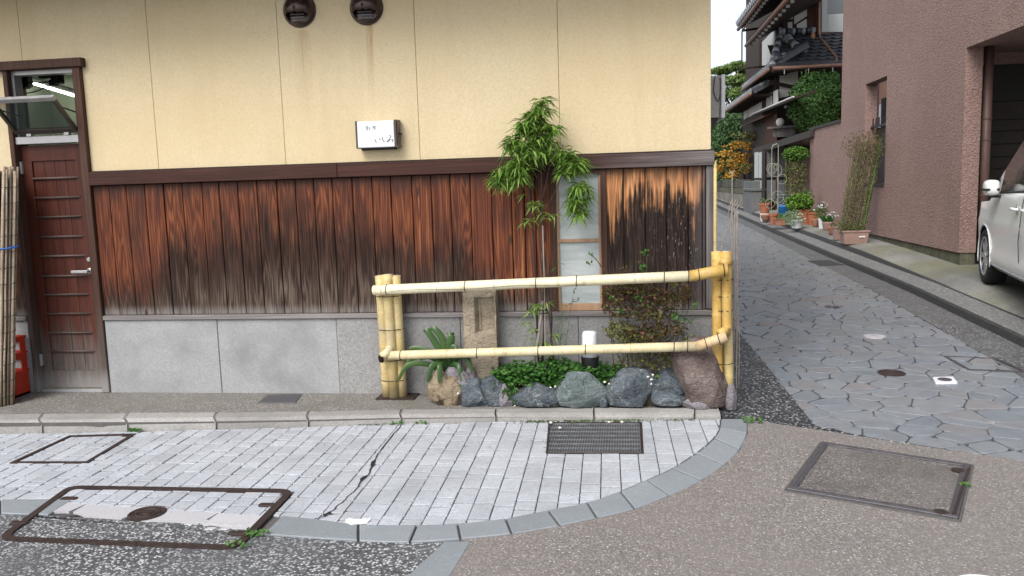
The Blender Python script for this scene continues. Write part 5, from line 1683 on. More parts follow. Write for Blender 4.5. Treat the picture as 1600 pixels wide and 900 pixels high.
for tip, mid, dy, w in (((630, 580), (660, 560), -.06, .050), ((622, 596), (652, 572), -.10, .042), ((638, 545), (668, 556), .0, .046), ((662, 519), (674, 545), .02, .052), ((670, 516), (690, 540), .03, .055), ((708, 525), (704, 545), .04, .060), ((714, 548), (712, 548), -.03, .060), ((738, 582), (722, 562), -.05, .046), ((668, 598), (682, 574), -.10, .052), ((686, 600), (690, 574), -.12, .050), ((722, 596), (712, 574), -.10, .046), ((655, 562), (680, 558), -.05, .050), ((734, 556), (718, 556), .0, .044)):
    b_ = W(B0[0]+random.uniform(-10, 10), B0[1], 6.02)
    strap([b_, W(mid[0]*.6+B0[0]*.4, mid[1]-2, 6.02+dy*.5), W((mid[0]+tip[0])/2, min(mid[1], tip[1])-1, 6.02+dy*.9), W(tip[0], tip[1], 6.02+dy*1.2)], w)
strap([W(702, 560, 6.08), W(706, 540, 6.09), W(704, 528, 6.09), W(698, 520, 6.09)], .022, 'leaf_olive')

# autumn shrub
shb = thing('autumn_shrub', 'bushy shrub with small red-brown and olive leaves at the right end of the bed', 'shrub', (.13, 6.0, .12))
YS = 6.0
for pts in ([(960, 592), (955, 520), (950, 470), (940, 450)], [(1010, 590), (1050, 545), (1060, 520), (1080, 500)], [(984, 590), (978, 520), (985, 480), (990, 445)], [(1005, 590), (1025, 520), (1030, 470), (1060, 445)], [(990, 592), (985, 530), (975, 470), (968, 440)], [(992, 592), (1000, 530), (1008, 470), (1010, 420), (1008, 390)], [(1000, 592), (1020, 530), (1040, 480), (1045, 440)], [(985, 592), (960, 540), (955, 480), (950, 450)], [(995, 580), (1040, 540), (1068, 500), (1080, 470)], [(975, 590), (975, 540), (1000, 480), (1020, 440)], [(950, 432), (935, 410), (925, 398)], [(972, 460), (962, 440), (945, 425)]):
    stem(None, [W(x, y, YS+random.uniform(-.05, .05)) for x, y in pts], .006, .002, MAT['stem'], shb)
def leafcloud(mb, c, r, n, l, w, up=.6, shell=0.0):
    for i in range(n):
        while True:
            q = Vector((random.uniform(-1, 1), random.uniform(-1, 1), random.uniform(-1, 1)))
            if shell < q.length < 1: break
        nrm = q*.6+Vector((random.uniform(-1, 1), random.uniform(-1, 1), random.uniform(-1, 1)+up))
        mb.rleaf((c[0]+q.x*r[0], c[1]+q.y*r[1], c[2]+q.z*r[2]), nrm, l*random.uniform(.6, 1.25), w*random.uniform(.7, 1.2))
for px, py, rx, rz, n, mt in ((962, 462, 24, 18, 110, 'leaf_red'), (985, 448, 30, 16, 150, 'leaf_red'), (1015, 462, 34, 20, 190, 'leaf_red'), (1050, 470, 26, 14, 90, 'leaf_red'), (1066, 462, 16, 10, 35, 'leaf_red'), (975, 485, 34, 14, 110, 'leaf_red'), (1020, 490, 40, 16, 150, 'leaf_red'), (970, 515, 32, 16, 190, 'leaf_olive'), (1010, 520, 40, 18, 240, 'leaf_red'), (1048, 515, 28, 16, 110, 'leaf_red'), (990, 535, 36, 12, 120, 'leaf_olive'), (1035, 545, 34, 14, 110, 'leaf_red'), (990, 560, 30, 16, 60, 'leaf_olive'), (1028, 565, 30, 12, 60, 'leaf_olive'), (1048, 440, 14, 12, 40, 'leaf_olive'), (1070, 450, 10, 8, 16, 'leaf_red'), (945, 470, 10, 14, 22, 'leaf_red'), (1078, 530, 12, 10, 16, 'leaf_olive')):
    mb = MB(); c = W(px, py, YS-.03)
    leafcloud(mb, c, (rx*pxm*.9, .13, rz*pxm*.9), int(n*1.4), .034, .020)
    mb.v = [(x, min(y, D-.05), z) for x, y, z in mb.v]
    mb.build('leaf_clump', MAT[mt], shb, kind='stuff')
for px, py, rx, rz, n in ((1008, 395, 6, 6, 12), (1004, 418, 7, 6, 14), (925, 398, 5, 5, 5), (922, 409, 6, 4, 5), (970, 485, 8, 6, 12), (1000, 462, 8, 8, 14), (1062, 492, 12, 8, 16), (1075, 500, 8, 6, 10), (955, 465, 6, 5, 8), (1082, 475, 6, 8, 8)):
    mb = MB(); leafcloud(mb, W(px, py, YS-.1), (rx*pxm, .04, rz*pxm), n, .034, .024)
    mb.build('green_sprig', MAT['leaf_green'], shb)
mb = MB(); leafcloud(mb, W(999, 410, YS-.1), (.012*3, .03, .012*2), 14, .02, .012); leafcloud(mb, W(975, 420, YS-.1), (.035, .03, .03), 12, .02, .012)
mb.build('leaf_clump', MAT['leaf_red'], shb, kind='stuff')

# ground cover: clover-like leaves and grass blades
mb = MB()
def gz(x, y): return .13+.03*noise.noise(Vector((x*4, y*6, 0)))
for i in range(2600):
    x = random.uniform(-1.02, .10); y = random.uniform(5.87, 6.15)
    if x > -.25 and random.random() < .45: continue
    h_ = random.uniform(.0, .19)*(1-.6*abs((x+.55)/.6) if x < .05 else .4)+.01
    mb.rleaf((x, y, gz(x, y)+max(.005, h_)), (random.uniform(-.5, .5), random.uniform(-.9, .1), 1), random.uniform(.024, .044), random.uniform(.020, .036))
for i in range(230):
    x = random.uniform(-1.28, -1.02); y = random.uniform(5.88, 6.15)
    mb.rleaf((x, y, gz(x, y)+random.uniform(.0, .05)), (random.uniform(-.5, .5), random.uniform(-.9, .1), 1), .026, .022)
for i in range(620):
    px = random.choice((random.uniform(800, 930), random.uniform(770, 960), random.uniform(930, 1010)))
    p = W(px, 590, random.uniform(5.88, 6.1)); p.z = gz(p.x, p.y)+random.uniform(0, .05)
    a = random.uniform(0, 6.28)
    mb.leaf(p, (math.cos(a), math.sin(a)*.7-.25, random.uniform(.3, 1.3)), random.uniform(.07, .15), .013, .5)
for px, py in ((800, 620), (803, 605), (790, 612)):
    for i in range(10):
        a = random.uniform(0, 6.28)
        mb.leaf(W(px, py, 5.84), (math.cos(a), -.4, math.sin(a)), .05, .02, .3)
tag(mb.build('ground_cover', MAT['leaf_ground']), 'fresh green clover and grass covering the soil of the bed', 'ground cover', kind='stuff')
# tufts of long narrow leaves under the shrub
gt = thing('grass_tuft', 'tuft of long narrow dark leaves under the autumn shrub', 'grass tuft', (.2, 5.95, .12))
mb = MB()
for i in range(38):
    a = random.uniform(0, 6.28)
    mb.leaf(W(1025+random.uniform(-8, 8), 600, 5.93), (math.cos(a)*.5, math.sin(a)*.4, 1), random.uniform(.13, .22), .011, .55)
mb.build('blades', MAT['leaf_bamboo'], gt)
# weeds in joints
def weed(px, py, n, s, label, z=None):
    q = T(px, py) if z is None else G(px, py, z)
    mb = MB()
    for i in range(n):
        mb.rleaf((q.x+random.uniform(-s, s)*1.4, q.y+random.uniform(-s, s)*.5, q.z+random.uniform(.005, s*.8)), (random.uniform(-.6, .6), random.uniform(-1, 0), 1), .026, .018)
    tag(mb.build('weed', MAT['leaf_green']), label, 'weed', 'weeds in the paving joints')
weed(211, 675, 26, .035, 'small leafy weed at the foot of the kerb beside the paved inspection cover')
weed(400, 838, 26, .04, 'bright weed at the right corner of the long rusty cover')
weed(372, 857, 10, .04, 'flat weed along the near corner of the long rusty cover')
weed(621, 664, 14, .03, 'tiny weed at the kerb joint above the tar crack')
weed(1175, 661, 24, .045, 'moss-green weed by the right end of the curved border')
weed(1508, 760, 14, .02, 'thin weed along the right edge of the square cover')
weed(658, 663, 9, .03, 'sparse weed at the kerb foot right of the tar crack')
mb = MB()
for i in range(900):
    t = random.random(); px = random.choice((random.uniform(790, 1085), random.uniform(430, 620), random.uniform(820, 1000)))
    q = T(px, 661-(px-627)*.0125+random.uniform(-1.5, 3))
    mb.rleaf((q.x, q.y, q.z+.004), (random.uniform(-.5, .5), random.uniform(-.5, .5), 1), .014, .012)
tag(mb.build('moss', m_leaf('moss_green', [(0, (.03, .055, .012)), (.5, (.06, .10, .02)), (1, (.10, .12, .05))], .9, 0)), 'thin line of moss along the foot of the kerb', 'moss', kind='stuff')
mb = MB()
for i in range(60):
    px, py = random.uniform(520, 850), random.uniform(663, 700)
    if random.random() < .3: px = random.uniform(60, 520)
    q = T(px, py); mb.rleaf((q.x, q.y, q.z+.006), (random.uniform(-.3, .3), random.uniform(-.3, .3), 1), .02, .009)
tag(mb.build('leaf_litter', MAT['leaf_twig']), 'dry brown leaf scraps scattered on the setts', 'leaf litter', kind='stuff')

# ================================================================ reed screen and crate at the left
random.seed(8)
rs = thing('reed_screen', 'rolled old reed screen leaning on the facade beside the door, tied with blue cord', 'reed screen', (-5.1, 5.9, 0))
bot = [G(x, y, 0) for x, y in ((-40, 644), (22, 640))]
topz = W(14, 266, 6.08)
n = 0
parts = [MB() for _ in range(9)]
for i in range(120):
    a = random.uniform(0, 6.28); rr_ = math.sqrt(random.random())
    bx = -5.035+rr_*math.cos(a)*.165; by = 5.80+rr_*math.sin(a)*.09
    tx = bx+.07+random.uniform(-.008, .008); ty = by+.22
    tz = 1.86+random.uniform(-.06, .03)
    m = parts[int((bx+5.20)/.33*8.999)] if 0 <= (bx+5.20)/.33 < 1 else parts[0]
    P = [Vector((bx, by, .005)).lerp(Vector((tx, ty, tz)), k/6)+Vector((random.uniform(-.003, .003), random.uniform(-.003, .003), 0)) for k in range(7)]
    m.tube(P, [.0085*random.uniform(.8, 1.3)]*7, 6)
for m in parts: m.build('reed_bundle', MAT['reed'], rs, smooth=True)
for k in range(14):
    t = (k+.6)/14.5; c_ = Vector((-5.035, 5.80, 0)).lerp(Vector((-4.965, 6.02, 1.84)), t)
    pts = [c_+Vector((.172*math.cos(q), .097*math.sin(q), .004*math.sin(q*2))) for q in [j*math.pi/10 for j in range(21)]]
    MB().tube(pts, .0022, 4, caps=False).build('thread', MAT['wire'], rs)
t = W(20, 387, 5.85).z/1.84
c_ = Vector((-5.035, 5.80, 0)).lerp(Vector((-4.965, 6.02, 1.84)), t)
pts = [c_+Vector((.180*math.cos(q), .104*math.sin(q), .012*math.sin(q))) for q in [j*math.pi/12 for j in range(25)]]
MB().tube(pts, .006, 6).build('cord', MAT['blue_cord'], rs)
MB().tube([c_+Vector((.17, -.04, .0)), c_+Vector((.195, -.05, .012)), c_+Vector((.21, -.06, -.005))], .005, 6).build('cord_end', MAT['blue_cord'], rs)
MB().tube([c_+Vector((.02, -.108, .0)), c_+Vector((.03, -.115, -.035)), c_+Vector((.02, -.118, -.07))], .005, 6).build('cord_end', MAT['blue_cord'], rs)
# bottle crate: seen edge-on past the screen
cr_o = thing('bottle_crate', 'red plastic bottle crate behind the reed screen', 'crate', (-5.2, 6.0, 0))
ex = W(48, 615, 6.17).x
cx0, cx1, cy0, cy1 = ex-.36, ex, 5.86, 6.17
zt = W(34, 530, 6.0).z
MB().box(cx0, cx1, cy0, cy1, .003, .02).build('bottom', MAT['red'], cr_o)
def cwall(o, u, n_, l, name='side'):
    """crate wall with a hand hole and a window row; o corner, u along, n_ outward"""
    o = Vector(o); u = Vector(u); n_ = Vector(n_); t = .012
    def bl(a, b, z0, z1, th=t):
        p = [o+u*a, o+u*b]
        return [p[0]+Z*z0, p[1]+Z*z0, p[1]-n_*th+Z*z0, p[0]-n_*th+Z*z0, p[0]+Z*z1, p[1]+Z*z1, p[1]-n_*th+Z*z1, p[0]-n_*th+Z*z1]
    m = MB()
    m.hexa(bl(0, l, .003, zt*.42)); m.hexa(bl(0, .045, zt*.42, zt)); m.hexa(bl(l-.045, l, zt*.42, zt))
    m.hexa(bl(.045, l-.045, zt*.62, zt*.74)); m.hexa(bl(.045, l-.045, zt*.92, zt))
    k = m.build(name, MAT['red'], cr_o)
    r_ = MB()
    for z0, z1 in ((zt*.39, zt*.43), (zt*.70, zt*.74), (zt*.965, zt+.004)):
        p = [o+u*-.008+n_*.008, o+u*(l+.008)+n_*.008]
        r_.hexa([p[0]+Z*z0, p[1]+Z*z0, p[1]-n_*.0075+Z*z0, p[0]-n_*.0075+Z*z0, p[0]+Z*z1, p[1]+Z*z1, p[1]-n_*.0075+Z*z1, p[0]-n_*.0075+Z*z1])
    r_.build('rib', MAT['red'], k)
    return k
cwall((cx0, cy0, 0), (1, 0, 0), (0, -1, 0), cx1-cx0)
cwall((cx1, cy0+.0125, 0), (0, 1, 0), (1, 0, 0), cy1-cy0-.025)
cwall((cx0, cy1, 0), (1, 0, 0), (0, 1, 0), cx1-cx0)
cwall((cx0, cy0+.0125, 0), (0, 1, 0), (-1, 0, 0), cy1-cy0-.025)
MB().box(cx1-.075, cx1-.015, cy0-.0022, cy0-.0005, .065, .125).build('sticker', MAT['paper'], cr_o)

# grey box on the side wall past the corner
bx = thing('wall_box', 'grey metal box with a looped cable on a dark bracket past the facade corner', 'box', (.7, 7.0, 2.1))
a = W(1112, 150, 7.0); b = W(1133, 150, 7.0)
z1_, z0_ = W(1122, 118, 7.0).z, W(1122, 184, 7.0).z
MB().box(.628, b.x-.01, 7.0, 7.55, z0_, z1_).build('case', plain('painted_grey_metal', (.33, .325, .32), .6, .3, var=.14, scale=6), bx, bevel=.006)
MB().box(b.x-.030, b.x, 6.994, 7.56, z0_-.004, z1_+.006).build('edge_trim', MAT['white_plastic'], bx, bevel=.003)
MB().tube(dens([W(x, y, 6.99) for x, y in [(1117, 121), (1115, 140), (1118, 152), (1122, 158), (1125, 150), (1126, 130), (1125, 121)]], 4), .004, 6).build('cable', MAT['iron_grey'], bx)
MB().tube([W(1126, 122, 6.992), W(1125, 183, 6.992)], .003, 5).build('cable', MAT['black'], bx)
zlo = W(1116, 236, 7.0).z
MB().add([(.628, 7.02, z0_-.005), (b.x-.05, 7.02, z0_-.005), (.628, 7.02, zlo), (.628, 7.5, z0_-.005), (b.x-.05, 7.5, z0_-.005), (.628, 7.5, zlo)], [(0, 2, 1), (3, 4, 5), (0, 1, 4, 3), (1, 2, 5, 4), (2, 0, 3, 5)]).build('bracket', MAT['black'], bx)
# ================================================================ pink house across the lane
random.seed(77)
def m_pink():
    t = NT('pink_roughcast', .85, .2)
    p = t.pos()
    v = t.vor(t.vadd(p, t.scl(t.n('ShaderNodeTexNoise').outputs['Color'], .01)), 42, out='Distance')
    n = t.noise(p, 46, 4, .6); b = t.noise(p, .5, 4, .6)
    c = t.ramp(n, [(.3, (.175, .108, .093)), (.5, (.275, .182, .160)), (.7, (.37, .265, .237))])
    x_, y_, z_ = t.sep(p)
    st_ = t.noise(t.comb(x_, t.math('MULTIPLY', y_, 2.2), t.math('MULTIPLY', z_, .22)), 1.4, 5, .65)
    c = t.mix(t.rng(st_, .52, .72, 0, .2), c, (.15, .105, .09))
    c = t.mix(t.rng(t.noise(p, 1.7, 5, .65), .52, .70, 0, .35), c, (.33, .235, .21))
    c = t.mix(t.rng(b, .4, .7, 0, .3), c, (.18, .115, .10))
    t.color(c)
    t.bump(t.math('ADD', n, t.math('MULTIPLY', v, -.5)), 1.0, .016)
    return t.m
MAT['pink'] = m_pink()
MAT['moss_conc'] = plain('mossy_footing', (.10, .10, .07), .9, .2, var=.3, scale=4, bump=.3)
MAT['brown_metal'] = plain('brown_downpipe', (.11, .065, .055), .5, .35, var=.12)
MAT['slat'] = plain('dark_slat', (.035, .028, .026), .6, .3, var=.2, scale=12)
PX = 4.32
cy = 11.45
zc = W(1507, 75, cy).z; zb = W(1497, 395, cy).z
yend = S(1316, 100, PX).y
ylow = S(1266, 205, PX).y
ph = thing('pink_house', 'pink roughcast house with a slit window and a recessed garage', 'building', (PX, cy, .4))
yw0, yw1 = S(1384, 200, PX).y, S(1351, 200, PX).y
zw1 = S(1367, 126, PX).z; zw0 = S(1372, 287, PX).z
rx = W(1530, 250, cy).x
TH = rx-PX
mb = MB()
mb.box(PX, PX+TH, cy, yw0, zb, 7.6); mb.box(PX, PX+TH, yw1, yend, zb, 7.6)
mb.box(PX, PX+TH, yw0, yw1, zb, zw0); mb.box(PX, PX+TH, yw0, yw1, zw1, 7.6)
mb.box(PX, PX+TH, 3.0, cy, zc, 7.6)
mb.box(PX+TH, 4.95, yend-.3, yend, zb, 7.6)
mb.build('roughcast_wall', MAT['pink'], ph)
mb = MB().box(PX, PX+.30, yend+.002, ylow, zb, S(1290, 197.5, PX).z)
mb.build('garden_wall', MAT['pink'], ph)
MB().box(PX-.03, PX+.33, yend+.004, ylow+.02, S(1290, 197.5, PX).z, S(1290, 197.5, PX).z+.06).build('wall_coping', MAT['slat'], ph)
MB().box(PX+.025, PX+TH, cy+.02, ylow, .1, zb-.002).build('footing', MAT['moss_conc'], ph)
# slit window: sill, rail, glass, and the sunlit wall behind
MB().box(PX-.012, PX+.2, yw0+.002, yw1-.002, zw0-.05, zw0+.004).build('window_sill', MAT['slat'], ph)
zr = S(1367, 196, PX).z
MB().box(PX+.10, PX+.14, yw0+.002, yw1-.002, zr-.02, zr+.02).build('rail', MAT['black'], ph)
for k in range(7):
    y_ = yw0+(yw1-yw0)*(k+.5)/7
    MB().box(PX+.112, PX+.128, y_-.012, y_+.012, zr+.02, zr+.15).build('rail_bar', MAT['black'], ph)
MB().box(PX+.2, PX+.21, yw0+.002, yw1-.002, zw0+.005, zr-.02).build('lower_glass', MAT['black'], ph)
MB().box(PX+.15, PX+.19, yw0+.1, yw0+.35, zw0+.01, zw0+.28).build('curtain', MAT['paper'], ph)
MB().box(PX+1.6, PX+1.7, cy+.5, 24.0, zb, 4.2).build('court_wall', plain('court_wall', (.32, .19, .14), .9, .2), ph)
q0, q1 = S(1379, 188, PX+1.58), S(1371, 165, PX+1.58)
MB().box(PX+1.55, PX+1.597, q0.y, q1.y, q0.z-.3, q1.z).build('court_window', MAT['white_plastic'], ph)
q2 = S(1385, 188, PX+1.58)
MB().box(PX+1.54, PX+1.594, q2.y, q0.y-.002, q0.z-.3, q1.z+.12).build('court_window_frame', MAT['black'], ph)
# garage recess
MB().box(PX+TH+.002, 9.5, 3.0, 12.6, zc+.02, zc+.15).build('garage_soffit', MAT['pink'], ph)
gy = 12.3
k = 0; z = .2
zs_ = [W(1570, p, gy).z for p in (420, 395, 370, 345, 320, 300, 283, 263, 245, 225, 205, 187, 158)]
for a, b in zip(zs_[:-1], zs_[1:]):
    MB().box(rx+.0, 9.5, gy, gy+.04, a+.006, b-.006).build('slat', MAT['slat'], ph)
MB().box(rx, 9.5, gy+.045, gy+.1, .1, zc).build('garage_back', MAT['slat'], ph)
MB().box(rx, 9.5, gy-.02, gy+.044, zs_[-1], W(1570, 102, gy).z).build('garage_shutter_box', MAT['black'], ph)
MB().box(rx, 9.5, gy-.06, gy+.044, W(1570, 101, gy).z, zc+.02).build('garage_beam', MAT['pink'], ph)
p0 = W(1540.5, 217, cy+.1)
dp = MB().tube([(p0.x, cy+.1, .25), (p0.x, cy+.1, zc+.02)], .058, 14).build('downpipe', MAT['brown_metal'], ph, smooth=True)
for py in (185, 218, 305):
    z = W(1541, py, cy+.05).z
    MB().tube([(p0.x, cy+.1, z-.012), (p0.x, cy+.1, z+.012)], .066, 14).build('pipe_clip', MAT['brown_metal'], dp)

# ================================================================ car, its left side along the forecourt
def m_paint():
    t = NT('pearl_white_paint', .28, .5)
    t.color((.74, .75, .74)); t.b.inputs['Coat Weight'].default_value = .6; t.b.inputs['Coat Roughness'].default_value = .05
    return t.m
MAT['paint'] = m_paint()
MAT['tyre'] = plain('tyre_rubber', (.018, .018, .019), .8, .25, var=.15, scale=40)
MAT['carglass'] = m_glass('car_glass', (.018, .024, .022), .08, spec=.12)
MAT['silver'] = plain('silver_wheel', (.42, .43, .44), .3, .5, .7, .05)
MAT['lamp_red'] = plain('lamp_red', (.35, .02, .02), .3, .5)
wc = L(1537, 443, .185)
ca = rad(11.6)
U = Vector((math.sin(ca), math.cos(ca), 0)); Nn = Vector((-math.cos(ca), math.sin(ca), 0))
WR = .318
HW = .80                                # half width
car0 = Vector((wc.x, wc.y, wc.z))-Nn*(HW-.02)     # centre line abreast of the front wheels, ground level
car = thing('parked_car', 'pearl white small van parked at the garage, left mirror folded in', 'car', tuple(car0))
tilt = .02
def cp(s, w, h): return car0+U*s+Nn*w+Vector((0, 0, h-tilt*0))
stn = [-3.15, -3.05, -2.8, -2.4, -2.0, -1.6, -1.25, -1.0, -.8, -.62, -.5, -.42, -.36, -.30, -.24, -.18, -.12, -.06, 0, .06, .12, .18, .24, .30, .36, .42, .5, .58, .66, .72]
def lerp(a, b, t): return a+(b-a)*max(0, min(1, t))
def section(s):
    e = 1.0
    if s > .3: e = 1-.26*((s-.3)/.42)**2
    if s < -2.8: e = 1-.12*((-2.8-s)/.35)**2
    bot = .20 if s < .4 else .20+.10*(s-.4)/.3
    hood = 1.04-.40*max(0, min(1, (s+.35)/1.07))**1.4
    belt = min(1.03, hood)
    belt += lerp(.0, .07, (-.3-s)/2.6)
    if s > -.98: top = lerp(1.74, hood+.01, (s+.98)/.98)
    else: top = 1.74 if s > -2.7 else 1.74-.20*((-2.7-s)/.45)
    rows = [(.72, bot), (.775, bot+.05), (.795, .30), (.80, .36), (.79, .42), (.787, .48), (.79, .54), (.793, .60), (.796, .66), (.80, .72), (.79, .76), (.782, .84), (.775, .92), (.765, belt-.03), (.745, belt+.005)]
    # greenhouse / bonnet
    ins = lerp(.0, .17, (top-belt)/.7)
    rows += [(.735, belt+.02+.0*top), (.735-ins*.55, lerp(belt+.02, top, .80) if top > belt+.05 else belt+.022), (.735-ins-.02, top-.06 if top > belt+.14 else belt+.024), (.735-ins-.11, top-.005 if top > belt+.1 else belt+.026), (.30, top+.03), (0, top+.035)]
    return [(w*e*HW/.80, h) for w, h in rows]
secs = [section(s) for s in stn]
nr = len(secs[0])
body, glass, dark = MB(), MB(), MB()
for side in (1, -1):
    V_ = [[cp(s, w*side, h) for w, h in sec] for s, sec in zip(stn, secs)]
    for i in range(len(stn)-1):
        for j in range(nr-1):
            q = [V_[i][j], V_[i+1][j], V_[i+1][j+1], V_[i][j+1]]
            if side < 0: q = q[::-1]
            sm = (stn[i]+stn[i+1])/2; hm = (secs[i][j][1]+secs[i][j+1][1]+secs[i+1][j][1]+secs[i+1][j+1][1])/4
            hit = False
            for ws in (0, -2.55):
                if math.hypot(sm-ws, hm-WR) < .355 and j < 12: hit = True
            if hit: continue
            if j in (15, 16) and sm < -.42 and not (-1.6 > sm > -1.72): glass.add(q, [(0, 1, 2, 3)])
            elif j >= 18 and -.80 < sm < -.06: glass.add(q, [(0, 1, 2, 3)])
            else: body.add(q, [(0, 1, 2, 3)])
    # rear and front faces
    for V2, flip in ((V_[0], False), (V_[-1], True)):
        vs = V2+[cp(stn[0] if not flip else stn[-1], 0, h) for w, h in secs[0 if not flip else -1]]
        k_ = len(V2)
        body.add(vs, [(j, j+1, k_+j+1, k_+j) for j in range(k_-1)])
def weld(o, d=.0008):
    bm = bmesh.new(); bm.from_mesh(o.data); bmesh.ops.remove_doubles(bm, verts=bm.verts[:], dist=d)
    bmesh.ops.recalc_face_normals(bm, faces=bm.faces[:]); bm.to_mesh(o.data); bm.free()
    o.data.polygons.foreach_set('use_smooth', [True]*len(o.data.polygons))
bo_ = body.build('body', MAT['paint'], car); weld(bo_)
gg = glass.build('window_glass', MAT['carglass'], car); weld(gg)
# black pillar strip and sash line
for side in (1, -1):
    pts = [cp(s, (.747)*side, section(s)[14][1]+.006) for s in (-.16, -.3, -.6, -1.0, -1.6, -2.2, -2.9)]
    MB().tube(pts, .012, 6).build('sash_strip', MAT['black'], car, smooth=True)
    V3 = [section(s) for s in (-.06, -.30)]
    q = [cp(-.05, .748*side, 1.04), cp(-.32, .746*side, 1.05), cp(-.32, (V3[1][16][0]+.004)*side, V3[1][16][1]-.02), cp(-.18, .735*side, 1.12)]
    q2 = [p-Nn*side*.02 for p in q]
    MB().add(q+q2, [(0, 1, 2, 3), (0, 4, 5, 1), (1, 5, 6, 2), (2, 6, 7, 3), (3, 7, 4, 0)]).build('quarter_panel', MAT['black'], car)
    # sill strip and door seams
    MB().tube([cp(.30-.68, .785*side, .265), cp(-1.2, .79*side, .265), cp(-2.15, .785*side, .265)], .010, 6).build('sill_moulding', MAT['silver'], car)
    MB().tube([cp(-1.62, .788*side, .30), cp(-1.62, .806*side, .6), cp(-1.62, .788*side, .9), cp(-1.62, .768*side, 1.03)], .0035, 5).build('door_seam', MAT['black'], car)
    for s in (-1.42, -1.85):
        h_ = MB().tube([cp(s-.11, .80*side, .90), cp(s-.06, .83*side, .905), cp(s+.06, .83*side, .905), cp(s+.11, .80*side, .90)], [.010, .016, .016, .010], 8).build('door_handle', MAT['paint'], car, smooth=True)
        c_ = cp(s, .784*side, .90)
        MB().tube([c_-Nn*side*.003, c_+Nn*side*.004], .045, 16).build('handle_recess', MAT['silver'], h_)
    # mirror
    c_ = cp(-.57, .85*side, 1.10)
    m = rock_mb((0, 0, 0), 1, 1, 1, 2, 3, 0, 0, 1.0)
    vs = []
    for x, y, z in m.v:
        f_ = lambda t, p_=.62: math.copysign(abs(t)**p_, t)
        vs.append(c_+Nn*side*f_(x)*.075+U*f_(y)*.12+Vector((0, 0, f_(z)*.085)))
    mo = MB().add(vs, m.f).build('mirror', MAT['paint'], car, smooth=True)
    MB().bar(c_-Nn*side*.10+Vector((0, 0, -.095)), c_+Nn*side*.04+Vector((0, 0, -.09)), .08, .03).build('mirror_foot', MAT['black'], mo)
    MB().obox(c_+Nn*side*.012+Vector((0, 0, -.018)), U*.116, Nn*.068, Vector((0, 0, .011))).build('mirror_lamp', MAT['carglass'], mo)
# wheels
for ws in (0, -2.55):
    for side in (1, -1):
        wv = cp(ws, (HW-.022)*side, WR)
        wl = MB(); n = 36
        prof = [(.215, 0), (.225, .012), (.29, .012), (.312, -.006), (WR, -.04), (WR, -.15), (.30, -.185), (.2, -.185)]
        vs = []; fs = []
        for r_, o_ in prof:
            for j in range(n):
                a = 2*math.pi*j/n
                vs.append(wv+U*r_*math.cos(a)+Z*r_*math.sin(a)+Nn*side*o_)
        for i in range(len(prof)-1):
            for j in range(n):
                fs.append((i*n+j, i*n+(j+1) % n, (i+1)*n+(j+1) % n, (i+1)*n+j))
        w_ = wl.add(vs, fs).build('wheel', MAT['tyre'], car, smooth=True)
        rim = MB()
        rim.tube([wv+U*.216*math.cos(2*math.pi*j/30)+Z*.216*math.sin(2*math.pi*j/30)+Nn*side*.004 for j in range(31)], .010, 6, caps=False)
        rim.tube([wv-Nn*side*.035, wv+Nn*side*.006], [.06, .05], 16)
        for j in range(9):
            a = 2*math.pi*j/9
            d_ = U*math.cos(a)+Z*math.sin(a); tt = -U*math.sin(a)+Z*math.cos(a)
            q = [wv+d_*.045-tt*.022+Nn*side*.004, wv+d_*.045+tt*.022+Nn*side*.004, wv+d_*.21+tt*.030-Nn*side*.002, wv+d_*.21-tt*.030-Nn*side*.002]
            q2 = [p-Nn*side*.02 for p in q]
            rim.add(q+q2, [(0, 1, 2, 3), (0, 4, 5, 1), (1, 5, 6, 2), (2, 6, 7, 3), (3, 7, 4, 0)])
        rim.build('rim', MAT['silver'], w_)
        MB().tube([wv-Nn*side*.06, wv-Nn*side*.055], [.214, .214], 24).build('brake', MAT['tyre'], w_)
        # arch lip and liner
        lip = [cp(ws+.362*math.cos(a), (HW-.008+.004)*side*(1 if abs(math.cos(a)) < .8 or ws < -1 or math.cos(a) < 0 else .985), WR+.362*math.sin(a)) for a in [math.pi*(k/18)*1.16-.25 for k in range(19)]]
        MB().tube(lip, .009, 6).build('arch_lip', MAT['paint'], car, smooth=True)
        ln = MB(); A_ = [(ws+.35*math.cos(a), WR+.35*math.sin(a)) for a in [math.pi*(k/16)*1.2-.31 for k in range(17)]]
        vs = [cp(s, (HW-.02)*side, h) for s, h in A_]+[cp(s, (HW-.42)*side, h) for s, h in A_]
        k_ = len(A_)
        ln.add(vs, [(i, i+1, k_+i+1, k_+i) for i in range(k_-1)]+[tuple(range(k_, 2*k_))])
        ln.build('arch_liner', MAT['black'], car)
uf = MB(); uf.hexa([cp(-3.0, -.7, .19), cp(.6, -.7, .22), cp(.6, .36, .22), cp(-3.0, .36, .19), cp(-3.0, -.7, .30), cp(.6, -.7, .30), cp(.6, .36, .30), cp(-3.0, .36, .30)])
uf.build('underbody', MAT['black'], car)
for side in (1, -1):
    a, b = cp(.62, .50*side, .74), cp(.42, .735*side, .80)
    MB().tube([a, (a+b)/2+U*.03, b], [.05, .055, .03], 8).build('headlight', MAT['white_plastic'], car, smooth=True)
    MB().box(-.05, .05, -.02, .02, 0, .35).v
    c_ = cp(-3.11, .66*side, .95)
    MB().obox(c_, U*.03, Nn*.07, Z*.22).build('tail_light', MAT['lamp_red'], car)

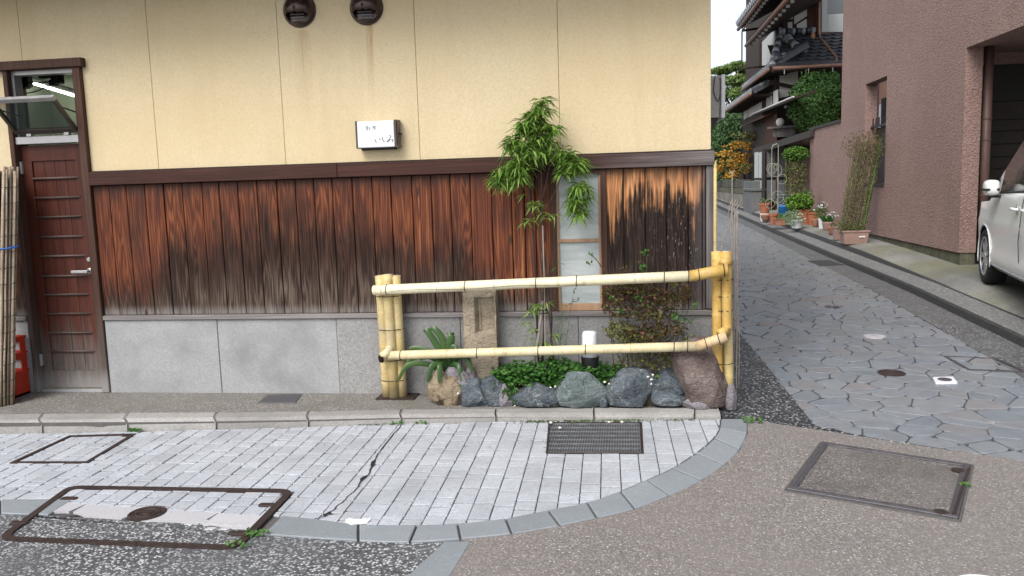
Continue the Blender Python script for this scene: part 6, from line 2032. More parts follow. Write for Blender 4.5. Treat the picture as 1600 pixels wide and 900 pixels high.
# ================================================================ pots along the pink wall
MAT['terracotta'] = plain('terracotta', (.30, .105, .055), .8, .25, var=.2, scale=12)
MAT['terracotta_old'] = plain('weathered_terracotta', (.26, .13, .085), .85, .2, var=.25, scale=9)
MAT['pink_plastic'] = plain('dull_pink_plastic', (.30, .195, .165), .55, .35, var=.1, scale=6)
MAT['pot_white'] = plain('white_pot', (.56, .59, .60), .5, .4, var=.1, scale=9)
MAT['blue_plastic'] = plain('blue_plastic', (.02, .16, .42), .45, .4, var=.1)
MAT['bin'] = plain('blue_grey_bin', (.045, .06, .075), .5, .4, var=.15)
def K(px, py): return L(px, py, .19)
def pot(x0, x1, y0, y1, kind, mat, label, name='flower_pot', grp='flower pots along the pink wall', cat='flower pot', lift=0.0):
    c = K((x0+x1)/2, y1+lift); sc = c.y/FPX*1.03
    w = (x1-x0)*sc; h = max(.07, (y1-y0)*sc)
    z0 = c.z+lift*sc
    if lift: c = Vector((c.x, c.y, z0))
    o = thing(name, label, cat, tuple(c), grp)
    if kind == 'round':
        r = w/2
        MB().lathe([(0, 0), (r*.68, 0), (r*.90, h*.80), (r, h*.80), (r, h), (r*.90, h), (r*.86, h*.9), (0, h*.9)], 20, tuple(c)).build('pot', MAT[mat], o, bevel=.002)
        MB().lathe([(0, h*.89), (r*.86, h*.91), (0, h*.915)], 12, tuple(c)).build('soil', MAT['earth'], o)
    elif kind == 'bowl':
        r = w/2
        MB().lathe([(0, 0), (r*.5, 0), (r*.8, h*.35), (r*.94, h*.8), (r, h*.88), (r, h), (r*.92, h), (r*.88, h*.9), (0, h*.9)], 20, tuple(c)).build('pot', MAT[mat], o, smooth=True)
        MB().lathe([(0, h*.89), (r*.88, h*.91), (0, h*.915)], 12, tuple(c)).build('soil', MAT['earth'], o)
    else:
        lx, ly = w/2, w/2*(.75 if kind == 'box' else 1.0)
        m = MB()
        def ring(k, z): return [(c.x-lx*k, c.y-ly*k, c.z+z), (c.x+lx*k, c.y-ly*k, c.z+z), (c.x+lx*k, c.y+ly*k, c.z+z), (c.x-lx*k, c.y+ly*k, c.z+z)]
        R_ = [ring(.80, 0), ring(.93, h*.86), ring(1.0, h*.86), ring(1.0, h), ring(.90, h), ring(.88, h*.88)]
        vs = sum(R_, []); fs = [(3, 2, 1, 0), (20, 21, 22, 23)]
        for i in range(5):
            for j in range(4): fs.append((4*i+j, 4*i+(j+1) % 4, 4*i+4+(j+1) % 4, 4*i+4+j))
        m.add(vs, fs).build('pot', MAT[mat], o, bevel=.006)
        MB().box(c.x-lx*.87, c.x+lx*.87, c.y-ly*.87, c.y+ly*.87, c.z+h*.86, c.z+h*.885).build('soil', MAT['earth'], o)
    return o, c, w, h
def plant(o, px0, px1, py0, py1, y, mats, n, l, wd, name='foliage', yr=None):
    sc = y/FPX*1.03
    c = W((px0+px1)/2, (py0+py1)/2, y); rx = (px1-px0)/2*sc; rz = (py1-py0)/2*sc
    for mt, k in mats:
        mb = MB(); leafcloud(mb, c, (rx, yr or rx*.9, rz), int(n*k), l, wd)
        mb.v = [(min(x, PX-.01) if 11.5 < y_ < 20.3 else x, y_, z) for x, y_, z in mb.v]
        mb.build(name, MAT[mt], o)
def stems(o, px, py0, py1, y, n, spread, mat='stem_green', r=.006):
    for i in range(n):
        a = W(px+random.uniform(-spread, spread)*.4, py0, y); b = W(px+random.uniform(-spread, spread), py1, y)
        MB().tube([a, a.lerp(b, .5)+Vector((random.uniform(-.02, .02), 0, 0)), b], [r, r*.8, r*.5], 5).build('stem', MAT[mat], o)

# near planter with the tied canes
o, c, w, h = pot(1315, 1353, 361, 381, 'box', 'pink_plastic', 'nearest dull pink planter box, tall cane plant growing from it', cat='planter')
MB().box(c.x+.04, c.x+.14, c.y-w/2*.75*.93-.004, c.y-w/2*.75*.93+.006, c.z+h*.5, c.z+h*.6).build('sticker', MAT['paper'], o)
can = thing('cane_plant', 'tall dry seed-headed plant tied to leaning canes against the pink wall', 'plant', tuple(c+Vector((0, 0, h))))
sc = c.y/FPX
mbl = [MB(), MB(), MB()]
for i in range(46):
    t = random.random()
    b_ = W(1312+38*t, 364, c.y+random.uniform(-.1, .1))
    tp = W(1338+44*t+random.uniform(-5, 5), random.uniform(205, 235), c.y+.25+random.uniform(-.25, .15))
    b_.x = min(b_.x, PX-.05); tp.x = min(tp.x, PX-.03)
    mid = b_.lerp(tp, .5)+Vector((random.uniform(-.03, .03), random.uniform(-.03, .03), 0))
    MB().tube([b_, mid, tp], [.006, .005, .003], 4).build('cane', MAT['stem' if i % 3 else 'stem_green'], can)
    for k in range(60):
        q = b_.lerp(tp, random.uniform(.04, 1))+Vector((random.uniform(-.05, .05), random.uniform(-.06, .05), random.uniform(-.02, .02)))
        q.x = min(q.x, PX-.012)
        mbl[k % 3].rleaf(q, (random.uniform(-1, 1), -1, random.uniform(-.5, 1)), .034, .014)
mbl[0].build('foliage', MAT['leaf_twig'], can); mbl[1].build('foliage', MAT['leaf_olive'], can); mbl[2].build('foliage', MAT['leaf_twig'], can)
plant(can, 1318, 1384, 203, 250, c.y+.1, [('leaf_twig', .7), ('leaf_red', .5)], 900, .04, .014, 'seed_heads', .3)
plant(can, 1312, 1350, 345, 366, c.y, [('leaf_olive', .5), ('leaf_green', .4)], 400, .04, .018)
g0, g1 = W(1350, 352, c.y-.1), W(1383, 215, c.y+.1)
for q in (g0, g1): q.x = min(q.x, PX-.03)
MB().tube([g0, g1], .010, 6).build('support_pole', MAT['leaf_green'], can)

o, c, w, h = pot(1302, 1321, 355, 374.5, 'box', 'pink_plastic', 'second dull pink planter box, partly behind the nearest one', cat='planter')
plant(o, 1300, 1322, 345, 360, c.y, [('leaf_olive', 1)], 160, .04, .02)
pot(1294, 1306, 354.5, 368, 'bowl', 'terracotta_old', 'small beige bowl tucked behind the pink planter boxes')
o, c, w, h = pot(1285, 1301, 347.5, 362, 'bowl', 'pink_plastic', 'dull pink bowl with dark chive-like leaves and white flowers')
mb = MB()
for i in range(150):
    a = random.uniform(0, 6.28)
    mb.leaf(c+Vector((random.uniform(-.1, .1), random.uniform(-.1, .1), h*.9)), (math.cos(a)*.5, math.sin(a)*.5, 1), random.uniform(.18, .30), .014, .3)
mb.build('blades', MAT['leaf_ground'], o)
plant(o, 1286, 1310, 331, 341, c.y, [('petal', 1)], 26, .035, .035, 'blossoms')
o, c, w, h = pot(1278.5, 1290, 342, 359, 'round', 'pot_white', 'white round pot of white marguerites beside the chive bowl')
plant(o, 1275, 1293, 318, 344, c.y, [('leaf_green', 1), ('leaf_olive', .5)], 230, .04, .02); stems(o, 1284, 345, 325, c.y, 5, 8)
plant(o, 1275, 1294, 315, 326, c.y-.1, [('petal', 1)], 22, .05, .05, 'blossoms')
o, c, w, h = pot(1268.5, 1280, 343, 356.5, 'bowl', 'terracotta_old', 'round tan glazed pot left of the white round pot')
plant(o, 1268, 1281, 336, 345, c.y, [('leaf_olive', 1)], 60, .04, .02)
o, c, w, h = pot(1262, 1278, 333, 353, 'box', 'terracotta', 'square terracotta planter behind the tan glazed pot', cat='planter')
plant(o, 1262, 1280, 324, 338, c.y, [('leaf_green', .8), ('petal', .08)], 130, .04, .024)
o, c, w, h = pot(1247, 1266, 329, 352, 'box', 'terracotta', 'large terracotta planter behind the white planter, bright lime bush in it', cat='planter')
plant(o, 1229, 1268, 302, 331, c.y+.05, [('leaf_lime', 1), ('leaf_green', .35)], 900, .07, .045); stems(o, 1252, 335, 310, c.y, 6, 12)
plant(o, 1252, 1272, 296, 330, c.y+.25, [('leaf_bush', 1), ('leaf_olive', .4)], 260, .055, .03)
o, c, w, h = pot(1235, 1256, 344, 356.5, 'round', 'pot_white', 'wide white pot overflowing with pale variegated leaves')
MAT['leaf_pale'] = m_leaf('variegated_leaf', [(0, (.10, .17, .06)), (.5, (.22, .30, .16)), (1, (.46, .52, .38))], .6, .2, 5)
plant(o, 1224, 1256, 328, 352, c.y-.05, [('leaf_pale', 1), ('leaf_lime', .25)], 520, .045, .022); plant(o, 1245, 1258, 334, 346, c.y-.15, [('petal', 1)], 16, .04, .04, 'blossoms')
o, c, w, h = pot(1209.5, 1227, 342, 352, 'box', 'terracotta_old', 'low terracotta trough with yellow-green leaves left of the wide white pot', cat='planter')
plant(o, 1214, 1229, 334, 345, c.y, [('leaf_lime', 1)], 130, .05, .03)
o, c, w, h = pot(1202, 1215.5, 335, 351, 'round', 'terracotta', 'terracotta pot holding the ringed wire trellis')
tcx, tcy = c.x, c.y
tr = thing('wire_trellis', 'tall wire trellis with rings standing in a terracotta pot', 'trellis', (c.x, c.y, c.z+h*.92))
MAT['trellis'] = plain('pale_wire', (.34, .34, .25), .5, .4, .2)
zt = W(1208, 229, c.y).z
tl, tr_ = W(1205.5, 300, c.y).x, W(1215.5, 300, c.y).x
MB().tube([(tl, c.y, c.z+h*.9), (tl, c.y, zt-.02), (tl+.03, c.y, zt+.03), (tr_-.03, c.y, zt+.06), (tr_, c.y, zt+.02), (tr_, c.y, c.z+h*.9)], .008, 6).build('hoop', MAT['trellis'], tr)
sc = c.y/FPX
for px, py, r in ((1206, 263, 7.5), (1211, 266, 10), (1222, 280, 7), (1203, 318, 7), (1219, 314, 6), (1213, 261, 3.5), (1208, 322, 8), (1215, 308, 9)):
    q = W(px, py, c.y)
    MB().tube([q+Vector((r*sc*math.cos(a), 0, r*sc*math.sin(a))) for a in [k*math.pi/9 for k in range(19)]], .005, 5, caps=False).build('ring', MAT['trellis'], tr)
pot(1189, 1203.5, 336, 346, 'bowl', 'terracotta_old', 'low brown bowl under the raised terracotta pot, far end of the row')
o, c, w, h = pot(1186.5, 1203.5, 319, 334, 'round', 'terracotta', 'raised terracotta pot with a few dark leaves, far end of the row', lift=8)
plant(o, 1186, 1204, 310, 321, c.y, [('leaf_bush', .6), ('leaf_red', .4)], 70, .05, .03)
MB().lathe([(0, -.001), (.12, -.001), (.10, -.19), (0, -.19)], 12, tuple(c)).build('stand', MAT['pot_white'], o)
# blue tub and dark bin behind the pots
c = K(1226, 347); sc = c.y/FPX
o = thing('blue_tub', 'bright blue plastic tub among the pots', 'tub', tuple(c))
r = 10*sc; hh = (347-322)*sc
MB().lathe([(0, 0), (r*.8, 0), (r*.96, hh*.9), (r*1.04, hh*.92), (r*1.04, hh), (r*.93, hh), (r*.8, hh*.3), (0, hh*.3)], 22, tuple(c)).build('tub', MAT['blue_plastic'], o, smooth=True)
c = K(1223, 343); sc = c.y/FPX
o = thing('storage_bin', 'dark blue-grey lidded bin behind the blue tub', 'bin', tuple(c))
hh = (343-305)*sc; w = 7.5*sc
MB().box(c.x-w, c.x+w, c.y-w, c.y+w, c.z, c.z+hh*.92).build('bin_body', MAT['bin'], o, bevel=.02, seg=2)
MB().box(c.x-w*1.08, c.x+w*1.08, c.y-w*1.08, c.y+w*1.08, c.z+hh*.92+.001, c.z+hh).build('bin_lid', plain('bin_lid', (.10, .13, .15), .5, .4), o, bevel=.015, seg=2)
# climber on a net
c = K(1247, 346); sc = c.y/FPX
cl_ = thing('climbing_vine', 'tall light green climbing plant on poles in front of the gate', 'vine', tuple(c))
for px in (1227, 1238, 1250, 1259):
    MB().tube([W(px+1, 335, c.y), W(px, 232, c.y)], .008, 5).build('pole', MAT['stem_green'], cl_)
for px in range(1228, 1262, 3):
    MB().tube([W(px+random.uniform(-2, 2), 330, c.y-.02), W(px+random.uniform(-2, 2), 290, c.y-.03), W(px+random.uniform(-2, 2), 240, c.y)], .004, 4).build('stem', MAT['stem'], cl_)
plant(cl_, 1224, 1263, 229, 252, c.y, [('leaf_lime', .5), ('leaf_green', 1)], 800, .06, .032, yr=.2)
plant(cl_, 1226, 1262, 245, 300, c.y, [('leaf_olive', .6), ('leaf_green', .3), ('leaf_twig', .4)], 700, .06, .03, yr=.14)
plant(cl_, 1226, 1262, 285, 330, c.y, [('leaf_olive', .4), ('leaf_bush', .5)], 300, .06, .03, yr=.14)
# ================================================================ traditional house up the lane
random.seed(99)
MAT['tile'] = plain('dark_roof_tile', (.045, .048, .055), .42, .5, var=.3, scale=7)
MAT['tile_light'] = plain('silvered_tile_end', (.26, .28, .31), .4, .5, var=.25, scale=10)
MAT['plaster'] = plain('white_plaster', (.60, .59, .57), .9, .2, var=.06, scale=3)
MAT['shutter'] = plain('pale_shutter', (.44, .45, .44), .7, .3, var=.06)
MAT['timber'] = plain('dark_timber', (.034, .023, .018), .7, .25, var=.3, scale=8)
MAT['timber_red'] = plain('red_brown_timber', (.065, .026, .018), .7, .25, var=.3, scale=10)
MAT['copper'] = plain('copper_gutter', (.24, .13, .095), .45, .45, .3, .2, 10)
MAT['glass_dark'] = m_glass('window_glass', (.05, .06, .065), .08, spec=.8)
MAT['curtain'] = plain('pale_curtain', (.42, .44, .43), .7, .3, var=.05)
HX = 4.30
hy = S(1212, 100, HX).y                      # corner of the house
def F(px, py, Y=None): return W(px, py, Y or hy)
gz0 = zl(hy)+.1
th = thing('tiled_house', 'old two-storey timber house with dark pantile roofs and white plaster panels up the lane', 'building', (HX, hy, gz0))
yfar = S(1160, 170, HX).y
# bodies
zE = F(1220, 108).z
MB().box(HX, 10, hy, yfar, gz0-.3, zE+.35).build('lower_wall', MAT['timber'], th)
zU = F(1240, 60).z
MB().box(HX+.25, 10, hy+.35, yfar+1, zE+.2, 10.4).build('upper_wall', MAT['timber'], th)
def quad(name, pts, mat, thick=.03, nrm=(0, -1, 0), parent=None):
    n_ = Vector(nrm)*thick
    pts = [Vector(q) for q in pts]
    q2 = [q-n_ for q in pts]
    k = len(pts); 
    return MB().add(pts+q2, [tuple(range(k)), tuple(range(2*k-1, k-1, -1))]+[(i, k+i, k+(i+1) % k, (i+1) % k) for i in range(k)]).build(name, mat, parent or th)
# ---- lower roof over the front
ye = hy-1.45
eL, eR = W(1207, 103, ye), W(1345, 96, ye)
eR.z = eL.z
tL = W(1224, 55, hy+.3); tR = Vector((eR.x+.4, hy+.3, tL.z))
quad('lower_roof', [eL, eR, tR, tL], MAT['tile'], .08, (0, -.5, .85))
vx = Vector((1, 0, 0)); vd = (Vector((0, ye, eL.z))-Vector((0, hy+.3, tL.z))); slen = vd.length; vd.normalize(); vn = vx.cross(-vd).normalized()
if vn.z < 0: vn = -vn
# one pantile, shared by every tile of this roof
TW, TL = .262, slen/9
prof = [(-.5, .006), (-.38, .030), (-.22, .046), (-.06, .034), (.06, .008), (.22, -.004), (.38, -.002), (.5, .010)]
tv = []; tf = []
for v_, dz in ((0, .0), (1.06, .022)):
    for u_, w_ in prof: tv.append((u_*TW, v_*TL, w_+dz))
for u_, w_ in prof: tv.append((u_*TW, 1.06*TL, w_-.006))
n8 = len(prof)
for i in range(n8-1):
    tf.append((i, i+1, n8+i+1, n8+i)); tf.append((n8+i, n8+i+1, 2*n8+i+1, 2*n8+i))
tm = bpy.data.meshes.new('roof_tile'); tm.from_pydata(tv, [], tf); tm.materials.append(MAT['tile'])
tm.polygons.foreach_set('use_smooth', [True]*len(tm.polygons))
RM = Matrix((vx, vd, vn)).transposed()
top0 = Vector((0, hy+.3, tL.z))
cnt = 0
for r_ in range(9):
    t = r_/9
    xl_ = tL.x+(eL.x-tL.x)*t
    c_ = 0
    x = xl_+TW*.5
    while x < 6.75:
        p = Vector((x, top0.y, top0.z))+vd*(slen*t)+vn*.02
        o = bpy.data.objects.new('roof_tile', tm); COL.objects.link(o); o.parent = th
        o.location = p-wloc(th)
        o.rotation_euler = (RM @ Matrix.Rotation(random.uniform(-.02, .02), 3, 'Z')).to_euler()
        cnt += 1; x += TW
# eave board, gutter, hooks
MB().box(eL.x, eR.x, ye+.05, ye+.12, eL.z-.16, eL.z-.03).build('eave_board', MAT['timber'], th)
MB().tube([(eL.x, ye-.05, eL.z-.07), (eR.x, ye-.05, eL.z-.07)], .055, 8).build('gutter', MAT['copper'], th, smooth=True)
for i in range(4):
    x = eL.x+.3+i*.62
    MB().tube([(x, ye-.06, eL.z-.10), (x, ye-.06, eL.z-.24)], .012, 5).build('gutter_hook', MAT['shutter'], th)
# soffit
MB().add([(eL.x+.1, ye+.1, eL.z-.1), (eR.x, ye+.1, eL.z-.1), (eR.x, hy, tL.z-.3), (eL.x+.1, hy, tL.z-.3)], [(0, 1, 2, 3)]).build('soffit', MAT['timber'], th)
# ridges with round end tiles
def ridge(a, b, r, n, name='ridge', ends=True):
    a = Vector(a); b = Vector(b); u = (b-a).normalized()
    o = MB().tube([a, b], r*.8, 10).build(name, MAT['tile'], th, smooth=True)
    for i in range(n):
        p = a.lerp(b, (i+.5)/n)
        MB().tube([p-u*((b-a).length/n*.42), p+u*((b-a).length/n*.42)], [r*.95, r*1.04], 10).build('ridge_tile', MAT['tile' if i % 2 else 'tile_light'], o, smooth=True)
    if ends:
        MB().tube([a-u*.05, a+u*.02], [r*1.35, r*1.35], 14).build('end_tile', MAT['tile_light'], o)
        MB().tube([a-u*.056, a-u*.05], [r*1.0, r*1.0], 14).build('end_disc', MAT['tile'], o)
    return o
ridge(W(1219, 50, hy+.25), W(1274, 48, hy+.25), .10, 7)
ridge(W(1218, 58, hy+.1), W(1206, 104, ye+.1), .10, 9, ends=False)
ridge(W(1231, 62, hy-.15), W(1258, 84, hy-.85), .11, 6)
ridge(W(1222, 88, hy-.9), W(1250, 78, hy-.8), .085, 5, ends=False)
p = W(1216, 91, ye+.25)
m = rock_mb(tuple(p), .16, .14, .16, 3, 3, 4, .2)
m.build('ornament_tile', MAT['tile'], th, smooth=True)
quad('gable_end', [W(1220, 66, hy-.2), W(1236, 84, hy-.2), W(1213, 98, hy-.5)], MAT['timber'], .05)
q = [W(1267, 58, hy-.35), W(1270, 48, hy-.2), W(1274, 55, hy-.3), W(1272, 61, hy-.45)]
quad('rust_patch', q, plain('rust', (.40, .18, .08), .8, .2), .02)
# ---- lane-side lower roof seen from below
def lane_roof(name, xe, y0, y1, ze, rise, run, n, drop=0.0, tiles=True):
    pts = [Vector((xe, y0, ze)), Vector((xe, y1, ze-drop)), Vector((xe+run, y1, ze-drop+rise)), Vector((xe+run, y0, ze+rise))]
    o = quad(name, pts, MAT['tile'], .10, (-.4, 0, .9))
    if tiles:
        for i in range(n):
            y = y0+(y1-y0)*(i+.5)/n; z = ze-drop*(i+.5)/n
            MB().tube([(xe-.03, y, z+.0), (xe+run, y, z+rise+.03)], .075, 8).build('round_tile', MAT['tile'], o, smooth=True)
            MB().tube([(xe-.045, y, z+.0), (xe-.03, y, z+.004)], .082, 10).build('eave_disc', MAT['tile_light'], o)
    k = max(4, n//2)
    for i in range(k):
        y = y0+(y1-y0)*(i+.5)/k; z = ze-drop*(i+.5)/k
        MB().box(xe+.06, xe+.6, y-.03, y+.03, z-.15, z-.09).build('rafter_end', MAT['shutter' if not tiles else 'timber'], o)
    MB().tube([(xe-.06, y0, ze-.10), (xe-.06, y1, ze-drop-.10)], .045, 8).build('gutter', MAT['copper'], o, smooth=True)
    return o
xe = W(1207, 104, ye).x
a = S(1206, 106, xe); b = S(1161, 134, xe)
lane_roof('side_roof', xe, a.y+.05, b.y, (a.z+b.z)/2, .52, .95, 26)
xr_ = 3.70
a = S(1186, 139, xr_); b = S(1134, 168, xr_)
lane_roof('far_low_roof', xr_, a.y+1.1, b.y, (a.z+b.z)/2, .40, .8, 26)
MB().box(HX+.03, 9, S(1190, 150, HX).y, b.y, gz0, (a.z+b.z)/2+.1).build('far_wall', MAT['timber'], th)
# ---- plaster panels
quad('plaster_panel', [F(1218, 118, hy-.01), F(1247, 111, hy-.01), F(1247, 147, hy-.01), F(1218, 153, hy-.01)], MAT['plaster'], .02)
MB().bar(F(1200, 128, hy-.35), F(1249, 138, hy-.1), .09, .09).build('brace', MAT['timber'], th)
for pts in ([(1197, 149), (1206, 144), (1206, 164), (1197, 168)], [(1208, 143), (1215, 140), (1215, 160), (1208, 164)], [(1162, 171), (1168, 168), (1168, 183), (1162, 187)], [(1169, 167.5), (1190, 158), (1190, 176), (1169, 183)]):
    q = [S(x, y, HX-.012) for x, y in pts]
    quad('plaster_panel', q, MAT['plaster'], .02, (-1, 0, 0))
# awning strips along the lane side
def strip(pts, X, w, mat, name):
    a, b = S(*pts[0], X), S(*pts[1], X)
    m = MB().hexa([(X, a.y, a.z-.05), (X+w, a.y, a.z+.10), (X+w, b.y, b.z+.10), (X, b.y, b.z-.05), (X, a.y, a.z), (X+w, a.y, a.z+.16), (X+w, b.y, b.z+.16), (X, b.y, b.z)])
    return m.build(name, mat, th)
strip([(1240, 152), (1174, 180)], 3.98, .5, MAT['timber'], 'canopy')
MB().tube([S(1240, 151, 3.965), S(1174, 179, 3.965)], .022, 6).build('canopy_edge', MAT['plaster'], th)
strip([(1192, 181), (1160, 195)], 3.98, .5, MAT['timber_red'], 'lower_canopy')
MB().box(HX-.02, HX-.005, S(1215, 190, HX).y, S(1196, 190, HX).y, gz0, S(1205, 182, HX).z).build('board_panel', MAT['timber_red'], th)
q = F(1219, 191, hy-.6)
MB().lathe([(0, -.12), (.06, -.11), (.105, -.05), (.115, 0), (.105, .05), (.06, .11), (0, .12)], 18, tuple(q)).build('globe_light', MAT['plaster'], th, smooth=True)
q = F(1230, 166, hy-.5)
MB().lathe([(0, -.07), (.07, -.05), (.09, 0), (.05, .05), (0, .07)], 14, tuple(q)).build('globe_light', MAT['plaster'], th, smooth=True)
MB().bar(F(1199, 200, hy-.8), F(1247, 197, hy-.8), .10, .06).build('entrance_beam', MAT['grey_post'], th)
quad('entrance_board', [F(1208, 201, hy-.75), F(1243, 198, hy-.75), F(1243, 214, hy-.75), F(1208, 214, hy-.75)], MAT['grey_post'], .03)
# ---- upper storey
yu = hy+.34
quad('gable_plaster', [W(1241, 18, yu), W(1261, 15, yu), W(1261, 25, yu), W(1241, 38, yu)], MAT['plaster'], .03)
quad('gable_plaster', [W(1245, 38, yu), W(1261, 29, yu), W(1261, 48, yu), W(1245, 48, yu)], MAT['plaster'], .03)
quad('gable_plaster', [W(1232, 27, yu), W(1239, 24, yu), W(1239, 29, yu), W(1232, 30, yu)], MAT['plaster'], .03)
quad('gable_plaster', [W(1231, 35, yu), W(1238, 34, yu), W(1238, 44, yu), W(1231, 44, yu)], MAT['plaster'], .03)
quad('gable_plaster', [W(1249, 7, yu), W(1255, 5, yu), W(1255, 10, yu), W(1249, 10, yu)], MAT['plaster'], .03)
quad('corner_board', [W(1262, -40, yu-.02), W(1277, -40, yu-.02), W(1277, 56, yu-.02), W(1262, 50, yu-.02)], MAT['timber_red'], .05)
wq = quad('window', [W(1280, -40, yu-.06), W(1345, -40, yu-.06), W(1345, 58, yu-.06), W(1280, 58, yu-.06)], MAT['copper'], .06)
quad('pane', [W(1284, -38, yu-.10), W(1293, -38, yu-.10), W(1293, 50, yu-.10), W(1284, 50, yu-.10)], MAT['curtain'], .02, parent=wq)
quad('pane', [W(1293.3, 22, yu-.10), W(1345, 20, yu-.10), W(1345, 49, yu-.10), W(1293.3, 50, yu-.10)], MAT['curtain'], .02, parent=wq)
quad('pane', [W(1293.3, -38, yu-.10), W(1345, -38, yu-.10), W(1345, 19.5, yu-.10), W(1293.3, 21.5, yu-.10)], MAT['glass_dark'], .02, parent=wq)
MB().tube([W(1279, -30, yu-.2), W(1279.5, 52, yu-.2), W(1281, 60, yu-.3), W(1307, 91, ye+.25), W(1306, 103, ye)], .045, 8).build('downpipe', MAT['copper'], th, smooth=True)
# side shutters
for pts in ([(1190.5, 66), (1199, 57), (1198, 103), (1190.5, 106)], [(1199.5, 56.5), (1206, 50), (1204.5, 99), (1198.5, 103)], [(1206.5, 49), (1212, 44), (1211, 70), (1206, 95)]):
    q = [S(x, y, HX+.235) for x, y in pts]
    quad('shutter', q, MAT['shutter'], .03, (-1, 0, 0))
MB().tube([S(1188, 63, HX-.05), S(1188, 106, HX-.05)], .05, 8).build('verandah_post', MAT['timber'], th)
# upper roofs, dark soffits rising to the right
def upper_roof(xe, pa, pb, rise, run, tiles):
    a = S(*pa, xe); b = S(*pb, xe); z = (a.z+b.z)/2
    y0, y1 = min(a.y, b.y)-1.5, max(a.y, b.y)
    o = quad('upper_roof', [(xe, y0, z), (xe, y1, z), (xe+run, y1, z+rise), (xe+run, y0, z+rise)], MAT['timber'], -.12, (-.4, 0, .9))
    for i in range(16):
        y = y0+(y1-y0)*(i+.5)/16
        MB().box(xe+.04, xe+.12, y-.03, y+.03, z-.06, z+.0).build('rafter_end', MAT['plaster'], o)
    MB().tube([(xe-.05, y0, z+.0), (xe-.05, y1, z+.0)], .05, 8).build('gutter', MAT['copper'], o, smooth=True)
    if tiles:
        for i in range(22):
            y = y0+(y1-y0)*(i+.5)/22
            MB().tube([(xe-.10, y, z+.14), (xe+run, y, z+rise+.20)], .08, 8).build('round_tile', MAT['tile'], o, smooth=True)
            MB().tube([(xe-.115, y, z+.135), (xe-.10, y, z+.14)], .086, 10).build('eave_disc', MAT['tile_light'], o)
    return o, y1, z
o, y1, z = upper_roof(3.45, (1156, 38), (1200, -2), 1.1, 2.2, True)
o2, y2, z2 = upper_roof(3.75, (1168, 65), (1236, 5), .9, 1.8, False)
MB().tube([(3.5, y1-.05, z-.05), (4.6, y1-.05, z+.05)], .035, 6).build('verge_beam', MAT['timber'], th)
MB().tube([(3.5, y1-.1, z-.08), (3.5, y1-.1, z-1.15)], .022, 6).build('rain_chain', MAT['timber'], th)
MB().tube([(3.5, y1-.1, z-1.15), (4.5, y1-.1, z-1.1)], .03, 6).build('verge_beam', MAT['timber'], th)

# ---- a neighbour's gable beyond
nb = thing('neighbour_house', 'beige gabled house end showing beyond the pine, far up the lane', 'building', tuple(W(1175, 120, 46)))
quad('wall', [W(1158, 106, 46), W(1186, 92, 46), W(1192, 150, 46), W(1158, 150, 46)], plain('beige_wall', (.42, .34, .25), .9, .2), 3.0, (0, -1, 0), nb)
MB().hexa([W(1158, 104, 45.4), W(1187, 90, 45.4), W(1187, 90, 49), W(1158, 104, 49), W(1158, 99, 45.4), W(1187, 84, 45.4), W(1187, 84, 49), W(1158, 99, 49)]).build('roof', MAT['tile'], nb)
MB().hexa([W(1158, 107, 45.3), W(1187, 93, 45.3), W(1187, 93, 45.45), W(1158, 107, 45.45), W(1158, 104, 45.3), W(1187, 90, 45.3), W(1187, 90, 45.45), W(1158, 104, 45.45)]).build('barge_board', MAT['copper'], nb)

# ---- lean-to gate with a glazed cabinet
GX = PX
gt_ = thing('lean_to_gate', 'dark lean-to gate roof with grey board panels beside the pink garden wall', 'gate', (GX, 22, zl(22)))
a, b = S(1266, 206, GX-.1), S(1176, 234, 3.92)
MB().hexa([(a.x, a.y, a.z-.12), (a.x+.7, a.y, a.z+.05), (b.x+.7, b.y, b.z+.05), (b.x, b.y, b.z-.16), (a.x, a.y, a.z+.03), (a.x+.7, a.y, a.z+.25), (b.x+.7, b.y, b.z+.25), (b.x, b.y, b.z+.03)]).build('roof', MAT['slat'], gt_)
yc0, yc1 = S(1191, 280, 3.9).y, S(1177, 280, 3.9).y
def Q(px, py): return S(px, py, 3.9)
MB().box(3.9+.02, 4.6, yc0+.02, yc1, Q(1184, 314).z, Q(1184, 236).z).build('cabinet_body', MAT['slat'], gt_)
for (px0, px1) in ((1178.5, 1183.3), (1184.8, 1189.5)):
    for (py0, py1) in ((238, 278), (282, 313)):
        y0, y1 = Q(px1, 280).y, Q(px0, 280).y
        z0, z1 = Q((px0+px1)/2, py1).z, Q((px0+px1)/2, py0).z
        MB().box(3.9+.002, 3.9+.019, y0, y1, z0, z1).build('pane', MAT['curtain'], gt_)
MB().box(3.885, 3.96, yc0-.12, yc0+.02, zl(yc0)+.1, Q(1190, 232).z).build('post', MAT['slat'], gt_)
MB().box(3.885, 3.9, yc0+.02, yc1, Q(1184, 315).z-.05, Q(1184, 315).z).build('cabinet_sill', MAT['grey_wood'], gt_)
py_ = yc0-.05
def Wp(px, py): return W(px, py, py_)
MAT['board_grey'] = plain('grey_board', (.105, .11, .115), .7, .3, var=.12, scale=3)
for (x0, x1, y0, y1) in ((1198, 1212, 230, 277), (1212.6, 1227, 228, 277), (1198, 1212, 281, 312), (1212.6, 1227, 281, 305)):
    a, b = Wp(x0, y1), Wp(x1, y0)
    MB().box(a.x, b.x, py_, py_+.04, a.z, b.z).build('board', MAT['board_grey'], gt_)
a, b = Wp(1227.5, 330), Wp(1231, 228)
MB().box(a.x, b.x, py_-.05, py_+.06, zl(py_)+.1, b.z).build('post', MAT['slat'], gt_)
a, b = Wp(1228, 236), Wp(1264, 226)
MB().box(a.x, b.x+.3, py_, py_+.05, zl(py_)+.1, b.z+.2).build('inner_wall', MAT['pink'], gt_)
MB().box(a.x, b.x+.3, py_-.06, py_-.001, a.z-.02, b.z-.02).build('crossbar', MAT['slat'], gt_)
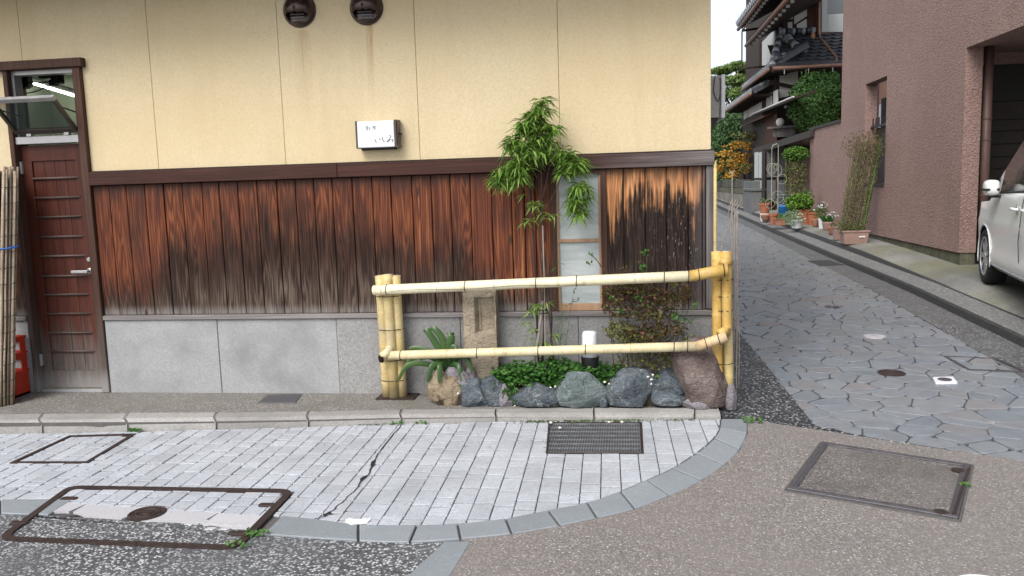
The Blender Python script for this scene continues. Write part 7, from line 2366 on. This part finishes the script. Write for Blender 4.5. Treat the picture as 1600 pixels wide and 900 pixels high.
MB().box(4.0, 4.9, py_+.3, py_+.34, zl(py_), Wp(1200, 235).z).build('back_board', MAT['slat'], gt_)

# ---- stone gate pillar and block wall further on
sx = 3.62
gp = thing('gate_pillar', 'dark granite gate pillar with a stepped cap beside the glazed cabinet', 'gate pillar', tuple(S(1167, 334, sx)))
a0, a1 = S(1175, 300, sx).y, S(1162, 300, sx).y
a0 = a0
zb_ = zl(a0)+.1
MAT['dark_granite'] = m_granite('dark_granite', (.115, .12, .12), (.06, .06, .06), (.22, .22, .22), 60, .25, .7, .05)
MB().box(sx, sx+.5, a0, a1, zb_, S(1168, 299, sx).z).build('shaft', MAT['dark_granite'], gp, bevel=.015)
MB().box(sx-.03, sx+.53, a0-.04, a1+.04, S(1168, 299, sx).z+.002, S(1168, 294, sx).z).build('cap', MAT['dark_granite'], gp, bevel=.02)
MB().box(sx+.1, sx+.6, a0+.3, a1+.8, zb_, S(1168, 283, sx).z).build('rear_shaft', MAT['dark_granite'], gp, bevel=.015)
bw = thing('block_wall', 'old two-tone concrete block wall along the far end of the lane', 'wall', tuple(S(1140, 320, 3.72)))
ya, yb_ = S(1161, 300, 3.72).y, S(1112, 300, 3.72).y
z0_, z1_, z2_, z3_ = zl(ya)+.02, S(1140, 301, 3.72).z, S(1140, 293, 3.72).z, S(1140, 281, 3.72).z
MB().box(3.72, 3.95, ya, yb_, z0_-.2, z1_).build('base', plain('weathered_concrete', (.20, .185, .16), .9, .2, var=.3, scale=2, bump=.3), bw)
mo_ = plain('mossy_block', (.085, .085, .07), .9, .2, var=.35, scale=3, bump=.4)
nb_ = 8
for i in range(nb_):
    y0, y1 = ya+(yb_-ya)*i/nb_, ya+(yb_-ya)*(i+1)/nb_
    MB().box(3.70, 3.95, y0+.01, y1-.01, z1_+.002, z2_-.01).build('block', MAT['moss_conc'], bw, bevel=.01)
    MB().box(3.73, 3.95, y0+.01, y1-.01, z2_+.002, z3_).build('block', mo_, bw, bevel=.01)
MB().box(3.70, 3.71, ya+1.6, ya+2.6, z1_+.02, z2_-.05).v

# ================================================================ trees and bushes
def tree(name, label, cat, base, trunk_h, blobs, mat, n, l, w, trunk_r=.12, grp=None):
    o = thing(name, label, cat, tuple(base), grp)
    b = Vector(base)
    tops = [Vector(c) for c, r in blobs]
    ctr = sum(tops, Vector())/len(tops)
    fork = Vector((b.x+(ctr.x-b.x)*.3, b.y+(ctr.y-b.y)*.3, b.z+trunk_h))
    MB().tube(dens([b-Vector((0, 0, .2)), b.lerp(fork, .5)+Vector((.05, 0, 0)), fork], 3), [trunk_r*(1-.06*i) for i in range(7)], 9).build('trunk', MAT['trunk'], o, smooth=True)
    for c in tops:
        MB().tube(dens([fork, fork.lerp(c, .5)+Vector((0, 0, .12)), c], 3), [trunk_r*.5*(1-.12*i) for i in range(7)], 6).build('limb', MAT['trunk'], o, smooth=True)
    mb = MB()
    for c, r in blobs:
        vol = r[0]*r[1]*r[2]
        k = int(n*(vol**.55))
        leafcloud(mb, Vector(c), [q*.78 for q in r], int(k*.5), l, w, shell=.2)
        for q in range(14):         # lighter sprays breaking the outline
            d = Vector((random.gauss(0, 1), random.gauss(0, 1), random.gauss(.2, 1))).normalized()
            p = Vector(c)+Vector((d.x*r[0], d.y*r[1], d.z*r[2]))*random.uniform(.7, 1.02)
            leafcloud(mb, p, [r[0]*.30, r[1]*.30, r[2]*.26], int(k*.036)+3, l, w)
    mb.build('crown', MAT[mat], o)
    return o
def blob(px, py, rx, rz, Y, ry=None):
    c = W(px, py, Y); s = Y/FPX*1.03
    return (tuple(c), (rx*s, ry or rx*s*.9, rz*s))
# clipped round bush over the pink garden wall
yb2 = 23.2
c = W(1277, 162, yb2)
o = thing('round_bush', 'big dense rounded green bush rising above the pink garden wall', 'bush', (c.x, c.y, zl(yb2)))
MB().tube([(c.x, c.y, zl(yb2)), (c.x, c.y, c.z)], .09, 8).build('trunk', MAT['trunk'], o)
mb = MB(); s = c.y/FPX*1.03
for i in range(9000):
    d = Vector((random.gauss(0, 1), random.gauss(0, 1), random.gauss(0, 1))).normalized()
    k = 1+.10*noise.noise(d*2.6)+.05*noise.noise(d*7)
    rr_ = random.uniform(.78, 1.0)*k
    p = c+Vector((d.x*41*s*rr_, d.y*41*s*rr_, d.z*44*s*rr_))
    if p.z < S(1290, 205, PX).z-.6: continue
    mb.rleaf(p, d+Vector((random.uniform(-.8, .8), random.uniform(-.8, .8), random.uniform(-.4, .9))), .085, .05)
for i in range(14):
    p = W(random.uniform(1245, 1312), 120+abs(random.gauss(0, 6)), yb2)
    MB_t = p
    for k in range(7): mb.rleaf(p+Vector((random.uniform(-.03, .03), 0, k*.03)), (random.uniform(-1, 1), -1, random.uniform(-.3, 1)), .07, .035)
mb.build('crown', MAT['leaf_bush'], o)
m = rock_mb(tuple(c), 41*s*.74, 41*s*.74, 44*s*.74, 2, 3, 0, .1, 1.0)
m.build('inner_crown', MAT['leaf_bush'], o, smooth=True)
# small autumn maple over the block wall
tree('maple_tree', 'small maple with orange autumn leaves above the block wall', 'tree', (4.3, 30.5, zl(30)), 1.3,
     [blob(1152, 227, 24, 6, 29.5), blob(1132, 241, 18, 6, 29.2), blob(1164, 243, 17, 6, 29.6), blob(1146, 253, 24, 6, 29.3), blob(1125, 263, 13, 6, 29.1), blob(1160, 264, 19, 6, 29.5), blob(1142, 273, 16, 5, 29.2), blob(1174, 231, 10, 4, 29.6)], 'leaf_maple', 620, .13, .08, .06)
tree('maple_sapling', 'sparse yellow-green young tree just above the orange maple', 'tree', (4.5, 29.0, zl(29)), 2.2,
     [blob(1160, 211, 14, 5, 28.5), blob(1178, 210, 14, 5, 28.5), blob(1170, 218, 14, 5, 28.5), blob(1188, 208, 9, 3, 28.5), blob(1165, 262, 12, 8, 28.4)], 'leaf_olive', 500, .11, .06, .05)
tree('camellia_tree', 'dark green broadleaf tree at the far left of the lane, under the pine', 'tree', (5.0, 35, zl(35)), 1.6,
     [blob(1128, 200, 26, 24, 34), blob(1150, 190, 22, 20, 35), blob(1120, 232, 18, 20, 33), blob(1145, 222, 22, 18, 34), blob(1170, 200, 20, 22, 35), blob(1122, 262, 16, 22, 33), blob(1138, 262, 18, 20, 34.2), blob(1170, 255, 18, 26, 36), blob(1152, 168, 22, 14, 36)], 'leaf_tree', 1100, .16, .10, .16)
tree('hedge_tree', 'taller dark evergreen behind the round grey wall box, far left edge', 'tree', (4.0, 40, zl(36)), 1.6,
     [blob(1118, 180, 18, 22, 39), blob(1110, 215, 20, 26, 39), blob(1126, 152, 12, 12, 40), blob(1108, 160, 14, 26, 40)], 'leaf_tree', 800, .17, .11, .16)
# pine with layered pads
o = tree('pine_tree', 'layered pale green pine against the white sky at the far end of the lane', 'tree', (5.4, 40.5, zl(36)), 3.4,
     [blob(1150, 105, 26, 7, 39), blob(1128, 112, 20, 7, 39), blob(1170, 115, 18, 8, 39.4), blob(1140, 126, 26, 7, 38.6), blob(1165, 130, 22, 7, 39), blob(1148, 145, 28, 8, 38.6), blob(1122, 130, 14, 8, 39), blob(1172, 148, 14, 7, 39)], 'leaf_pine', 2300, .26, .06, .12)
# street beyond the end of the lane: a low far hedge closes the gap
tree('far_tree', 'distant dull green tree closing the far end of the lane', 'tree', (2.6, 52, zl(36)), 1.5,
     [blob(1100, 245, 30, 30, 52), blob(1130, 240, 26, 30, 52), blob(1112, 278, 40, 14, 52), blob(1150, 250, 26, 34, 53)], 'leaf_tree', 500, .24, .15, .2)
# wooded rise closing the view beyond the end of the lane
mb = MB(); vs = []; nx = 60
for j, (yy_, hh) in enumerate(((110, 0), (118, .55), (130, .9), (150, 1.0), (190, .6))):
    for i in range(nx+1):
        x = -130+260*i/nx
        h_ = 9+4*noise.noise(Vector((x*.02, 1.3, 0)))+2*noise.noise(Vector((x*.11, yy_*.1, 0)))
        vs.append((x, yy_+3*noise.noise(Vector((x*.05, yy_, 0))), zl(yy_)-.6+h_*hh))
fs = [(j*(nx+1)+i, j*(nx+1)+i+1, (j+1)*(nx+1)+i+1, (j+1)*(nx+1)+i) for j in range(4) for i in range(nx)]
tag(mb.add(vs, fs).build('hills', plain('wooded_hill', (.055, .085, .045), .95, .1, var=.35, scale=.6, bump=.6), smooth=True), 'low wooded hill far beyond the end of the lane', 'hill', kind='structure')
